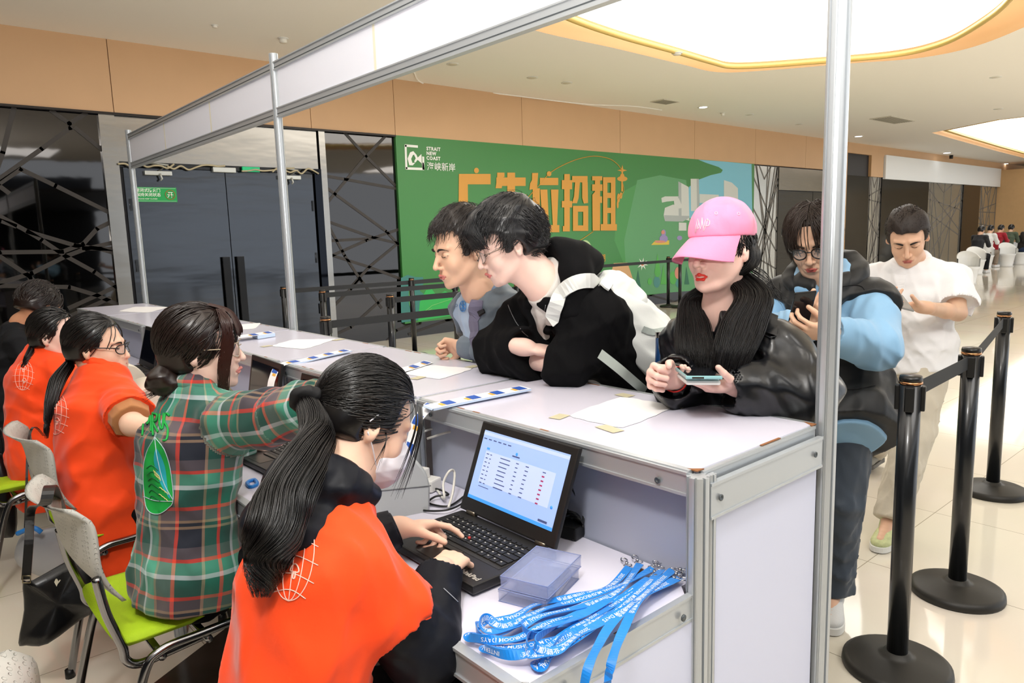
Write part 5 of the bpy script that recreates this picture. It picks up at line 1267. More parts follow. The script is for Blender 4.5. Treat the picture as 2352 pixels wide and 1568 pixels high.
def trousers(J, rad=(.088, .074, .066), parent=None, m=None, seed=3, amp=.006, res=.0075, cuffup=.05, top=.08, off=.012, name='trousers'):
    S = SDF(); pv = np.array(J['hipR']) - np.array(J['hipL']); pv /= np.linalg.norm(pv); pl = (np.array(J['hipR']) + np.array(J['hipL'])) / 2; wa = np.array(J['waist']); a0 = wa - pl; a0 /= np.linalg.norm(a0)
    S.loft([(pl - a0 * .06, pv, .12 + off, .09 + off), (pl, pv, .140 + off, .10 + off), (pl + a0 * top, pv, .12 + off, .09 + off)], .03)
    for s_ in 'LR':
        hp = np.array(J['hip' + s_], float); kn = np.array(J['kn' + s_], float); an = np.array(J['an' + s_], float); e = an + (kn - an) * cuffup
        S.cap(hp, kn, rad[0], rad[1], .035).cap(kn, e, rad[1], rad[2], .02)
    S.disp = folds(seed, amp, 26, (0, 0, 1))
    for s_ in 'LR':
        kn = np.array(J['kn' + s_], float); an = np.array(J['an' + s_], float); e = an + (kn - an) * cuffup; d = an - kn; d /= np.linalg.norm(d)
        S.cutnear(e + d * .005, d, e + d * .07, .11, .004)
    return np_mesh(name, [S.mesh(res)], m, parent)
def shoe(J, s_, parent, m, sole, s=1.0):
    an = np.array(J['an' + s_], float); to = np.array(J['toe' + s_], float); d = to - an; d[2] = 0; d /= np.linalg.norm(d); x = np.cross(d, (0, 0, 1)); z0 = an[2] - .085
    M = np.stack([x, d, (0, 0, 1)], 1); P = lambda a, b, c: an * [1, 1, 0] + np.array([0, 0, z0]) + M @ (np.array((a, b, c)) * s)
    S = SDF(); S.ell(P(0, -.015, .05), (.040 * s, .055 * s, .045 * s), M, .02).ell(P(0, .06, .045), (.042 * s, .075 * s, .035 * s), M, .03).ell(P(0, .13, .032), (.044 * s, .058 * s, .026 * s), M, .03).cap(P(0, -.01, .06), P(0, -.01, .10), .040, .042, .02)
    S.cap(P(0, -.012, .09), P(0, -.012, .14), .030, None, .004, 's').cut(P(0, 0, .016), (0, 0, -1), .003)
    o = np_mesh('shoe', [S.mesh(.0045)], m, parent)
    mb = MB(); pts = [(-.036, -.06), (-.020, -.073), (.020, -.073), (.036, -.06), (.040, 0), (.048, .08), (.046, .14), (.028, .185), (0, .196), (-.03, .183), (-.046, .14), (-.046, .08), (-.038, 0)]
    pp = [tuple(p[:2]) for p in catmull([(*p, 0) for p in pts], 4, True)]; n = len(pp)
    vs = [V(P(a, b, h)) for h in (0, .024) for a, b in pp]; mb.add(vs, [list(range(n))[::-1], [n + i for i in range(n)]] + [[i, (i + 1) % n, n + (i + 1) % n, n + i] for i in range(n)])
    kid(mb, 'shoe_sole', sole, parent)
    mb = MB()
    for i in range(5): b = .035 + i * .019; h = .083 - i * .0085; mb.tube([V(P(-.018, b, h - .004)), V(P(0, b + .004, h + .002)), V(P(.018, b, h - .004))], .0022, 5)
    kid(mb, 'laces', sole, parent); return o

# ------------------------------------------------------------------ hair
def strands(paths, r, n=4, taper=True):
    mb = MB()
    for P in paths:
        N = len(P)
        if N < 3: continue
        rs = [r * (1 - .8 * (i / (N - 1)) ** 2 if taper else 1) for i in range(N)]
        mb.tube(P, rs, n, cap=False)
    return np.array([list(v) for v in mb.v]), mb.f
def scalp_pts(h, n, cond, seed, rad=(.078, .098, .094)):
    r = np.random.RandomState(seed); out = []
    while len(out) < n:
        v = r.normal(size=3); v /= np.linalg.norm(v)
        p = v * rad + np.array((0, -.012, .030))
        if cond(p): out.append((p, v))
    return out
def hair_cap(h, t=.012, front=.052, ztop=.05, side=.0, back=-.07, temple=.02, sideburn=-.015, rnd=3, amp=.0025, freq=70, res=.0035, extra=None, vol=(0, 0, 0), fringe=None):
    """cap of hair over the skull; front: hairline position; returns (v, f)"""
    W, s, M = h.W, h.s, h.M; S = SDF(); e = 1
    S.ell(W((0, -.014, .032 + vol[2] * .5)), np.array((.076 + t + vol[0], .096 + t + vol[1], .088 + t + vol[2])) * s, M, .01)
    S.ell(W((0, -.045, -.020)), np.array((.068 + t * .7, .060 + t * .7, .070)) * s, M, .03)
    if extra: extra(S)
    S.disp = folds(rnd, amp, freq, h.D((.2, 1, .2)), .5)
    # face opening: temple line `front`, forehead hairline `ztop`
    S.box(W((0, front + .15, ztop - .15)), np.array((.15, .15, .15)) * s, M, .03, .012, 's')
    S.box(W((0, .15 - .002, sideburn - .10)), np.array((.15, .15, .10)) * s, M, .01, .010, 's')
    for x in (-1, 1):
        S.ell(W((x * .088, -.006 + side, -.022)), np.array((.028, .024, .044)) * s, M, .008, 's')
    S.box(W((0, .0, back - .15)), np.array((.14, .2, .15)) * s, M, .01, .015, 's')
    return S
# ================================================================== PEOPLE
def person(label, loc, group=None): return empty('person', loc, 0, label, 'person', group)
def A(*p): return np.array(p, float)
def AD(px, py, d): return CC + ray(px, py) * d
def bvh(*objs):
    vs = []; fs = []
    for o in objs:
        M = o.matrix_basis if o.parent is None else Matrix()
        b = len(vs); vs += [M @ v.co for v in o.data.vertices]; fs += [[i + b for i in p.vertices] for p in o.data.polygons]
    return BVHTree.FromPolygons(vs, fs)
def on(tree, px, py, off=.002):
    d = V(ray(px, py)); h = tree.ray_cast(V(CC), d.normalized())
    if h[0] is None: return None
    n = h[1]; n = n if n.dot(d) < 0 else -n
    return h[0] + n * off, n
def line_on(mb, tree, pts, r, off=.001, n=6, sub=4, flat=None, gap=.06):
    P = [(p.x, p.y) for p in catmull([V((x, y, 0)) for x, y in pts], sub)]; Q = [on(tree, x, y, off) for x, y in P]; run = []; N = []
    for q_ in Q + [None]:
        if q_ is not None and (not run or (q_[0] - run[-1]).length < gap): run.append(q_[0]); N.append(q_[1]); continue
        if len(run) > 2:
            if flat:
                S = [((run[min(i + 1, len(run) - 1)] - run[max(i - 1, 0)]).cross(N[i])).normalized() for i in range(len(run))]
                mb.ribbon(run, S, flat, r * 2)
            else: mb.tube(run, r, n)
        run, N = ([q_[0]], [q_[1]]) if q_ is not None else ([], [])
    return mb
def text_on(tree, body, cx, cy, size, ux, uy, off=.0015, bold=.0):
    """writing laid on a surface; ux, uy: picture vectors of the text's right and up"""
    vs, fs = textmesh(body, 1, bold); out = []
    for v in vs:
        h = on(tree, cx + (v.x * ux[0] + v.y * uy[0]) * size, cy + (v.x * ux[1] + v.y * uy[1]) * size, off); out.append(h[0] if h else None)
    keep = [f for f in fs if all(out[i] is not None for i in f)]; idx = sorted({i for f in keep for i in f}); mp = {a: b for b, a in enumerate(idx)}
    return MB().add([out[i] for i in idx], [[mp[i] for i in f] for f in keep])
def poly_on(tree, pts, off, grid=9):
    """filled outline laid on a surface"""
    P = [V((x, y, 0)) for x, y in pts]; bm = bmesh.new(); vs = [bm.verts.new(p) for p in P]; bm.faces.new(vs)
    bmesh.ops.triangulate(bm, faces=bm.faces[:])
    for _ in range(3): bmesh.ops.subdivide_edges(bm, edges=[e for e in bm.edges if e.calc_length() > grid], cuts=1)
    bmesh.ops.triangulate(bm, faces=bm.faces[:]); bm.verts.index_update(); H = [on(tree, v.co.x, v.co.y, off) for v in bm.verts]
    fs = [[v.index for v in f.verts] for f in bm.faces if all(H[v.index] for v in f.verts)]; idx = sorted({i for f in fs for i in f}); mp = {a: b for b, a in enumerate(idx)}; bm.free()
    return MB().add([H[i][0] for i in idx], [[mp[i] for i in f] for f in fs], True)
def ring_path(c, f, up, r, z0=0, zf=0, a0=-150, a1=150, n=13, rf=None):
    """arc round the neck open at the front; f = front direction"""
    f = np.array(f, float); up = np.array(up, float); up /= np.linalg.norm(up); f -= up * (f @ up); f /= np.linalg.norm(f); x = np.cross(f, up); out = []
    for i in range(n):
        a = math.radians(a0 + (a1 - a0) * i / (n - 1)); k = (1 - math.cos(a)) / 2
        out.append(np.array(c) + x * math.sin(a) * r + -f * math.cos(a) * (r if math.cos(a) > 0 else (rf or r)) + up * (z0 + (zf - z0) * k))
    return out
def chain(S, pts, r, k=.01):
    rs = r if isinstance(r, (list, tuple)) else [r] * len(pts)
    for i in range(len(pts) - 1): S.cap(pts[i], pts[i + 1], rs[i], rs[i + 1], k)
    return S
def flow(h, roots, target, lift=.004, n=14, rad=(.0775, .0965, .0925), jit=.03, seed=0, frac=1.):
    """hair lying on the skull, running from each root to the target direction"""
    r = np.random.RandomState(seed); out = []; rad = np.array(rad); c0 = np.array((0, -.014, .032)); u = (np.array(target) - c0) / rad; u /= np.linalg.norm(u)
    for p, v in roots:
        a = v / np.linalg.norm(v); b = u + r.normal(size=3) * jit; b /= np.linalg.norm(b); om = math.acos(max(-1, min(1, a @ b))); P = []
        if om < .05: continue
        kk = r.uniform(0, 1)
        for i in range(n):
            t = i / (n - 1) * frac; q_ = (math.sin((1 - t) * om) * a + math.sin(t * om) * b) / math.sin(om)
            P.append(V(h.W(c0 + q_ * (rad + lift * (.3 + kk) * min(1, 4 * t + .1)))))
        out.append(P)
    return out
def locks(base, dirs_path, n, spread, r, seed=0, wave=.0, tipspread=1.0):
    """bundle of strands round a guide path"""
    R_ = np.random.RandomState(seed); G = catmull([V(p) for p in base], 6); N = len(G); out = []
    for k in range(n):
        a = R_.uniform(0, 6.28); rr = math.sqrt(R_.uniform(0, 1)); ph = R_.uniform(0, 6.28); P = []; cutoff = R_.uniform(.74, 1.0)
        for i, g in enumerate(G):
            t = i / (N - 1)
            if t > cutoff: break
            tt = (G[min(i + 1, N - 1)] - G[max(i - 1, 0)]).normalized(); x = tt.cross(V((.3, .2, 1))).normalized(); y = tt.cross(x)
            sp = np.interp(t * (len(spread) - 1), range(len(spread)), spread) if isinstance(spread, (list, tuple)) else spread
            P.append(g + (x * math.cos(a) + y * math.sin(a)) * rr * sp + x * wave * math.sin(t * 7 + ph))
        out.append(P)
    return out
def glasses(h, parent, col='111111', r=.0013, w=.022, hgt=.017, y=.105, thin=False, rnd=2.6, temple=True, lens=True, z=.001):
    m = mat('glasses_' + col, col, rough=.25, metal=.0 if not thin else .9, spec=.6); t = parent
    W = h.W; mb = MB()
    for x in (-1, 1):
        P = []
        for i in range(28):
            a = 2 * math.pi * i / 28; c, s_ = math.cos(a), math.sin(a); k = (abs(c) ** rnd + abs(s_) ** rnd) ** (-1 / rnd)
            P.append(V(W((x * (.033 + w * c * k), y - .008 * abs(c * k) * (1 if x * c > 0 else .2) - .012 * (1 if x * c * x > 0 else 0) * max(0, c) ** 2, z - .004 + hgt * s_ * k))))
        mb.tube(P, r * h.s, 6, closed=True)
        if lens:
            lm = mat('lens_glass', 'dfe6ea', rough=.03, alpha=.16, spec=.8); c_ = sum(P, V()) / len(P)
            kid(MB().add([c_] + P, [[0, 1 + i, 1 + (i + 1) % 28] for i in range(28)]), 'lens', lm, parent)
        if temple: mb.tube([V(W((x * (.033 + w), y - .010, z + .002))), V(W((x * .068, y - .025, z + .004))), V(W((x * .081, .03, z + .006))), V(W((x * .081, -.012, z + .008))), V(W((x * .079, -.025, z - .010)))], r * h.s * (1.0 if thin else 1.1), 6)
    mb.tube([V(W((-.012, y, z + .003))), V(W((0, y + .004, z + .005))), V(W((.012, y, z + .003)))], r * h.s, 6)
    kid(mb, 'glasses_frame', m, parent)
def P_mesh(name, S, res, m, parent, smooth=1):
    v, f = S.mesh(res, smooth); return np_mesh(name, [(v, f)], m, parent)
orange = cloth('orange_polo', 'fb4a10', rough=.75, bump=(260, .2, .001)); ink_w = mat('white_shirt_print', 'f7c4b4', rough=.7)
blackcl = cloth('black_trousers', '0b0b0d'); black_ny = cloth('dark_navy_nylon', '14161d', rough=.5, bump=(25, .3, .004), wr=(9., 1., .03)); h_blk = hairmat('hair_black', '0f0c0c', .3); h_brn = hairmat('hair_darkbrown', '1e120e', .34)
sk1 = skin('skin_light', 'e9bfa6'); sk2 = skin('skin_warm', 'e3b79a'); sk3 = skin('skin_tan', 'c98f6d'); sk4 = skin('skin_pale', 'efcabb')
def seated_legs(J, x0, y, z=.50, dy=.10, kx=.42):
    J['hipR'] = A(x0, y - .085, z); J['hipL'] = A(x0, y + .085, z); J['knR'] = A(x0 + kx, y - dy, z + .0); J['knL'] = A(x0 + kx, y + dy, z + .0)
    J['anR'] = A(x0 + kx - .04, y - dy, .09); J['anL'] = A(x0 + kx - .02, y + dy, .09); J['toeR'] = J['anR'] + A(.14, -.02, -.05); J['toeL'] = J['anL'] + A(.14, .02, -.05); return J
def globe_print(tree, cx, cy, sx, sy, tilt, parent, r=.0009):
    """white line globe with a small mushroom motif printed on the back of the shirt"""
    mb = MB(); ct, st = math.cos(tilt), math.sin(tilt)
    def T(u, v): x = u * sx; y = v * sy; return (cx + x * ct - y * st, cy + x * st + y * ct)
    for k in (-.9, -.45, .0, .45, .9): line_on(mb, tree, [T(k * math.cos(a), math.sin(a)) for a in [math.radians(-90 + 180 * i / 8) for i in range(9)]], r)
    for v in (-.75, -.4, 0, .4, .75): c = math.sqrt(1 - v * v) * 1.15; line_on(mb, tree, [T(-c, v + .10), T(0, v + .0), T(c, v + .16)], r)
    for (u, v, s) in ((-.1, -.45, .28), (.1, .35, .2)):
        line_on(mb, tree, [T(u - s, v), T(u - s * .7, v - s * .5), T(u, v - s * .8), T(u + s * .7, v - s * .5), T(u + s, v), T(u, v + s * .12), T(u - s, v)], r * 1.5); line_on(mb, tree, [T(u - s * .2, v), T(u - s * .25, v + s * .7), T(u + s * .25, v + s * .7), T(u + s * .2, v)], r * 1.5)
    if mb.v: kid(mb, 'globe_print', ink_w, parent)

# ---------------------------------------------------------------- the masked person in front
J = dict(neck=A(-1.045, .43, 1.005), chest=A(-1.12, .37, .86), waist=A(-1.19, .345, .67), shR=A(-1.085, .285, .900), shL=A(-1.095, .565, .91), elR=A(-.975, .245, .725), wrR=A(-.862, .350, .805), elL=A(-.99, .60, .78), wrL=A(-.835, .545, .83))
seated_legs(J, -1.22, .335)
p1 = person('person with long black ponytail and face mask, orange polo over dark jacket, typing', (-1.25, .36, 0))
h1 = Head(AD(838, 968, 1.46), (.82, -.18, -.52), (.52, .0, .82), .97)
b1 = body_mesh(J, h1, [dict(s_='R', dirn=(.85, .42, -.06), palmn=(.0, .12, -1), side=1, curl=(.35, .42, .42, .5), thumb=.3, s=.88, spread=.12), dict(s_='L', dirn=(.95, -.22, -.12), palmn=(.1, -.45, -1), side=-1, curl=(.22, .75, .85, .9), thumb=.2, s=.88, spread=.05)], p1, sk1)
seed = 4
# dark jacket sleeves and hood
S = torso_cloth(J, off=.012, sleeves='long', sl_r=(.056, .066, .044), hem=.02, cuff=.06, seed=11, amp=.003, freq=26, bw=.9, neck_open=.056)
S2 = S; v_, f_ = S2.mesh(.005); jk1 = np_mesh('jacket', [(v_, f_)], black_ny, p1)
for s_ in 'RL':
    w_, e_ = J['wr' + s_], J['el' + s_]; d = (w_ - e_) / np.linalg.norm(w_ - e_); C = SDF(); c_ = w_ - d * .012; C.cap(c_ - d * .022, c_ + d * .006, .040, .036, .01); C.disp = folds(5, .003, 120, d); C.cut(c_ + d * .010, d).cut(c_ - d * .03, -d)
    P_mesh('cuff', C, .003, black_ny, jk1)
up = J['neck'] - J['chest']; H = SDF(); fr = A(1, .1, -.2)
ctr = J['neck'] + up * .02
chain(H, ring_path(ctr, fr, up, .072, .004, -.02, -150, 150, rf=.066), [.014, .020, .027, .033, .037, .040, .041, .040, .037, .033, .027, .020, .014], .02)
H.ell(ctr - fr * .070 - up * .34, (.085, .105, .060), None, .04); H.disp = folds(8, .005, 24, (1, 1, 0), .8)
H.cap(J['neck'] + up * .0, J['neck'] + up * .9, .050, .065, .02, 's')
P_mesh('hood', H, .0042, black_ny, jk1)
S = torso_cloth(J, off=.028, sleeves='short', sl_r=(.066, .068, .05), hem=.16, seed=3, amp=.006, freq=20, neck_open=.082, hipw=.0, bw=.93, sf=.58)
v_, f_ = S.mesh(.0052); sh1 = np_mesh('orange_polo_shirt', [(v_, f_)], orange, p1)
# sleeve hem seam
trousers(J, parent=p1, m=blackcl)
for s_ in 'RL': shoe(J, s_, p1, mat('shoe_dark', '2a2f3a'), mat('sole_white', 'e6e6e2'))
t1 = bvh(sh1)
globe_print(t1, 676, 1275, 50, 105, .12, p1)
# hair
S = hair_cap(h1, t=.007, front=.038, ztop=.082, sideburn=.00, back=-.052, amp=.0015, freq=60, vol=(0, .002, .002))
cap = S.mesh(.0036)
roots = scalp_pts(h1, 2600, lambda p: (p[1] < .05 or p[2] > .070) and p[2] > -.045 - .0 * p[1] and not (abs(p[0]) > .058 and p[2] < .0 and p[1] > -.035), 3)
tieL = (0, -.118, -.005); st_ = strands(flow(h1, roots, tieL, .006, 14, rad=(.083, .104, .101), jit=.10, seed=2), .0010, 4)
tie = h1.W((0, -.128, -.008))
guide = [h1.W((0, -.100, .0)), tie, AD(728, 1000, 1.34), AD(695, 1070, 1.27), AD(650, 1160, 1.215), AD(625, 1240, 1.18), AD(608, 1310, 1.165), AD(600, 1378, 1.155)]
T_ = SDF(); g = catmull(guide, 4); wd = [.022, .020, .030, .040, .046, .046, .038, .012]
for i in range(len(g) - 1):
    t = i / 4; r_ = float(np.interp(t, range(8), wd)); r2 = float(np.interp(t + .25, range(8), wd)); T_.cap(g[i], g[i + 1], r_ * .72, r2 * .72, .012) if i < len(g) - 8 else None
T_.disp = folds(14, .002, 90, np.array(g[-1] - g[4]), .12)
tail = T_.mesh(.0042)
st2 = strands(locks(guide, None, 1100, [.022, .021, .033, .044, .050, .048, .034, .010], .0016, 7, .002), .0011, 4)
wis = []
rr = np.random.RandomState(9)
for k in range(16):
    a = rr.uniform(-.004, .012); wis.append(catmull([V(h1.W((.060 + a * .2, .066 + a, .072))), V(h1.W((.075 + a * .3, .080 + a, .03))), V(h1.W((.072 + a * .3, .090 + a * 1.4, -.03))), V(h1.W((.062, .098 + a * 2, -.075 - rr.uniform(0, .05))))], 5))
for k in range(6): wis.append(catmull([V(h1.W((.06, .02, .0))), V(h1.W((.078, .028, -.02))), V(h1.W((.076, .03 + rr.uniform(-.01, .01), -.06 - rr.uniform(0, .03))))], 5))
hr1 = np_mesh('hair', [cap, st_, tail, st2, strands(wis, .0009, 4)], h_blk, p1)
tt = V(guide[2]) - V(guide[0]); R_ = V((0, 0, 1)).rotation_difference(tt).to_matrix()
E_ = SDF(); cc = np.array(tie); ee = np.array(tt.normalized()); s1v = np.cross(ee, (0, 0, 1)); s1v /= np.linalg.norm(s1v); s2v = np.cross(ee, s1v)
ringp = [cc + (s1v * math.cos(a) + s2v * math.sin(a)) * .022 for a in [i * math.pi / 7 for i in range(15)]]
chain(E_, ringp, .011, .004); E_.disp = folds(3, .003, 120, ee); P_mesh('hair_tie', E_, .0026, mat('black_scrunchie', '101013', rough=.7), hr1)
# face mask with ear loops
Mk = SDF(); Mk.ell(h1.W((0, .060, -.060)), A(.060, .062, .060) * h1.s, h1.M, .01).ell(h1.W((0, .098, -.035)), A(.020, .024, .026) * h1.s, h1.M, .02)
Mk.ell(h1.W((0, .02, -.06)), A(.056, .070, .075) * h1.s, h1.M, .004, 's'); Mk.disp = folds(4, .002, 110, h1.D((1, 0, 0)), .2)
Mk.cut(h1.W((0, 0, -.015)), h1.D((0, -.25, 1))).cut(h1.W((0, .028, 0)), h1.D((0, -1, -.1)))
mk = P_mesh('face_mask', Mk, .0028, mat('mask_white', 'e8e4ea', rough=.8), p1)
for x in (-1, 1):
    mb = MB(); mb.tube(catmull([V(h1.W((x * .050, .062, -.020))), V(h1.W((x * .074, .02, .010))), V(h1.W((x * .084, -.008, .022))), V(h1.W((x * .086, -.024, .0)))], 5), .0014, 6); mb.tube(catmull([V(h1.W((x * .052, .05, -.085))), V(h1.W((x * .074, .01, -.045))), V(h1.W((x * .084, -.018, -.020)))], 5), .0014, 6)
    kid(mb, 'ear_loop', mat('mask_white', 'e8e4ea'), mk)
mb = MB(); line_on(mb, bvh(sh1, jk1), [(836, 1108), (848, 1128), (856, 1150)], .0008, .003, flat=.014)
if mb.v: kid(mb, 'purple_lanyard', mat('lanyard_purple', '3a2a9c', rough=.5), p1)
mb = MB(); line_on(mb, bvh(jk1), [(1018, 1352), (1035, 1368), (1050, 1382)], .0008, .002)
if mb.v: kid(mb, 'reflective_piping', mat('piping', 'aab0b8', rough=.3), p1)

# ---------------------------------------------------------------- plaid shirt
J = dict(neck=A(-.985, 1.355, 1.065), chest=A(-1.035, 1.315, .91), waist=A(-1.065, 1.31, .72), shR=A(-.965, 1.20, .985), shL=A(-.995, 1.475, .98), elR=AD(615, 962, 1.93), wrR=AD(745, 925, 1.82), elL=A(-.95, 1.62, .80), wrL=A(-.78, 1.60, .80))
seated_legs(J, -1.075, 1.315, .545)
p2 = person('person in green and navy plaid overshirt with low hair bun and clear glasses, arm outstretched', (-1.14, 1.36, 0))
h2 = Head(AD(462, 800, 2.08), camdir(1, .06, .22), (-.05, 0, 1), 1.0)
b2 = body_mesh(J, h2, [dict(s_='R', dirn=J['wrR'] - J['elR'], palmn=(0, 0, -1), side=1, s=.9), dict(s_='L', dirn=(1, 0, 0), palmn=(0, 0, -1), side=-1, s=.9)], p2, sk4)
S = torso_cloth(J, off=.035, sleeves='long', sl_r=(.074, .070, .055), hem=.035, bw=.94, cuff=.03, seed=21, amp=.008, freq=14, neck_open=.062, hipw=.02)
v_, f_ = S.mesh(.0058)
pm = bpy.data.materials.new('plaid_flannel'); pm.use_nodes = True; nt = pm.node_tree; bs = nt.nodes['Principled BSDF']; bs.inputs['Roughness'].default_value = .85; bs.inputs['Sheen Weight'].default_value = .2; wrinkle(pm, 5.5, 1., .028)
uvn = nt.nodes.new('ShaderNodeUVMap'); sp = nt.nodes.new('ShaderNodeSeparateXYZ'); nt.links.new(uvn.outputs[0], sp.inputs[0])
def ramp(sock, period, stops):
    m_ = nt.nodes.new('ShaderNodeMath'); m_.operation = 'DIVIDE'; nt.links.new(sock, m_.inputs[0]); m_.inputs[1].default_value = period
    fr_ = nt.nodes.new('ShaderNodeMath'); fr_.operation = 'FRACT'; nt.links.new(m_.outputs[0], fr_.inputs[0])
    cr = nt.nodes.new('ShaderNodeValToRGB'); cr.color_ramp.interpolation = 'CONSTANT'; e = cr.color_ramp.elements
    for i, (p_, c_) in enumerate(stops):
        q_ = e[i] if i < 2 else e.new(p_); q_.position = p_; q_.color = (*srgb(c_), 1)
    nt.links.new(fr_.outputs[0], cr.inputs[0]); return cr.outputs[0]
NV, TL, RD, WH, GR, LG, TN = '071022', '05604e', 'd23a22', 'c0d2d4', '554a50', '4a9a80', '94795f'
cx1 = ramp(sp.outputs[0], .215, [(0, NV), (.20, RD), (.24, GR), (.40, TN), (.43, LG), (.56, WH), (.60, TL), (.74, RD), (.78, TL), (.92, TN), (.95, NV)])
cy1 = ramp(sp.outputs[1], .235, [(0, NV), (.10, TN), (.13, NV), (.17, TN), (.20, GR), (.32, RD), (.36, TL), (.56, WH), (.61, LG), (.74, RD), (.78, GR), (.9, NV)])
mx = nt.nodes.new('ShaderNodeMix'); mx.data_type = 'RGBA'; mx.inputs[0].default_value = .5; nt.links.new(cx1, mx.inputs[6]); nt.links.new(cy1, mx.inputs[7]); nt.links.new(mx.outputs[2], bs.inputs['Base Color'])
sh2 = np_mesh('plaid_shirt', [(v_, f_)], pm, p2)
def bone_uv(o, J, bones_arm=('R', 'L')):
    me = o.data; co = np.array([list(v.co) for v in me.vertices]); pl = (J['hipR'] + J['hipL']) / 2
    B = [(pl - A(0, 0, .1), J['neck'], .17, A(1, 0, 0))]
    for s_ in bones_arm: B += [(J['sh' + s_] * .85 + J['el' + s_] * .15, J['el' + s_], .085, A(0, 0, 1)), (J['el' + s_], J['wr' + s_], .07, A(0, 0, 1))]
    best = np.full(len(co), 9.); uv = np.zeros((len(co), 2)); off = 0; acc = 0
    for bi, (a, b_, r, ref) in enumerate(B):
        d = b_ - a; L = np.linalg.norm(d); t = np.clip((co - a) @ d / L ** 2, 0, 1); q_ = co - a - t[:, None] * d; dist = np.linalg.norm(q_, axis=1) / r
        e = d / L; x = ref - e * (ref @ e); x /= np.linalg.norm(x); y = np.cross(e, x); sgn = 1
        ang = np.arctan2(q_ @ y, -(q_ @ x)) if bi == 0 else np.arctan2(q_ @ y, q_ @ x)
        m_ = dist < best; best[m_] = dist[m_]
        base = 0 if bi == 0 else (.31 + (.30 if bi in (2, 4) else 0))
        if bi == 0: uv[m_, 0] = ang[m_] * .165; uv[m_, 1] = ((co - a) @ d / L)[m_]
        else: uv[m_, 1] = ang[m_] * .075; uv[m_, 0] = base + ((co - a) @ d / L)[m_]
    lay = me.uv_layers.new(name='UVMap'); li = np.zeros(len(me.loops), int); me.loops.foreach_get('vertex_index', li); lay.data.foreach_set('uv', uv[li].ravel())
bone_uv(sh2, J)
C = SDF(); up = J['neck'] - J['chest']; chain(C, ring_path(J['neck'] - up * .02, (1, 0, 0), up, .063, .035, .0, -140, 140, rf=.06), .013, .01); chain(C, ring_path(J['neck'] - up * .10, (1, 0, 0), up, .078, .02, -.02, -140, 140, rf=.06), .014, .02)
cl = P_mesh('collar', C, .0035, pm, sh2); bone_uv(cl, J)
C = SDF(); chain(C, ring_path(J['neck'] - up * .02, (1, 0, 0), up, .056, .045, .0, -150, 150, rf=.052), .008, .01); P_mesh('orange_collar', C, .003, orange, p2)
t2 = bvh(sh2)
gp = mat('embroidery_green', '0f9a3e', rough=.7); gd = mat('embroidery_dark_green', '0a6a38', rough=.7); gb = mat('embroidery_blue', '1f9fae', rough=.6); gl = mat('embroidery_outline', 'aebfca', rough=.6); gy = mat('embroidery_yellow', 'c9c27a', rough=.6)
def add_on(o, name, m, parent): return kid(o, name, m, parent) if o.v else None
o1 = [(358, 1005), (378, 1030), (392, 1075), (399, 1145), (388, 1165), (365, 1180), (345, 1175), (335, 1150), (331, 1090), (338, 1040)]
add_on(poly_on(t2, [(p.x, p.y) for p in catmull([V((*p, 0)) for p in o1], 4, True)], .0022), 'embroidery', gp, sh2)
add_on(poly_on(t2, [(p.x, p.y) for p in catmull([V((*p, 0)) for p in [(362, 1030), (380, 1070), (386, 1120), (392, 1145), (370, 1110), (356, 1060)]], 4, True)], .0030), 'embroidery', gb, sh2)
mb = MB(); line_on(mb, t2, o1 + [o1[0]], .0011, .003); line_on(mb, t2, [(358, 1005), (364, 1050), (378, 1110), (399, 1148)], .0011, .0035); line_on(mb, t2, [(332, 1140), (360, 1149), (398, 1150)], .0011, .0035); add_on(mb, 'embroidery_outline', gl, sh2)
mb = MB(); [line_on(mb, t2, [(340 + i * 1.5, 1075 + i * 14), (352, 1068 + i * 14), (366 + i, 1080 + i * 14)], .0013, .0035) for i in range(6)]; add_on(mb, 'embroidery_stitches', gd, sh2)
mb = MB(); [line_on(mb, t2, [(355 + i * 3, 1078 + i * 3), (357 + i * 3, 1085 + i * 3), (359 + i * 3, 1092 + i * 3)], .0010, .0038) for i in range(5)]; [line_on(mb, t2, [(368 + (i % 3) * 6, 1118 + i * 5), (372 + (i % 3) * 6, 1120 + i * 5), (376 + (i % 3) * 6, 1125 + i * 5)], .0011, .0038) for i in range(6)]; add_on(mb, 'embroidery_stitches', gy, sh2)
mb = MB()
for pts in ([(333, 945), (330, 975), (328, 1000)], [(333, 948), (340, 975), (347, 955), (348, 990)], [(352, 948), (352, 985), (353, 1000)], [(352, 950), (362, 952), (360, 966), (353, 970), (364, 992)], [(368, 950), (368, 975), (374, 985), (377, 950)], [(390, 955), (382, 950), (378, 968), (386, 985), (384, 1008), (376, 1012)]): line_on(mb, t2, pts, .0030, .002)
add_on(mb, 'embroidered_letters', gp, sh2)
trousers(J, parent=p2, m=blackcl)
for s_ in 'RL': shoe(J, s_, p2, mat('shoe_navy', '27405a'), mat('sole_white', 'e6e6e2'))
face_parts(h2, p2, brow='2a1a14', lipc='d98a84')
glasses(h2, p2, 'b9a78f', r=.0014, w=.0235, hgt=.020, y=.106, rnd=2.4)
S = hair_cap(h2, t=.010, front=.050, ztop=.072, sideburn=-.02, back=-.060, amp=.002, freq=60, vol=(.004, .003, .002)); cap = S.mesh(.0042)
roots = scalp_pts(h2, 700, lambda p: (p[1] < .055 or p[2] > .065) and p[2] > -.04 and not (abs(p[0]) > .06 and p[2] < .0 and p[1] > -.03), 5)
st_ = strands(flow(h2, roots, (0, -.095, -.055), .006, 13, rad=(.088, .108, .103), jit=.12, seed=3), .0018, 4)
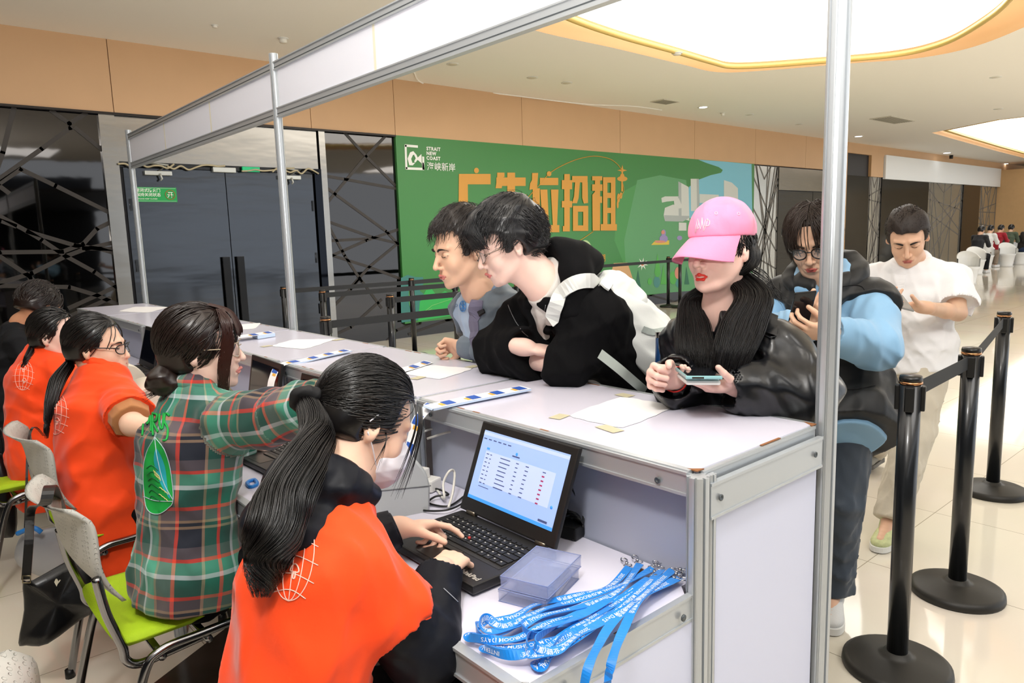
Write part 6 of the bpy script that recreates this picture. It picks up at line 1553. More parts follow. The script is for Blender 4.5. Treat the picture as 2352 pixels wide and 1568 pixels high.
bun_c = AD(378, 874, 2.03); Bn = SDF(); Bn.ell(bun_c, (.042, .042, .036), None, .02).cap(h2.W((0, -.095, -.05)), bun_c, .026, .03, .02); chain(Bn, [bun_c + A(math.cos(a) * .028, math.sin(a) * .028, math.sin(a * 2) * .012) for a in [i * .7 for i in range(10)]], .017, .006)
Bn.disp = folds(5, .004, 100, (1, 0, 1), .4); bun = Bn.mesh(.004)
rr = np.random.RandomState(5); wis = []
for k in range(60):
    x0, y0_ = 372 + rr.uniform(-18, 18), 895 + rr.uniform(-8, 8); wis.append(catmull([V(bun_c + rr.normal(size=3) * .015), V(AD(x0, y0_, 2.02)), V(AD(x0 - rr.uniform(0, 35), y0_ + rr.uniform(0, 22), 2.01))], 5))
fr_ = []
for k in range(150):   # fringe and side locks, reddish brown
    a = rr.uniform(0, 1); side_ = 1; fr_.append(catmull([V(h2.W((.015 + .02 * a, .055 + .02 * rr.rand(), .115))), V(h2.W((.055 + .010 * a, .070 + .030 * rr.rand(), .075))), V(h2.W((.072, .066 + .034 * rr.rand(), .01))), V(h2.W((.074, .052 + .034 * rr.rand(), -.05))), V(h2.W((.068, .045 + .03 * rr.rand(), -.085 - .055 * rr.rand())))], 5))
for k in range(120): a = rr.uniform(-1, 1); fr_.append(catmull([V(h2.W((.02 * a, .03, .128))), V(h2.W((.03 * a, .085, .105))), V(h2.W((.045 * a, .104 + .006 * rr.rand(), .055))), V(h2.W((.05 * a, .106 + .006 * rr.rand(), .028 + .02 * rr.rand())))], 5))
h_red = hairmat('hair_redbrown', '2f130c', .34)
hr2 = np_mesh('hair', [cap, st_, bun, strands(wis, .0012, 4)], h_brn, p2); np_mesh('fringe', [strands(fr_, .0016, 4)], h_red, hr2)
mb = MB().tube([V(AD(404 + 12 * math.cos(a), 852 + 18 * math.sin(a), 2.04)) for a in [i * .5 for i in range(13)]], .004, 6, closed=True); kid(mb, 'scrunchie', mat('cream_scrunchie', 'c9bfa6', rough=.7), hr2)

# ---------------------------------------------------------------- orange shirt with black glasses
J = dict(neck=A(-1.04, 2.265, 1.04), chest=A(-1.10, 2.22, .87), waist=A(-1.135, 2.20, .68), shR=A(-1.04, 2.11, .935), shL=A(-1.08, 2.39, .94), elR=AD(305, 975, 2.50), wrR=AD(415, 1005, 2.47), elL=A(-.95, 2.5, .80), wrL=A(-.80, 2.45, .80))
seated_legs(J, -1.12, 2.20)
p3 = person('person in orange polo with black framed glasses and low ponytail, seated in profile', (-1.12, 2.2, 0))
h3 = Head(AD(222, 796, 2.72), camdir(1, -.02, .18), (0, 0, 1), .97)
body_mesh(J, h3, [dict(s_='R', dirn=(1, -.1, -.1), palmn=(0, 0, -1), side=1, s=.88)], p3, sk1, fine_arms=('R',))
S = torso_cloth(J, off=.028, sleeves='short', sl_r=(.062, .070, .05), hem=.20, seed=31, amp=.008, freq=16, neck_open=.066, hipw=.015); sh3 = P_mesh('orange_polo_shirt', S, .0062, orange, p3)
C = SDF(); up = J['neck'] - J['chest']; chain(C, ring_path(J['neck'] - up * .03, (1, 0, 0), up, .062, .03, -.02, -140, 140, rf=.06), .011, .02); chain(C, ring_path(J['neck'] - up * .14, (1, 0, 0), up, .080, .02, -.02, -140, 140, rf=.06), .010, .02); P_mesh('collar', C, .0035, orange, sh3)
C = SDF(); C.cap(J['shR'] * .35 + J['elR'] * .65, J['elR'], .066, .056, .02); dd = J['elR'] - J['shR']; C.cut(J['shR'] * .1 + J['elR'] * .9, dd); C.disp = folds(5, .004, 40, dd); P_mesh('tan_undershirt_sleeve', C, .004, cloth('tan_undershirt', 'b3794c'), p3)
trousers(J, parent=p3, m=blackcl); t3 = bvh(sh3); globe_print(t3, 130, 950, 26, 48, .05, p3)
face_parts(h3, p3, brow='231712', lipc='c9796f'); glasses(h3, p3, '101010', r=.0022, w=.0225, hgt=.018, y=.107, rnd=3.2)
S = hair_cap(h3, t=.007, front=.036, ztop=.085, sideburn=.0, back=-.05, amp=.0015, freq=60, vol=(0, .003, .003)); cap = S.mesh(.0045)
roots = scalp_pts(h3, 500, lambda p: (p[1] < .045 or p[2] > .08) and p[2] > -.04 and not (abs(p[0]) > .058 and p[2] < .0 and p[1] > -.03), 6)
st_ = strands(flow(h3, roots, (0, -.095, -.05), .005, 12, rad=(.083, .104, .101), jit=.08, seed=3), .0019, 4)
gd_ = [h3.W((0, -.09, -.045)), AD(160, 835, 2.72), AD(133, 875, 2.66), AD(116, 930, 2.62), AD(108, 975, 2.60), AD(106, 1010, 2.60)]
st2 = strands(locks(gd_, None, 170, [.020, .018, .026, .020, .010, .006], .002, 3, .002), .0019, 4)
np_mesh('hair', [cap, st_, st2], h_blk, p3)

# ---------------------------------------------------------------- orange shirt, second from the far left
J = dict(neck=A(-1.10, 3.10, 1.05), chest=A(-1.16, 3.08, .88), waist=A(-1.20, 3.06, .68), shR=A(-1.10, 2.96, .945), shL=A(-1.13, 3.24, .95), elR=A(-1.0, 2.84, .78), wrR=A(-.82, 2.88, .80), elL=A(-1.0, 3.35, .80), wrL=A(-.85, 3.3, .80))
seated_legs(J, -1.19, 3.06)
p4 = person('person in orange polo with black hair tied back, half hidden behind the glasses wearer', (-1.19, 3.06, 0))
h4 = Head(AD(128, 770, 3.28), camdir(.96, .02, .1), (0, 0, 1), .97)
body_mesh(J, h4, [dict(s_='R', dirn=(1, .1, -.1), palmn=(0, 0, -1), side=1, s=.88)], p4, sk4)
S = torso_cloth(J, off=.028, sleeves='short', sl_r=(.062, .070, .05), hem=.16, seed=41, amp=.008, freq=16, neck_open=.066); sh4 = P_mesh('orange_polo_shirt', S, .007, orange, p4)
C = SDF(); up = J['neck'] - J['chest']; chain(C, ring_path(J['neck'] - up * .03, (1, 0, 0), up, .062, .03, -.02, -140, 140, rf=.06), .012, .02); P_mesh('collar', C, .004, orange, sh4)
trousers(J, parent=p4, m=cloth('grey_green_trousers', '5d625c')); globe_print(bvh(sh4), 55, 862, 22, 34, .1, p4)
face_parts(h4, p4, brow='231712', lipc='c9796f')
S = hair_cap(h4, t=.007, front=.036, ztop=.085, sideburn=.0, back=-.05, amp=.0015, freq=60); cap = S.mesh(.005)
roots = scalp_pts(h4, 400, lambda p: (p[1] < .045 or p[2] > .08) and p[2] > -.04 and not (abs(p[0]) > .058 and p[2] < .0 and p[1] > -.03), 6)
np_mesh('hair', [cap, strands(flow(h4, roots, (0, -.095, -.05), .005, 12, rad=(.083, .104, .101), jit=.08, seed=3), .0021, 4), strands(locks([h4.W((0, -.09, -.045)), AD(78, 800, 3.25), AD(62, 830, 3.2), AD(45, 880, 3.2)], None, 100, [.02, .022, .018, .008], .002, 3), .0022, 4)], h_blk, p4)

# ---------------------------------------------------------------- dark jacket, far left
J = dict(neck=A(-1.10, 3.92, 1.08), chest=A(-1.18, 3.92, .90), waist=A(-1.22, 3.9, .70), shR=A(-1.15, 3.78, .99), shL=A(-1.17, 4.09, .99), elR=A(-1.08, 3.66, .80), wrR=A(-.86, 3.75, .80), elL=A(-1.05, 4.2, .82), wrL=A(-.85, 4.1, .80))
seated_legs(J, -1.21, 3.9)
p5 = person('person in dark jacket with short hair seated at the far left end', (-1.21, 3.9, 0))
h5 = Head(AD(90, 706, 3.97), camdir(.35, -.25, .95), (.1, 0, 1), 1.05)
body_mesh(J, h5, [dict(s_='R', dirn=(1, .1, -.1), palmn=(0, 0, -1), side=1, s=.95)], p5, sk3)
P_mesh('dark_jacket', torso_cloth(J, off=.035, seed=51, amp=.008, sl_r=(.066, .06, .05), freq=18, neck_open=.062, hem=.12), .007, cloth('dark_jacket', '17181b'), p5)
trousers(J, parent=p5, m=blackcl)
S = hair_cap(h5, t=.010, front=.045, ztop=.075, sideburn=-.02, back=-.03, amp=.002, freq=80); roots = scalp_pts(h5, 500, lambda p: (p[1] < .045 or p[2] > .08) and p[2] > -.01, 6)
np_mesh('hair', [S.mesh(.005), strands(flow(h5, roots, (0, .05, .13), .01, 5, rad=(.088, .108, .104), jit=.3, seed=3, frac=.4), .002, 4)], h_brn, p5)
# ================================================================== PEOPLE ON THE OTHER SIDE OF THE COUNTER
def standing_legs(J, hx, hy, kx, ky, fx, fy, dy=.09, z=.93, dz=.0, toe=(-.15, 0)):
    """facing -x: right side is +y"""
    for s_, g in (('R', 1), ('L', -1)):
        J['hip' + s_] = A(hx, hy + g * .085, z); J['kn' + s_] = A(kx, ky + g * dy, .50); J['an' + s_] = A(fx, fy + g * dy, .09); J['toe' + s_] = J['an' + s_] + A(toe[0], toe[1], -.05)
    return J
def short_hair(h, p, m, seed, t=.016, front=.035, ztop=.075, vol=(.004, .004, .010), n=900, length=.35, fr=None, back=-.045, r=.0014, sideburn=-.012, res=.004, up=.0):
    S = hair_cap(h, t=t, front=front, ztop=ztop, sideburn=sideburn, back=back, amp=.004, freq=70, vol=vol, rnd=seed); parts = [S.mesh(res)]
    roots = scalp_pts(h, n, lambda q: (q[1] < front - .005 or q[2] > ztop + .005) and q[2] > back + .01 and not (q[2] < .012 and q[1] > -.035), seed)
    lift = t + .004 + max(vol); rad = (.077 + vol[0], .097 + vol[1], .091 + vol[2])
    R_ = np.random.RandomState(seed); P = []
    for q, v in roots:
        c0 = np.array((0, -.014, .032)); a = (q - c0) / np.array(rad); a /= np.linalg.norm(a)
        tgt = np.array((a[0] * .9, .9, -.55)) if a[1] > -.1 or a[2] > .6 else np.array((a[0] * .8, -.9, -1.)); tgt = tgt / np.linalg.norm(tgt) + R_.normal(size=3) * .18
        pts = []
        for i in range(7):
            s_ = i / 6 * length; d = a + (tgt - a) * s_; d /= np.linalg.norm(d); pts.append(V(h.W(c0 + d * (np.array(rad) + lift * (.55 + .55 * R_.rand() * (i / 6) + up * i / 6)))))
        P.append(pts)
    parts.append(strands(P, r, 4))
    if fr: parts.append(strands(fr, r, 4))
    return np_mesh('hair', parts, m, p)
# ---------------------------------------------------------------- grey jacket
J = dict(neck=AD(1104, 662, 2.68), chest=AD(1118, 800, 2.76), waist=AD(1150, 900, 2.9), shL=AD(1135, 738, 2.60), shR=AD(1085, 725, 2.88), elL=AD(1125, 812, 2.62), wrL=AD(1062, 812, 2.78), elR=AD(1100, 830, 2.95), wrR=AD(1080, 815, 2.98))
J['neck'] = A(*J['neck']); J['chest'] = J['neck'] + A(.10, .02, -.17); J['waist'] = J['neck'] + A(.25, .03, -.36); J['shL'] = J['neck'] + A(.05, -.155, -.090); J['shR'] = J['neck'] + A(.05, .155, -.090)
J['elL'] = A(.06, 1.22, 1.065); J['wrL'] = A(.03, 1.43, 1.052); J['elR'] = A(.20, 1.50, 1.04); J['wrR'] = A(.16, 1.44, .96)
standing_legs(J, J['neck'][0] + .34, J['neck'][1] + .03, .34, 1.32, .36, 1.32)
pg = person('person in grey jacket over light blue polo, leaning on the counter behind black hoodie', (J['hipR'][0], 1.3, 0))
hg = Head(AD(1062, 572, 2.60), camdir(-.80, -.30, -.42), (-.12, .0, 1), 1.07)
body_mesh(J, hg, [dict(s_='L', dirn=(-.2, 1, .0), palmn=(-.8, -.1, -.5), side=-1, curl=(.95, 1, 1, 1), thumb=.6, s=1.0, spread=.02), None], pg, sk2, neck_r=.058)
polo_b = cloth('light_blue_polo', 'a9bed6'); S = torso_cloth(J, off=.018, sleeves='none', sl_r=(.055, .05, .04), seed=61, amp=.004, neck_open=.062, bw=1.1, hem=.02); sp_ = P_mesh('polo_shirt', S, .006, polo_b, pg)
C = SDF(); up = J['neck'] - J['chest']; F_g = hg.D((0, 1, 0)); fb = A(-1, .15, -.1)
chain(C, ring_path(J['neck'] - up * .02, fb, up, .066, .04, -.045, -155, 155, rf=.072), .009, .01); chain(C, ring_path(J['neck'] - up * .06, fb, up, .076, .03, -.06, -155, 155, rf=.08), .008, .02); P_mesh('collar', C, .0035, cloth('polo_collar', '8fa6c4'), sp_)
mb = MB(); C2 = ring_path(J['neck'] - up * .06, fb, up, .085, .03, -.06, -155, 155, rf=.090)
mb.tube([V(p) for p in C2], .0022, 5); kid(mb, 'red_collar_stripe', mat('stripe_red', 'c02b3a'), sp_); mb = MB().tube([V(p) + V((0, 0, .007)) for p in C2], .0022, 5); kid(mb, 'blue_collar_stripe', mat('stripe_blue', '2458b8'), sp_)
grj = cloth('grey_jacket', '6d7883', rough=.6, bump=(160, .12, .001))
S = torso_cloth(J, off=.036, sleeves='long', sl_r=(.064, .060, .048), seed=62, amp=.008, freq=18, neck_open=.078, bw=1.12, hem=.10, cuff=.05)
fm = np.stack([np.cross(fb / np.linalg.norm(fb), up / np.linalg.norm(up)), fb / np.linalg.norm(fb), up / np.linalg.norm(up)], 1)
S.box(J['chest'] + fb * .16 + A(0, .05, 0), (.075, .12, .40), fm, .02, .01, 's')
jg = P_mesh('jacket', S, .0052, grj, pg)
C = SDF(); d = (J['wrL'] - J['elL']); d /= np.linalg.norm(d); C.cap(J['wrL'] - d * .045, J['wrL'] - d * .012, .050, .045, .01); C.disp = folds(5, .002, 140, d, .2); C.cut(J['wrL'] - d * .006, d); P_mesh('cuff', C, .0032, grj, jg)
tg = bvh(jg, sp_); mb = MB(); line_on(mb, tg, [(1118, 655), (1098, 690), (1090, 730), (1092, 775), (1100, 800)], .0018, .004, flat=.055); add_on(mb, 'backpack_strap', cloth('purple_grey_strap', '6e6a80'), pg)
mb = MB(); line_on(mb, tg, [(1106, 710), (1112, 722)], .003, .009, flat=.03); add_on(mb, 'strap_patch', leather, pg)
tb = bvh(sp_); eb = mat('embroidery_skyblue', '4a8fd0'); mb = MB(); line_on(mb, tb, [(1064 + 7 * math.cos(a), 703 + 12 * math.sin(a)) for a in [i * .63 for i in range(11)]], .0016, .002); line_on(mb, tb, [(1059, 697), (1069, 710)], .002, .002); line_on(mb, tb, [(1069, 697), (1059, 710)], .002, .002); line_on(mb, tb, [(1064, 692), (1064, 714)], .002, .002); add_on(mb, 'chest_emblem', eb, sp_)
mb = MB(); [line_on(mb, tb, [(1049 + 2.5 * math.cos(a), y_ + 3 * math.sin(a)) for a in [i * 1.05 for i in range(7)]], .0014, .002) for y_ in (672, 701)]; add_on(mb, 'buttons', mat('button', '7d8ea8'), sp_)
trousers(J, parent=pg, m=cloth('dark_trousers', '24262c')); face_parts(hg, pg, brow='1d1512', lipc='c0716a', brow_w=1.2)
short_hair(hg, pg, hairmat('hair_short_brown', '1c1410', .4), 7, t=.014, front=.030, ztop=.078, vol=(.002, .004, .010), n=1100, length=.4)
# ---------------------------------------------------------------- black hoodie with cream backpack
J = dict(neck=A(-.03, .875, 1.305)); J['chest'] = J['neck'] + A(.12, -.02, -.14); J['waist'] = J['neck'] + A(.31, -.04, -.29); J['shL'] = J['neck'] + A(.085, -.155, -.095); J['shR'] = J['neck'] + A(.04, .145, -.095)
J['elL'] = A(-.03, .80, 1.062); J['wrL'] = A(-.055, 1.04, 1.060); J['elR'] = A(-.05, 1.13, 1.075); J['wrR'] = A(-.10, .925, 1.115)
standing_legs(J, .42, .81, .42, .80, .46, .80, z=.90)
pb = person('person in black hoodie with thin glasses, bent over the counter, arms folded', (.42, .81, 0))
hb_ = Head(AD(1168, 560, 2.27), camdir(-.93, -.40, -.16), (-.25, .06, 1), .98)
body_mesh(J, hb_, [dict(s_='R', dirn=(.75, -.6, -.2), palmn=(.3, 0, -1), side=1, s=1., curl=(.6, .6, .6, .6)), dict(s_='L', dirn=(.2, 1, -.05), palmn=(0, 0, -1), side=-1, s=1., curl=(.4, .4, .4, .4))], pb, sk4, neck_r=.058)
teeb = cloth('cream_sweatshirt', 'd8d3cc', rough=.85); S = torso_cloth(J, off=.020, sleeves='none', sl_r=(.055, .05, .04), seed=71, amp=.005, neck_open=.064, bw=1.08, hem=.02); st_b = P_mesh('sweatshirt', S, .006, teeb, pb)
C = SDF(); up = J['neck'] - J['chest']; fb = A(-1, .12, -.35); chain(C, ring_path(J['neck'] - up * .02, fb, up, .066, .025, -.05, rf=.075, a0=-179, a1=179), .012, .015); P_mesh('neckband', C, .0035, teeb, st_b)
C = SDF(); u_ = up / np.linalg.norm(up); C.cap(J['neck'] - u_ * .10, J['neck'] + u_ * .085, .086, .068, .01); C.disp = folds(5, .003, 26, (1, 0, 0)); C.cut(J['neck'] + u_ * .040, u_ * .8 + A(-.62, .05, 0)).cut(J['neck'] - u_ * .09, -u_); P_mesh('raised_collar', C, .0038, teeb, st_b)
hood_m = cloth('black_hoodie', '08080a', rough=.9)
S = torso_cloth(J, off=.040, sleeves='long', sl_r=(.074, .072, .058), seed=72, amp=.012, freq=15, neck_open=.085, bw=1.12, hem=.12, cuff=.10)
ub = up / np.linalg.norm(up); f0 = fb - ub * (fb @ ub); f0 /= np.linalg.norm(f0); fm = np.stack([np.cross(f0, ub), f0, ub], 1)
S.box(J['chest'] + f0 * .17 + ub * .02, (.060, .10, .24), fm, .02, .01, 's'); jb = P_mesh('hoodie', S, .0052, hood_m, pb)
H = SDF(); ctr = J['neck'] - up * .08; chain(H, ring_path(ctr, fb, up, .098, .055, -.10, -165, 165, rf=.085), [.016, .022, .030, .040, .050, .056, .058, .056, .050, .040, .030, .022, .016], .03); H.ell(ctr - f0 * .13 - ub * .0, (.085, .10, .055), None, .05); H.disp = folds(8, .006, 12, (1, 1, 0), .6); H.cap(J['neck'] - up * .2, J['neck'] + up * .9, .064, .105, .02, 's'); hd_b = P_mesh('hood', H, .0045, hood_m, jb)
tb = bvh(jb, st_b, hd_b); th_ = bvh(jb)
mb = MB(); line_on(mb, th_, [(1168, 700), (1180, 730), (1195, 755), (1213, 772)], .0012, .002); line_on(mb, th_, [(1254, 700), (1248, 730), (1246, 760)], .0012, .002); add_on(mb, 'zip', mat('zip_metal', '8d8f92', metal=.8, rough=.3), jb)
cr_ = mat('patch_cream', 'ead9c6'); pr_ = mat('patch_red', 'c6362c')
add_on(poly_on(th_, [(1255 + 9 * math.cos(a), 742 + 17 * math.sin(a)) for a in [i * .45 for i in range(14)]], .003), 'chest_patch', cr_, jb)
mb = MB(); line_on(mb, th_, [(1255 + 9 * math.cos(a), 742 + 17 * math.sin(a)) for a in [i * .45 for i in range(15)]], .0014, .003); add_on(mb, 'patch_edge', pr_, jb)
mb = MB(); line_on(mb, th_, [(1250, 745), (1254, 752), (1260, 750)], .001, .005); line_on(mb, th_, [(1252, 736), (1252, 738), (1252, 740)], .0014, .005); line_on(mb, th_, [(1259, 735), (1259, 737), (1259, 739)], .0014, .005); add_on(mb, 'patch_smile', mat('brow_171210', '171210'), jb)
trousers(J, parent=pb, m=blackcl)
face_parts(hb_, pb, brow='171210', lipc='c9746e', brow_w=1.1); glasses(hb_, pb, '8d8378', r=.0010, w=.0225, hgt=.020, y=.108, thin=True, rnd=2.0)
rr = np.random.RandomState(12); fr_ = []
for k in range(420):
    a = rr.uniform(-1, 1); w_ = .064 * a; d_ = .100 - .035 * a * a
    fr_.append(catmull([V(hb_.W((w_ * .5, .02 + .03 * rr.rand(), .142))), V(hb_.W((w_ * .85, .075 + .01 * rr.rand(), .128))), V(hb_.W((w_ * 1.05, d_ + .018 + .010 * rr.rand(), .085))), V(hb_.W((w_ * 1.15, d_ + .016 + .006 * rr.rand(), .050))), V(hb_.W((w_ * 1.2, d_ + .010 + .008 * rr.rand(), .018 + .018 * rr.rand())))], 4))
short_hair(hb_, pb, hairmat('hair_black_matte', '0c0b0d', .36), 5, t=.020, front=.030, ztop=.066, vol=(.004, .006, .012), n=1500, length=.45, fr=fr_, sideburn=-.012, r=.0013)
# backpack: a thing of its own on the person's back
cream = cloth('cream_canvas', 'd9dcd8', rough=.7, bump=(300, .3, .001)); cream2 = cloth('grey_green_webbing', 'a9b2ac')
bpc = AD(1452, 765, 2.42); bx = camdir(.72, -.62, .15); by = np.array(camdir(.66, .72, .1)); bz = np.cross(np.array(bx), by); Mb = np.stack([np.array(bx), by, bz / np.linalg.norm(bz)], 1); Mb[:, 1] = np.cross(Mb[:, 2], Mb[:, 0])
pk = empty('backpack', bpc, 0, 'cream canvas backpack worn over the black hoodie, bottle in its side pocket', 'backpack')
Pb = lambda a, b, c: bpc + Mb @ np.array((a, b, c))
S = SDF(); S.box(Pb(0, -.01, 0), (.19, .075, .125), Mb, .055, .02).box(Pb(-.03, .045, 0), (.15, .045, .105), Mb, .04, .05); S.disp = folds(9, .007, 22, bx); P_mesh('body', S, .005, cream, pk)
S = SDF(); S.box(Pb(-.13, .05, 0), (.085, .060, .120), Mb, .05, .02); S.disp = folds(19, .005, 26, bx); P_mesh('flap', S, .005, cream, pk)
mb = MB(); mb.tube(catmull([V(Pb(-.17, -.02, .03)), V(Pb(-.225, -.01, .02)), V(Pb(-.245, -.015, 0)), V(Pb(-.225, -.01, -.03)), V(Pb(-.17, -.02, -.03))], 6), .009, 8); kid(mb, 'grab_loop', cream2, pk)
tpk = bvh(jb, hd_b, *[c for c in kids(pk) if c.type == 'MESH' and c.name.startswith(('body', 'flap'))])
mb = MB(); line_on(mb, tpk, [(1268, 735), (1276, 705), (1292, 672), (1320, 650), (1350, 644), (1378, 650), (1400, 664)], .003, .007, flat=.045, gap=.2); add_on(mb, 'shoulder_strap', cream, pk)
mb = MB(); P_ = catmull([V(AD(1378, 812, 2.10)), V(AD(1420, 845, 2.12)), V(AD(1455, 875, 2.16)), V(AD(1482, 898, 2.22))], 6); mb.ribbon(P_, [camdir(.5, .9, 0)] * len(P_), .028, .003); kid(mb, 'lower_strap', cream2, pk)
mb = MB(); line_on(mb, tpk, [(1476, 754), (1500, 762), (1530, 758)], .0015, .004, flat=.020); add_on(mb, 'compression_strap', cream2, pk)
# tumbler
tc_ = AD(1528, 800, 2.22); tz = V(camdir(.06, 1, .05)); Rt = V((0, 0, 1)).rotation_difference(tz).to_matrix()
tm = empty('tumbler', tc_, 0, 'navy tumbler with steel rim standing in the side of the cream backpack', 'bottle')
kid(MB().lathe([(.0001, -.09), (.026, -.09), (.028, -.08), (.031, .03), (.0001, .03)], tc_, 24, Rt), 'cup', mat('navy_enamel', '12355f', rough=.3), tm)
kid(MB().lathe([(.031, .03), (.033, .045), (.034, .046), (.033, .048), (.030, .047), (.029, .02), (.0001, .02)], tc_, 24, Rt), 'rim', mat('steel_cup', 'b5aca6', rough=.2, metal=1), tm)
# ---------------------------------------------------------------- pink cap
J = dict(neck=A(.125, .335, 1.245)); J['chest'] = J['neck'] + A(.04, -.005, -.17); J['waist'] = J['neck'] + A(.08, -.01, -.38); J['shL'] = J['neck'] + A(.045, -.150, -.105); J['shR'] = J['neck'] + A(.0, .112, -.108)
J['elL'] = A(.145, .10, 1.035); J['wrL'] = AD(1700, 888, 1.86); J['elR'] = A(*AD(1596, 896, 2.14)); J['wrR'] = AD(1552, 872, 1.93)
standing_legs(J, .215, .325, .20, .32, .22, .32, z=.83)
pw = person('person in pink baseball cap and black leather jacket with long black hair, holding a phone', (.21, .32, 0))
hw = Head(AD(1655, 572, 1.97), camdir(-.76, -.14, -.58), (-.14, .05, 1), .96)
body_mesh(J, hw, [dict(s_='L', dirn=camdir(-1, -.02, -.05), palmn=camdir(-.1, 1, .1), side=-1, curl=(.30, .32, .36, .4), thumb=.35, s=.95, spread=.05, thumbout=.95), dict(s_='R', dirn=camdir(-.9, .15, -.45), palmn=camdir(.45, -.25, -.9), side=1, curl=(1.05, 1.08, 1.1, 1.1), thumb=.8, s=.95, spread=.02)], pw, skin('skin_rosy', 'f0c6b8'), neck_r=.046)
lea = wrinkle(mat('leather_gloss', '0c0e13', rough=.33, bump=(14, .25, .008), coat=.15), 6., 1., .03)
S = torso_cloth(J, off=.045, sleeves='long', sl_r=(.072, .080, .060), seed=81, amp=.013, freq=15, neck_open=.070, hem=.18, cuff=.05)
ub = (J['neck'] - J['chest']); ub /= np.linalg.norm(ub); f0 = A(-1, .05, 0); fm = np.stack([np.cross(f0, ub), f0, ub], 1); S.box(J['neck'] + f0 * .14 - ub * .06, (.035, .08, .10), fm, .03, .02, 's')
jw = P_mesh('leather_jacket', S, .005, lea, pw)
for s_ in 'LR':
    d = (J['wr' + s_] - J['el' + s_]); d /= np.linalg.norm(d); C = SDF(); x_ = np.cross(d, (0, 0, 1)); x_ /= np.linalg.norm(x_); y_ = np.cross(d, x_)
    for q_, rr_ in ((-.035, .052), (-.018, .047), (-.003, .043)): chain(C, [J['wr' + s_] + d * (q_ - .008) + (x_ * math.cos(a) + y_ * math.sin(a)) * (rr_ - .012) for a in [i * .7 for i in range(10)]], .012, .008)
    C.disp = folds(7, .005, 90, d, .1); P_mesh('gathered_cuff', C, .003, lea, jw)
tw = bvh(jw)
for pts in ([(1742, 676), (1790, 690), (1782, 775), (1728, 752)], [(1590, 690), (1560, 740), (1580, 790), (1610, 750)]):
    h_ = poly_on(tw, pts, .010, 7); add_on(h_, 'collar_flap', lea, jw)
mb = MB(); line_on(mb, tw, [(1742, 670), (1788, 680), (1780, 775), (1725, 752)], .0022, .006); add_on(mb, 'collar_seam', lea, jw)
C = SDF(); up = J['neck'] - J['chest']; chain(C, ring_path(J['neck'] - up * .12, (-1, .1, 0), up, .085, .03, -.06, -160, 160, rf=.085), .016, .02); P_mesh('collar', C, .0038, lea, jw)
trousers(J, parent=pw, m=blackcl)
face_parts(hw, pw, brow='2a1a14', lipc='e2382c', mouth_open=.003)
mb = MB().tube([V(p) for p in ring_path(J['neck'] + up * .10, (-1, .1, -.3), up, .0475, .01, -.055, -179, 179, rf=.058)], .0018, 6); kid(mb, 'red_necklace', mat('red_cord', 'c4261f', rough=.4), pw)
# cap
pink = cloth('pink_twill', 'f58fb4', rough=.75); W = hw.W
S = SDF(); S.ell(W((0, -.012, .052)), (.083, .102, .090), hw.M, .01); S.cut(W((0, 0, .034)), hw.D((0, .06, -1))); S.disp = folds(4, .0012, 40, (0, 0, 1)); cp = P_mesh('cap', S, .0032, pink, pw)
vs = []; fs = []; nu, nv = 22, 9
for side_ in (0, 1):
    for i in range(nu + 1):
        a = math.radians(-74 + 148 * i / nu)
        for j in range(nv + 1):
            t = j / nv; b0 = (.083 * math.sin(a), -.012 + .102 * math.cos(a)); L = .088 * math.cos(a * .92) ** .6
            x = b0[0] * (1 + .10 * t); y = b0[1] + L * t; z = .040 - .034 * t - .014 * t * t - 3.4 * x * x * (.25 + .75 * t) + (.0015 if side_ else -.0015)
            vs.append(W((x, y, z)))
w1_ = nv + 1; N1 = (nu + 1) * w1_
for i in range(nu):
    for j in range(nv): a = i * w1_ + j; fs.append((a, a + 1, a + w1_ + 1, a + w1_)); fs.append((N1 + a, N1 + a + w1_, N1 + a + w1_ + 1, N1 + a + 1))
for i in range(nu): fs.append((i * w1_ + nv, N1 + i * w1_ + nv, N1 + (i + 1) * w1_ + nv, (i + 1) * w1_ + nv))
kid(MB().add([V(v) for v in vs], fs, True), 'cap_brim', pink, cp)
kid(MB().lathe([(.0001, 0), (.008, .0), (.007, .004), (.0001, .006)], W((0, -.012, .141)), 14, V((0, 0, 1)).rotation_difference(V(hw.D((0, 0, 1)))).to_matrix()), 'cap_button', pink, cp)
tcp = bvh(cp); sv_ = mat('silver_thread', 'd9d4d8', rough=.35, metal=.3)
mb = MB()
for a_ in (-.9, 0, .9, 3.14): mb.tube(catmull([V(W((0, -.012, .1425)) if False else W((.0835 * math.sin(a_) * math.sin(b_), -.012 + .1025 * math.cos(a_) * math.sin(b_), .052 + .0905 * math.cos(b_)))) for b_ in [i * 1.62 / 8 for i in range(9)]], 3), .0008, 5)
kid(mb, 'cap_seam', pink, cp)
mb = MB(); [line_on(mb, tcp, [(x_ + 3 * math.cos(a), y_ + 3 * math.sin(a)) for a in [i * .9 for i in range(8)]], .0008, .001) for x_, y_ in ((1645, 490), (1696, 491))]; add_on(mb, 'eyelets', mat('eyelet', 'ffc4d8'), cp)
mb = MB()
for pts in ([(1597, 534), (1603, 503), (1610, 528), (1613, 500)], [(1613, 500), (1617, 530), (1626, 502)], [(1616, 530), (1621, 505), (1630, 508), (1628, 518), (1619, 519)], [(1598, 535), (1606, 512)], [(1606, 522), (1600, 528)]): line_on(mb, tcp, [pts[0]] + [p for p in pts[1:]], .0009, .001, sub=2)
add_on(mb, 'cap_emblem', sv_, cp)
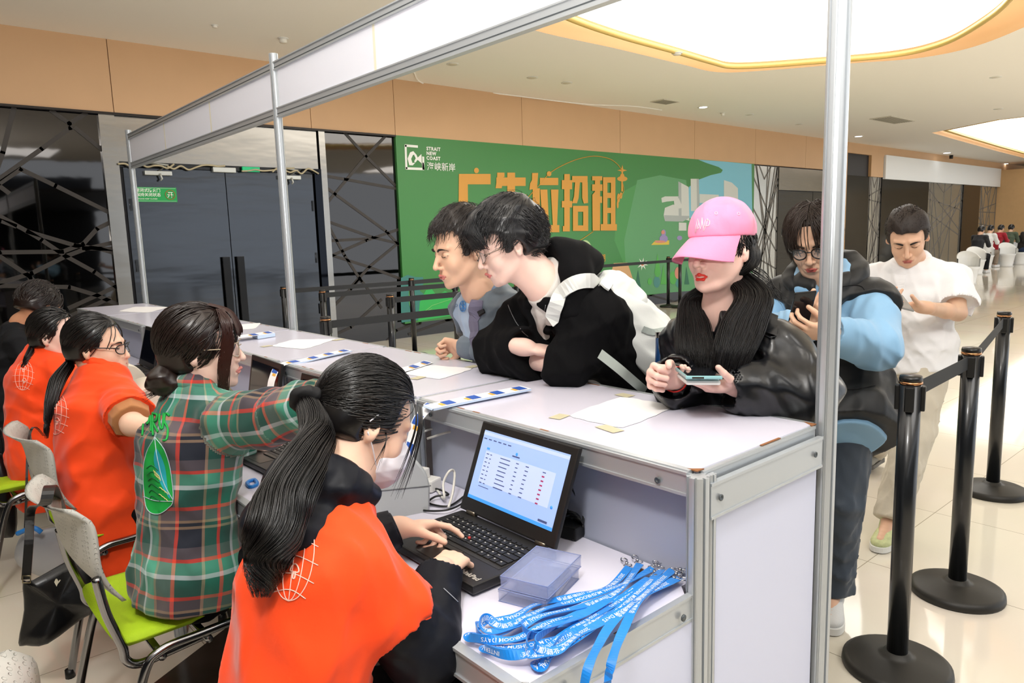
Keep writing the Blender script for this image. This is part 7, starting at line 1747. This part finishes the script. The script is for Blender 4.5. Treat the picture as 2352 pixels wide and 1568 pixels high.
# long hair
rr = np.random.RandomState(3); LK = []
roots = scalp_pts(hw, 500, lambda q: q[1] < .03 and q[2] < .05 and q[2] > -.05, 6)
S = SDF(); S.ell(W((0, -.035, .0)), (.078, .080, .085), hw.M, .01); S.ell(W((0, .07, -.04)), (.10, .085, .12), hw.M, .01, 's'); capw = S.mesh(.004)
for x in (-1, 1): S.ell(W((x * .085, .0, -.02)), (.02, .02, .04), hw.M, .006, 's')
capw = S.mesh(.004)
gL = [W((.060, -.035, .030)), W((.078, -.050, -.06)), AD(1735, 690, 1.93), AD(1722, 760, 1.84), AD(1705, 830, 1.82)]
gR = [W((-.060, -.01, .030)), W((-.070, -.02, -.05)), W((-.064, -.01, -.13)), AD(1582, 750, 1.95), AD(1575, 820, 1.93)]
gM = [W((.055, .015, .030)), W((.070, -.01, -.07)), AD(1708, 690, 1.87), AD(1688, 760, 1.80), AD(1676, 822, 1.79)]
gB = [W((.02, -.09, .02)), W((.03, -.11, -.08)), AD(1740, 720, 2.05), AD(1790, 760, 2.02)]
parts = [capw, strands(flow(hw, roots, (0, -.06, -.09), .006, 9, rad=(.081, .10, .09), jit=.4, frac=.8), .0014, 4)]
def curtain(n_, seed_, rows):
    """sheet of long hair: rows of (function of t across -> point, thickness)"""
    r_ = np.random.RandomState(seed_); out = []
    for k in range(n_):
        t = r_.uniform(0, 1); jj = r_.normal(size=3) * 1.; jj /= np.linalg.norm(jj); u_ = r_.uniform(0, 1); wv_ = r_.uniform(-.004, .004)
        P = [V(f_(t, u_)) + V(jj * th * r_.uniform(.6, 1)) + V((wv_ * (q_ % 2), 0, 0)) for q_, (f_, th) in enumerate(rows)]
        out.append(catmull(P, 5))
    return strands(out, .0013, 4)
parts.append(curtain(2600, 1, [(lambda t, u: W((.068 - .02 * t, -.010 - .075 * t, .045)), .004), (lambda t, u: W((.082 - .03 * t, -.016 - .085 * t, -.025)), .007), (lambda t, u: AD(1694 + 68 * t, 672, 1.93 + .02 * t), .012), (lambda t, u: AD(1662 + 92 * t, 742, 1.845 + .05 * t), .014), (lambda t, u: AD(1648 + 84 * t, 795, 1.80 + .05 * t), .014), (lambda t, u: AD(1646 + 66 * t, 818 + 30 * u, 1.79 + .05 * t), .010)]))
parts.append(curtain(2000, 2, [(lambda t, u: W((-.066 + .02 * t, -.03 - .05 * t, .03)), .004), (lambda t, u: W((-.074 + .01 * t, -.02 - .05 * t, -.05)), .008), (lambda t, u: AD(1580 + 28 * t, 682, 2.03), .012), (lambda t, u: AD(1562 + 60 * t, 750, 1.97 - .02 * t), .014), (lambda t, u: AD(1560 + 74 * t, 800, 1.93 - .03 * t), .014), (lambda t, u: AD(1570 + 66 * t, 818 + 26 * u, 1.92 - .04 * t), .010)]))
fl = []
for k in range(26): fl.append(catmull([V(W((.06, -.06, .0))), V(AD(1755, 640 + rr.uniform(-20, 20), 1.98)), V(AD(1775 + rr.uniform(-10, 20), 670 + rr.uniform(-15, 20), 1.96)), V(AD(1790 + rr.uniform(-10, 45), 690 + rr.uniform(-20, 25), 1.95))], 5))
parts.append(strands(fl, .0008, 4)); np_mesh('hair', parts, mat('hair_long_black', '0b0808', rough=.38, spec=.35), pw)
# bracelets
for r_, mm, nm, o_ in ((.034, mat('red_cord', 'c4261f'), 'red_bracelet', .012), (.039, cabk, 'black_bracelet', -.006), (.044, mat('grey_beads', 'a39c92', rough=.3), 'bead_bracelet', -.022)):
    d = (J['wrR'] - J['elR']); d /= np.linalg.norm(d); x_ = np.cross(d, (0, 0, 1)); x_ /= np.linalg.norm(x_); y_ = np.cross(d, x_); c_ = J['wrR'] + d * o_; pts = [V(c_ + (x_ * math.cos(a) + y_ * math.sin(a)) * r_) for a in [i * math.pi / 12 for i in range(24)]]
    mb = MB()
    if nm != 'bead_bracelet': mb.tube(pts, .0035 if 'black' in nm else .0022, 6, closed=True)
    else:
        for p_ in pts: mb.lathe([(.0001, -.0045), (.003, -.0032), (.0045, 0), (.003, .0032), (.0001, .0045)], p_, 8)
    kid(mb, nm, mm, pw)
# phone and power bank in the hand
px_ = V(camdir(1, 0, -.05)); pn = V(camdir(-.06, 1, -.10)); py_ = pn.cross(px_); Mp = Matrix([[px_[i], py_[i], pn[i]] for i in range(3)])
c_ = V(AD(1603, 857, 1.80)); t = empty('phone', c_, 0, 'phone in teal clear case held by the pink cap person', 'phone')
kid(MB().box(c_, (.088, .15, .009), Mp, .004), 'case', mat('teal_case', '8fc0c4', rough=.2, coat=.4), t); kid(MB().box(c_ + pn * .005, (.080, .142, .001), Mp), 'screen', mat('phone_glass', '15171c', rough=.05), t); kid(MB().box(c_ - py_ * .0752 - px_ * .015, (.028, .0012, .004), Mp), 'side_button', mat('steel_cup', 'b5aca6'), t)
c2 = c_ - pn * .014; t = empty('power_bank', c2, 0, 'white power bank held beneath the teal cased phone', 'power bank'); kid(MB().box(c2, (.084, .13, .012), Mp, .006), 'housing', mat('strip_white', 'e4e2dd'), t)
# ---------------------------------------------------------------- black puffer vest
J = dict(neck=A(1.01, .475, 1.30)); J['chest'] = J['neck'] + A(.03, 0, -.19); J['waist'] = J['neck'] + A(.04, -.03, -.42); J['shL'] = J['neck'] + A(.04, -.165, -.105); J['shR'] = J['neck'] + A(.01, .160, -.105)
J['elL'] = AD(2015, 795, 2.46); J['wrL'] = AD(1912, 765, 2.38); J['elR'] = A(.93, .70, 1.05); J['wrR'] = AD(1862, 745, 2.5)
standing_legs(J, 1.03, .41, 1.0, .39, .99, .41, z=.84); J['hipL'] = A(1.0, .35, .84); J['knL'] = A(.95, .36, .46); J['anL'] = A(.975, .385, .09); J['toeL'] = J['anL'] + A(-.13, -.06, -.05); J['knR'] = A(1.05, .52, .46); J['anR'] = A(1.10, .60, .09); J['toeR'] = J['anR'] + A(-.14, 0, -.05)
pv_ = person('person in black puffer vest over light blue jacket with glasses, behind the tall post', (1.03, .41, 0))
hv = Head(AD(1868, 552, 2.66), camdir(-.42, -.50, -.66), (-.2, .0, 1), 1.02)
body_mesh(J, hv, [dict(s_='L', dirn=camdir(-1, .1, 0), palmn=camdir(-.1, .6, .6), side=-1, curl=(.5, .5, .5, .5), s=.95), dict(s_='R', dirn=camdir(.1, .5, -.6), palmn=camdir(.6, .6, .3), side=1, curl=(.5, .5, .5, .5), s=.95)], pv_, sk2)
lbl_ = cloth('light_blue_shell', '8db9dc', rough=.55, bump=(160, .1, .001))
S = torso_cloth(J, off=.014, sleeves='long', sl_r=(.066, .074, .054), seed=91, amp=.010, freq=13, neck_open=.075, hem=.185, cuff=.04); jv = P_mesh('blue_jacket', S, .0055, lbl_, pv_)
C = SDF(); up = J['neck'] - J['chest']; fb = A(-1, -.25, -.1); chain(C, ring_path(J['neck'] + up * .10, fb, up, .088, .02, -.05, -160, 160, rf=.085), .014, .01); chain(C, ring_path(J['neck'] - up * .06, fb, up, .084, .02, -.05, -160, 160, rf=.085), .016, .05); P_mesh('blue_collar', C, .004, lbl_, jv)
mb = MB(); line_on(mb, bvh(jv), [(1918, 745), (1925, 758), (1930, 752)], .002, .005, flat=.018); add_on(mb, 'cuff_tab', blackcl, jv)
vst = wrinkle(mat('vest_nylon', '121315', rough=.55, bump=(40, .2, .003), sheen=.1), 7., 1., .025)
S = torso_cloth(J, off=.066, sleeves='none', sl_r=(.080, .07, .05), seed=92, amp=.008, freq=13, neck_open=.080, hem=.17, res=.006); f0 = fb / np.linalg.norm(fb); ub = up / np.linalg.norm(up)
S.box(J['neck'] + f0 * .14 - ub * .05, (.02, .08, .08), np.stack([np.cross(f0, ub), f0, ub], 1), .03, .02, 's'); vs_ = P_mesh('puffer_vest', S, .0055, vst, pv_)
H = SDF(); ctr = J['neck'] - up * .0; chain(H, ring_path(ctr, fb, up, .115, .02, -.05, -130, 130, rf=.09), [.018, .022, .028, .034, .040, .042, .042, .042, .040, .034, .028, .022, .018], .03); H.ell(ctr - f0 * .13 - ub * .03, (.07, .10, .045), None, .05); H.disp = folds(18, .005, 14, (1, 1, 0), .6); P_mesh('vest_hood', H, .0048, vst, vs_)
tv = bvh(vs_); mb = MB()
for pts in ([(1920, 655), (1900, 720), (1895, 800)], [(1925, 660), (1960, 655), (1985, 665), (1985, 720), (1925, 715), (1925, 660)], [(1900, 890), (1960, 895), (2010, 885)], [(1790, 650), (1800, 700), (1830, 720)]): line_on(mb, tv, pts, .0014, .0015)
add_on(mb, 'quilting_seam', mat('seam_black', '050506', rough=.8), vs_)
trousers(J, rad=(.088, .078, .068), parent=pv_, m=cloth('slate_trousers', '3f4854', rough=.6), amp=.009, cuffup=.03)
for s_ in 'LR': shoe(J, s_, pv_, mat('knit_white', 'dcdcda', rough=.8, bump=(220, .6, .002)), mat('sole_white', 'e6e6e2'))
face_parts(hv, pv_, brow='2a1d14', lipc='b85a50'); glasses(hv, pv_, '151314', r=.0024, w=.0245, hgt=.019, y=.107, rnd=2.4)
rr = np.random.RandomState(4); fr_ = []
for s_ in (-1, 1):
    rts = []
    for k in range(1100):
        y_ = rr.uniform(-.095, .050); q_ = np.array((s_ * rr.uniform(.001, .010), y_, 0)); e2 = np.array((.078, .098, .094)); v_ = np.array((q_[0] / e2[0], (y_ + .012) / e2[1], 0)); v_[2] = math.sqrt(max(.02, 1 - v_[0] ** 2 - v_[1] ** 2)); rts.append((v_ * e2, v_))
    for P in flow(hv, rts, (s_ * .088, .012, -.045), .014, 11, rad=(.086, .104, .100), jit=.30, seed=5 + s_):
        L = V(hv.W((s_ * (.088 + .012 * rr.rand()), 0, 0))) - V(hv.c); P.append(P[-1] + V(hv.D((-s_ * .004, .006 * rr.randn(), -.022 - .02 * rr.rand())))); fr_.append(P)
hmv = hairmat('hair_bob', '2b1d15', .5); S = hair_cap(hv, t=.004, front=.045, ztop=.085, sideburn=-.06, back=-.075, side=-.05, amp=.001, freq=60)
hv_o = np_mesh('hair', [S.mesh(.0045), strands(fr_, .0014, 4)], hmv, pv_)
mb = MB().tube(catmull([V(hv.W((.092, .02, .07))), V(hv.W((.101, .0, .045))), V(hv.W((.104, -.01, .025)))], 4), .0022, 6).tube(catmull([V(hv.W((.095, .025, .066))), V(hv.W((.103, .012, .040))), V(hv.W((.105, -.004, .025)))], 4), .0022, 6); kid(mb, 'hair_clip', mat('dark_clip', '2b2d33', rough=.3, metal=.6), hv_o)
pc = V(AD(1840, 715, 2.42)); t = empty('phone', pc, 0, 'dark phone mostly hidden behind the tall post, in the hands of the vest wearer', 'phone'); kid(MB().box(pc, (.072, .15, .009), Matrix([[V(camdir(1, .1, 0))[i], V(camdir(0, .8, -.5))[i], V(camdir(0, .5, .8))[i]] for i in range(3)]), .004), 'case', mat('phone_glass', '15171c'), t)
# ---------------------------------------------------------------- white polo
J = dict(neck=A(2.235, .62, 1.30)); J['chest'] = J['neck'] + A(.03, -.01, -.19); J['waist'] = J['neck'] + A(.03, -.02, -.40); J['shL'] = J['neck'] + A(.06, -.170, -.095); J['shR'] = J['neck'] + A(-.02, .170, -.095)
J['elL'] = AD(2200, 718, 3.42); J['wrL'] = AD(2118, 705, 3.32); J['elR'] = A(2.16, .85, 1.05); J['wrR'] = A(2.02, .70, 1.08)
J['hipR'] = A(2.27, .67, .84); J['hipL'] = A(2.24, .51, .84); J['knL'] = A(2.05, .50, .47); J['anL'] = A(1.80, .50, .09); J['toeL'] = J['anL'] + A(-.15, -.02, -.05); J['knR'] = A(2.42, .80, .47); J['anR'] = A(2.80, .98, .12); J['toeR'] = J['anR'] + A(-.13, 0, -.08)
pm_ = person('person in white short sleeved polo and beige trousers, looking down at a phone', (2.24, .6, 0))
hm = Head(AD(2084, 542, 3.52), camdir(-.36, -.62, -.62), (-.2, .0, 1), 1.10)
body_mesh(J, hm, [dict(s_='L', dirn=camdir(-1, .12, .1), palmn=camdir(-.1, .8, -.1), side=-1, curl=(.55, .5, .5, .5), thumb=.3, s=1.02, thumbout=.9), None], pm_, sk2, fine_arms=('L',), arm_r=1.15)
wpolo = cloth('white_polo', 'f1f1f3', rough=.8); S = torso_cloth(J, off=.034, sleeves='short', sl_r=(.068, .078, .05), seed=101, amp=.008, freq=15, neck_open=.066, hem=.10, bw=1.1); shm = P_mesh('white_polo_shirt', S, .006, wpolo, pm_)
C = SDF(); up = J['neck'] - J['chest']; fb = A(-1, -.2, -.1); chain(C, ring_path(J['neck'] - up * .02, fb, up, .068, .04, -.04, -160, 160, rf=.072), .010, .015); chain(C, ring_path(J['neck'] - up * .09, fb, up, .082, .03, -.05, -160, 160, rf=.085), .009, .03); P_mesh('collar', C, .004, wpolo, shm)
mb = MB(); line_on(mb, bvh(shm), [(2078, 605), (2072, 640), (2068, 665)], .0012, .001, flat=.03); add_on(mb, 'placket', wpolo, shm)
bei = cloth('beige_trousers', 'cfc6b4', rough=.8); tr = trousers(J, rad=(.095, .080, .065), parent=pm_, m=bei, amp=.009, cuffup=.02)
mb = MB(); line_on(mb, bvh(tr), [(2040, 855), (2036, 875), (2042, 895), (2034, 885), (2038, 862)], .0022, .003); add_on(mb, 'drawstring', mat('string_white', 'ece8de'), tr)
shoe(J, 'L', pm_, mat('sneaker_green', 'c9cf9a', rough=.6, noise=(60, .3)), mat('sole_white', 'e6e6e2')); shoe(J, 'R', pm_, mat('sneaker_grey', '8d897e', rough=.6), mat('sole_dark', '45413a'))
face_parts(hm, pm_, brow='1d1512', lipc='b5665c', brow_w=1.3)
short_hair(hm, pm_, hairmat('hair_buzz', '251a14', .6), 15, t=.009, front=.035, ztop=.066, vol=(0, 0, .002), n=1400, length=.06, r=.0010, sideburn=-.01, back=-.04)
pc = V(AD(2068, 692, 3.30)); t = empty('phone', pc, 0, 'phone with silver camera back held by the white polo person', 'phone'); Mq = Matrix([[V(camdir(1, -.25, 0))[i], V(camdir(.1, .5, .8))[i], V(camdir(.1, .8, -.5))[i]] for i in range(3)])
kid(MB().box(pc, (.075, .15, .009), Mq, .004), 'case', mat('silver_phone', '9fa2a4', rough=.25, metal=.5), t)
# ---------------------------------------------------------------- people seated far off
def far_person(px, py, d, topc, legc, face, label, skinm=sk2, hm_=None, top_m=None):
    c = az(px, py, 0); q0_ = A(c.x, c.y, 0); f = A(*face, 0) / np.linalg.norm(face); s_ = A(-f[1], f[0], 0)  # s_: left
    J = dict(neck=q0_ + A(0, 0, 1.12) + f * .12, chest=q0_ + A(0, 0, .93) + f * .05, waist=q0_ + A(0, 0, .70), hipR=q0_ + A(0, 0, .50) - s_ * .09, hipL=q0_ + A(0, 0, .50) + s_ * .09)
    for n_, g in (('L', 1), ('R', -1)):
        J['sh' + n_] = J['neck'] + s_ * g * .17 - A(0, 0, .06); J['el' + n_] = J['sh' + n_] + f * .10 - A(0, 0, .25) + s_ * g * .04; J['wr' + n_] = J['el' + n_] + f * .20 + A(0, 0, .04) - s_ * g * .10
        J['kn' + n_] = J['hip' + n_] + f * .42; J['an' + n_] = J['kn' + n_] * [1, 1, 0] + A(0, 0, .09) + f * .05 * g; J['toe' + n_] = J['an' + n_] + f * .15 - A(0, 0, .05)
    p = person(label, (c.x, c.y, 0), 'people seated in the distant waiting area'); h = Head(J['neck'] + A(0, 0, .14) + f * .07, f * .9 + A(0, 0, -.4), (0, 0, 1), 1.0)
    global RESK; RESK = 2.4
    body_mesh(J, h, [None, None], p, skinm, res=.007); P_mesh('top', torso_cloth(J, off=.03, seed=3, amp=.008), .0065, cloth('far_' + topc, topc), p); trousers(J, parent=p, m=cloth('far_' + legc, legc), res=.006)
    P_mesh('hair', hair_cap(h, t=.014, front=.035, ztop=.075), .005, hm_ or h_blk, p); RESK = 1.0
    mb = MB()
    for n_ in 'LR': a_ = J['an' + n_]; mb.box(V(a_ + f * .06) * 1 + V((0, 0, -.045)), (.10, .26, .08), Matrix.Rotation(math.atan2(f[1], f[0]) - math.pi / 2, 3, 'Z'), .02)
    kid(mb, 'shoes', mat('far_shoe', 'dedede'), p)
for px, py, tc, lc_, fc, lb in ((2240, 628, '26272b', '1b1c20', (1, -.2), 'seated person in dark top furthest left of the distant group'), (2262, 615, 'e6e6e4', '8a7a6a', (1, -.3), 'seated person in white top behind the dark clothed one, far away'),
                            (2285, 610, 'a3202e', '2a3350', (1, -.4), 'seated person in red top in the distant group'), (2312, 608, '4d5a48', 'd8d6cc', (1, -.1), 'seated person in olive jacket and pale trousers, far away'), (2343, 606, '2a2420', '2b3a5a', (-.3, -1), 'seated person in dark top at the far right edge')):
    far_person(px, py, 0, tc, lc_, fc, lb)
    c = az(px, py, 0)
for px, py, lb in ((2222, 652, 'white shell chair standing empty right of the white polo sleeve'), (2312, 612, 'white shell chair under the distant olive jacket'), (2240, 630, 'white shell chair under the distant dark top'), (2262, 616, 'white shell chair under the distant white top'), (2285, 611, 'white shell chair under the distant red top'), (2343, 607, 'white shell chair at the far right edge')):
    tub_chair(az(px, py, 0), 2.2, lb)
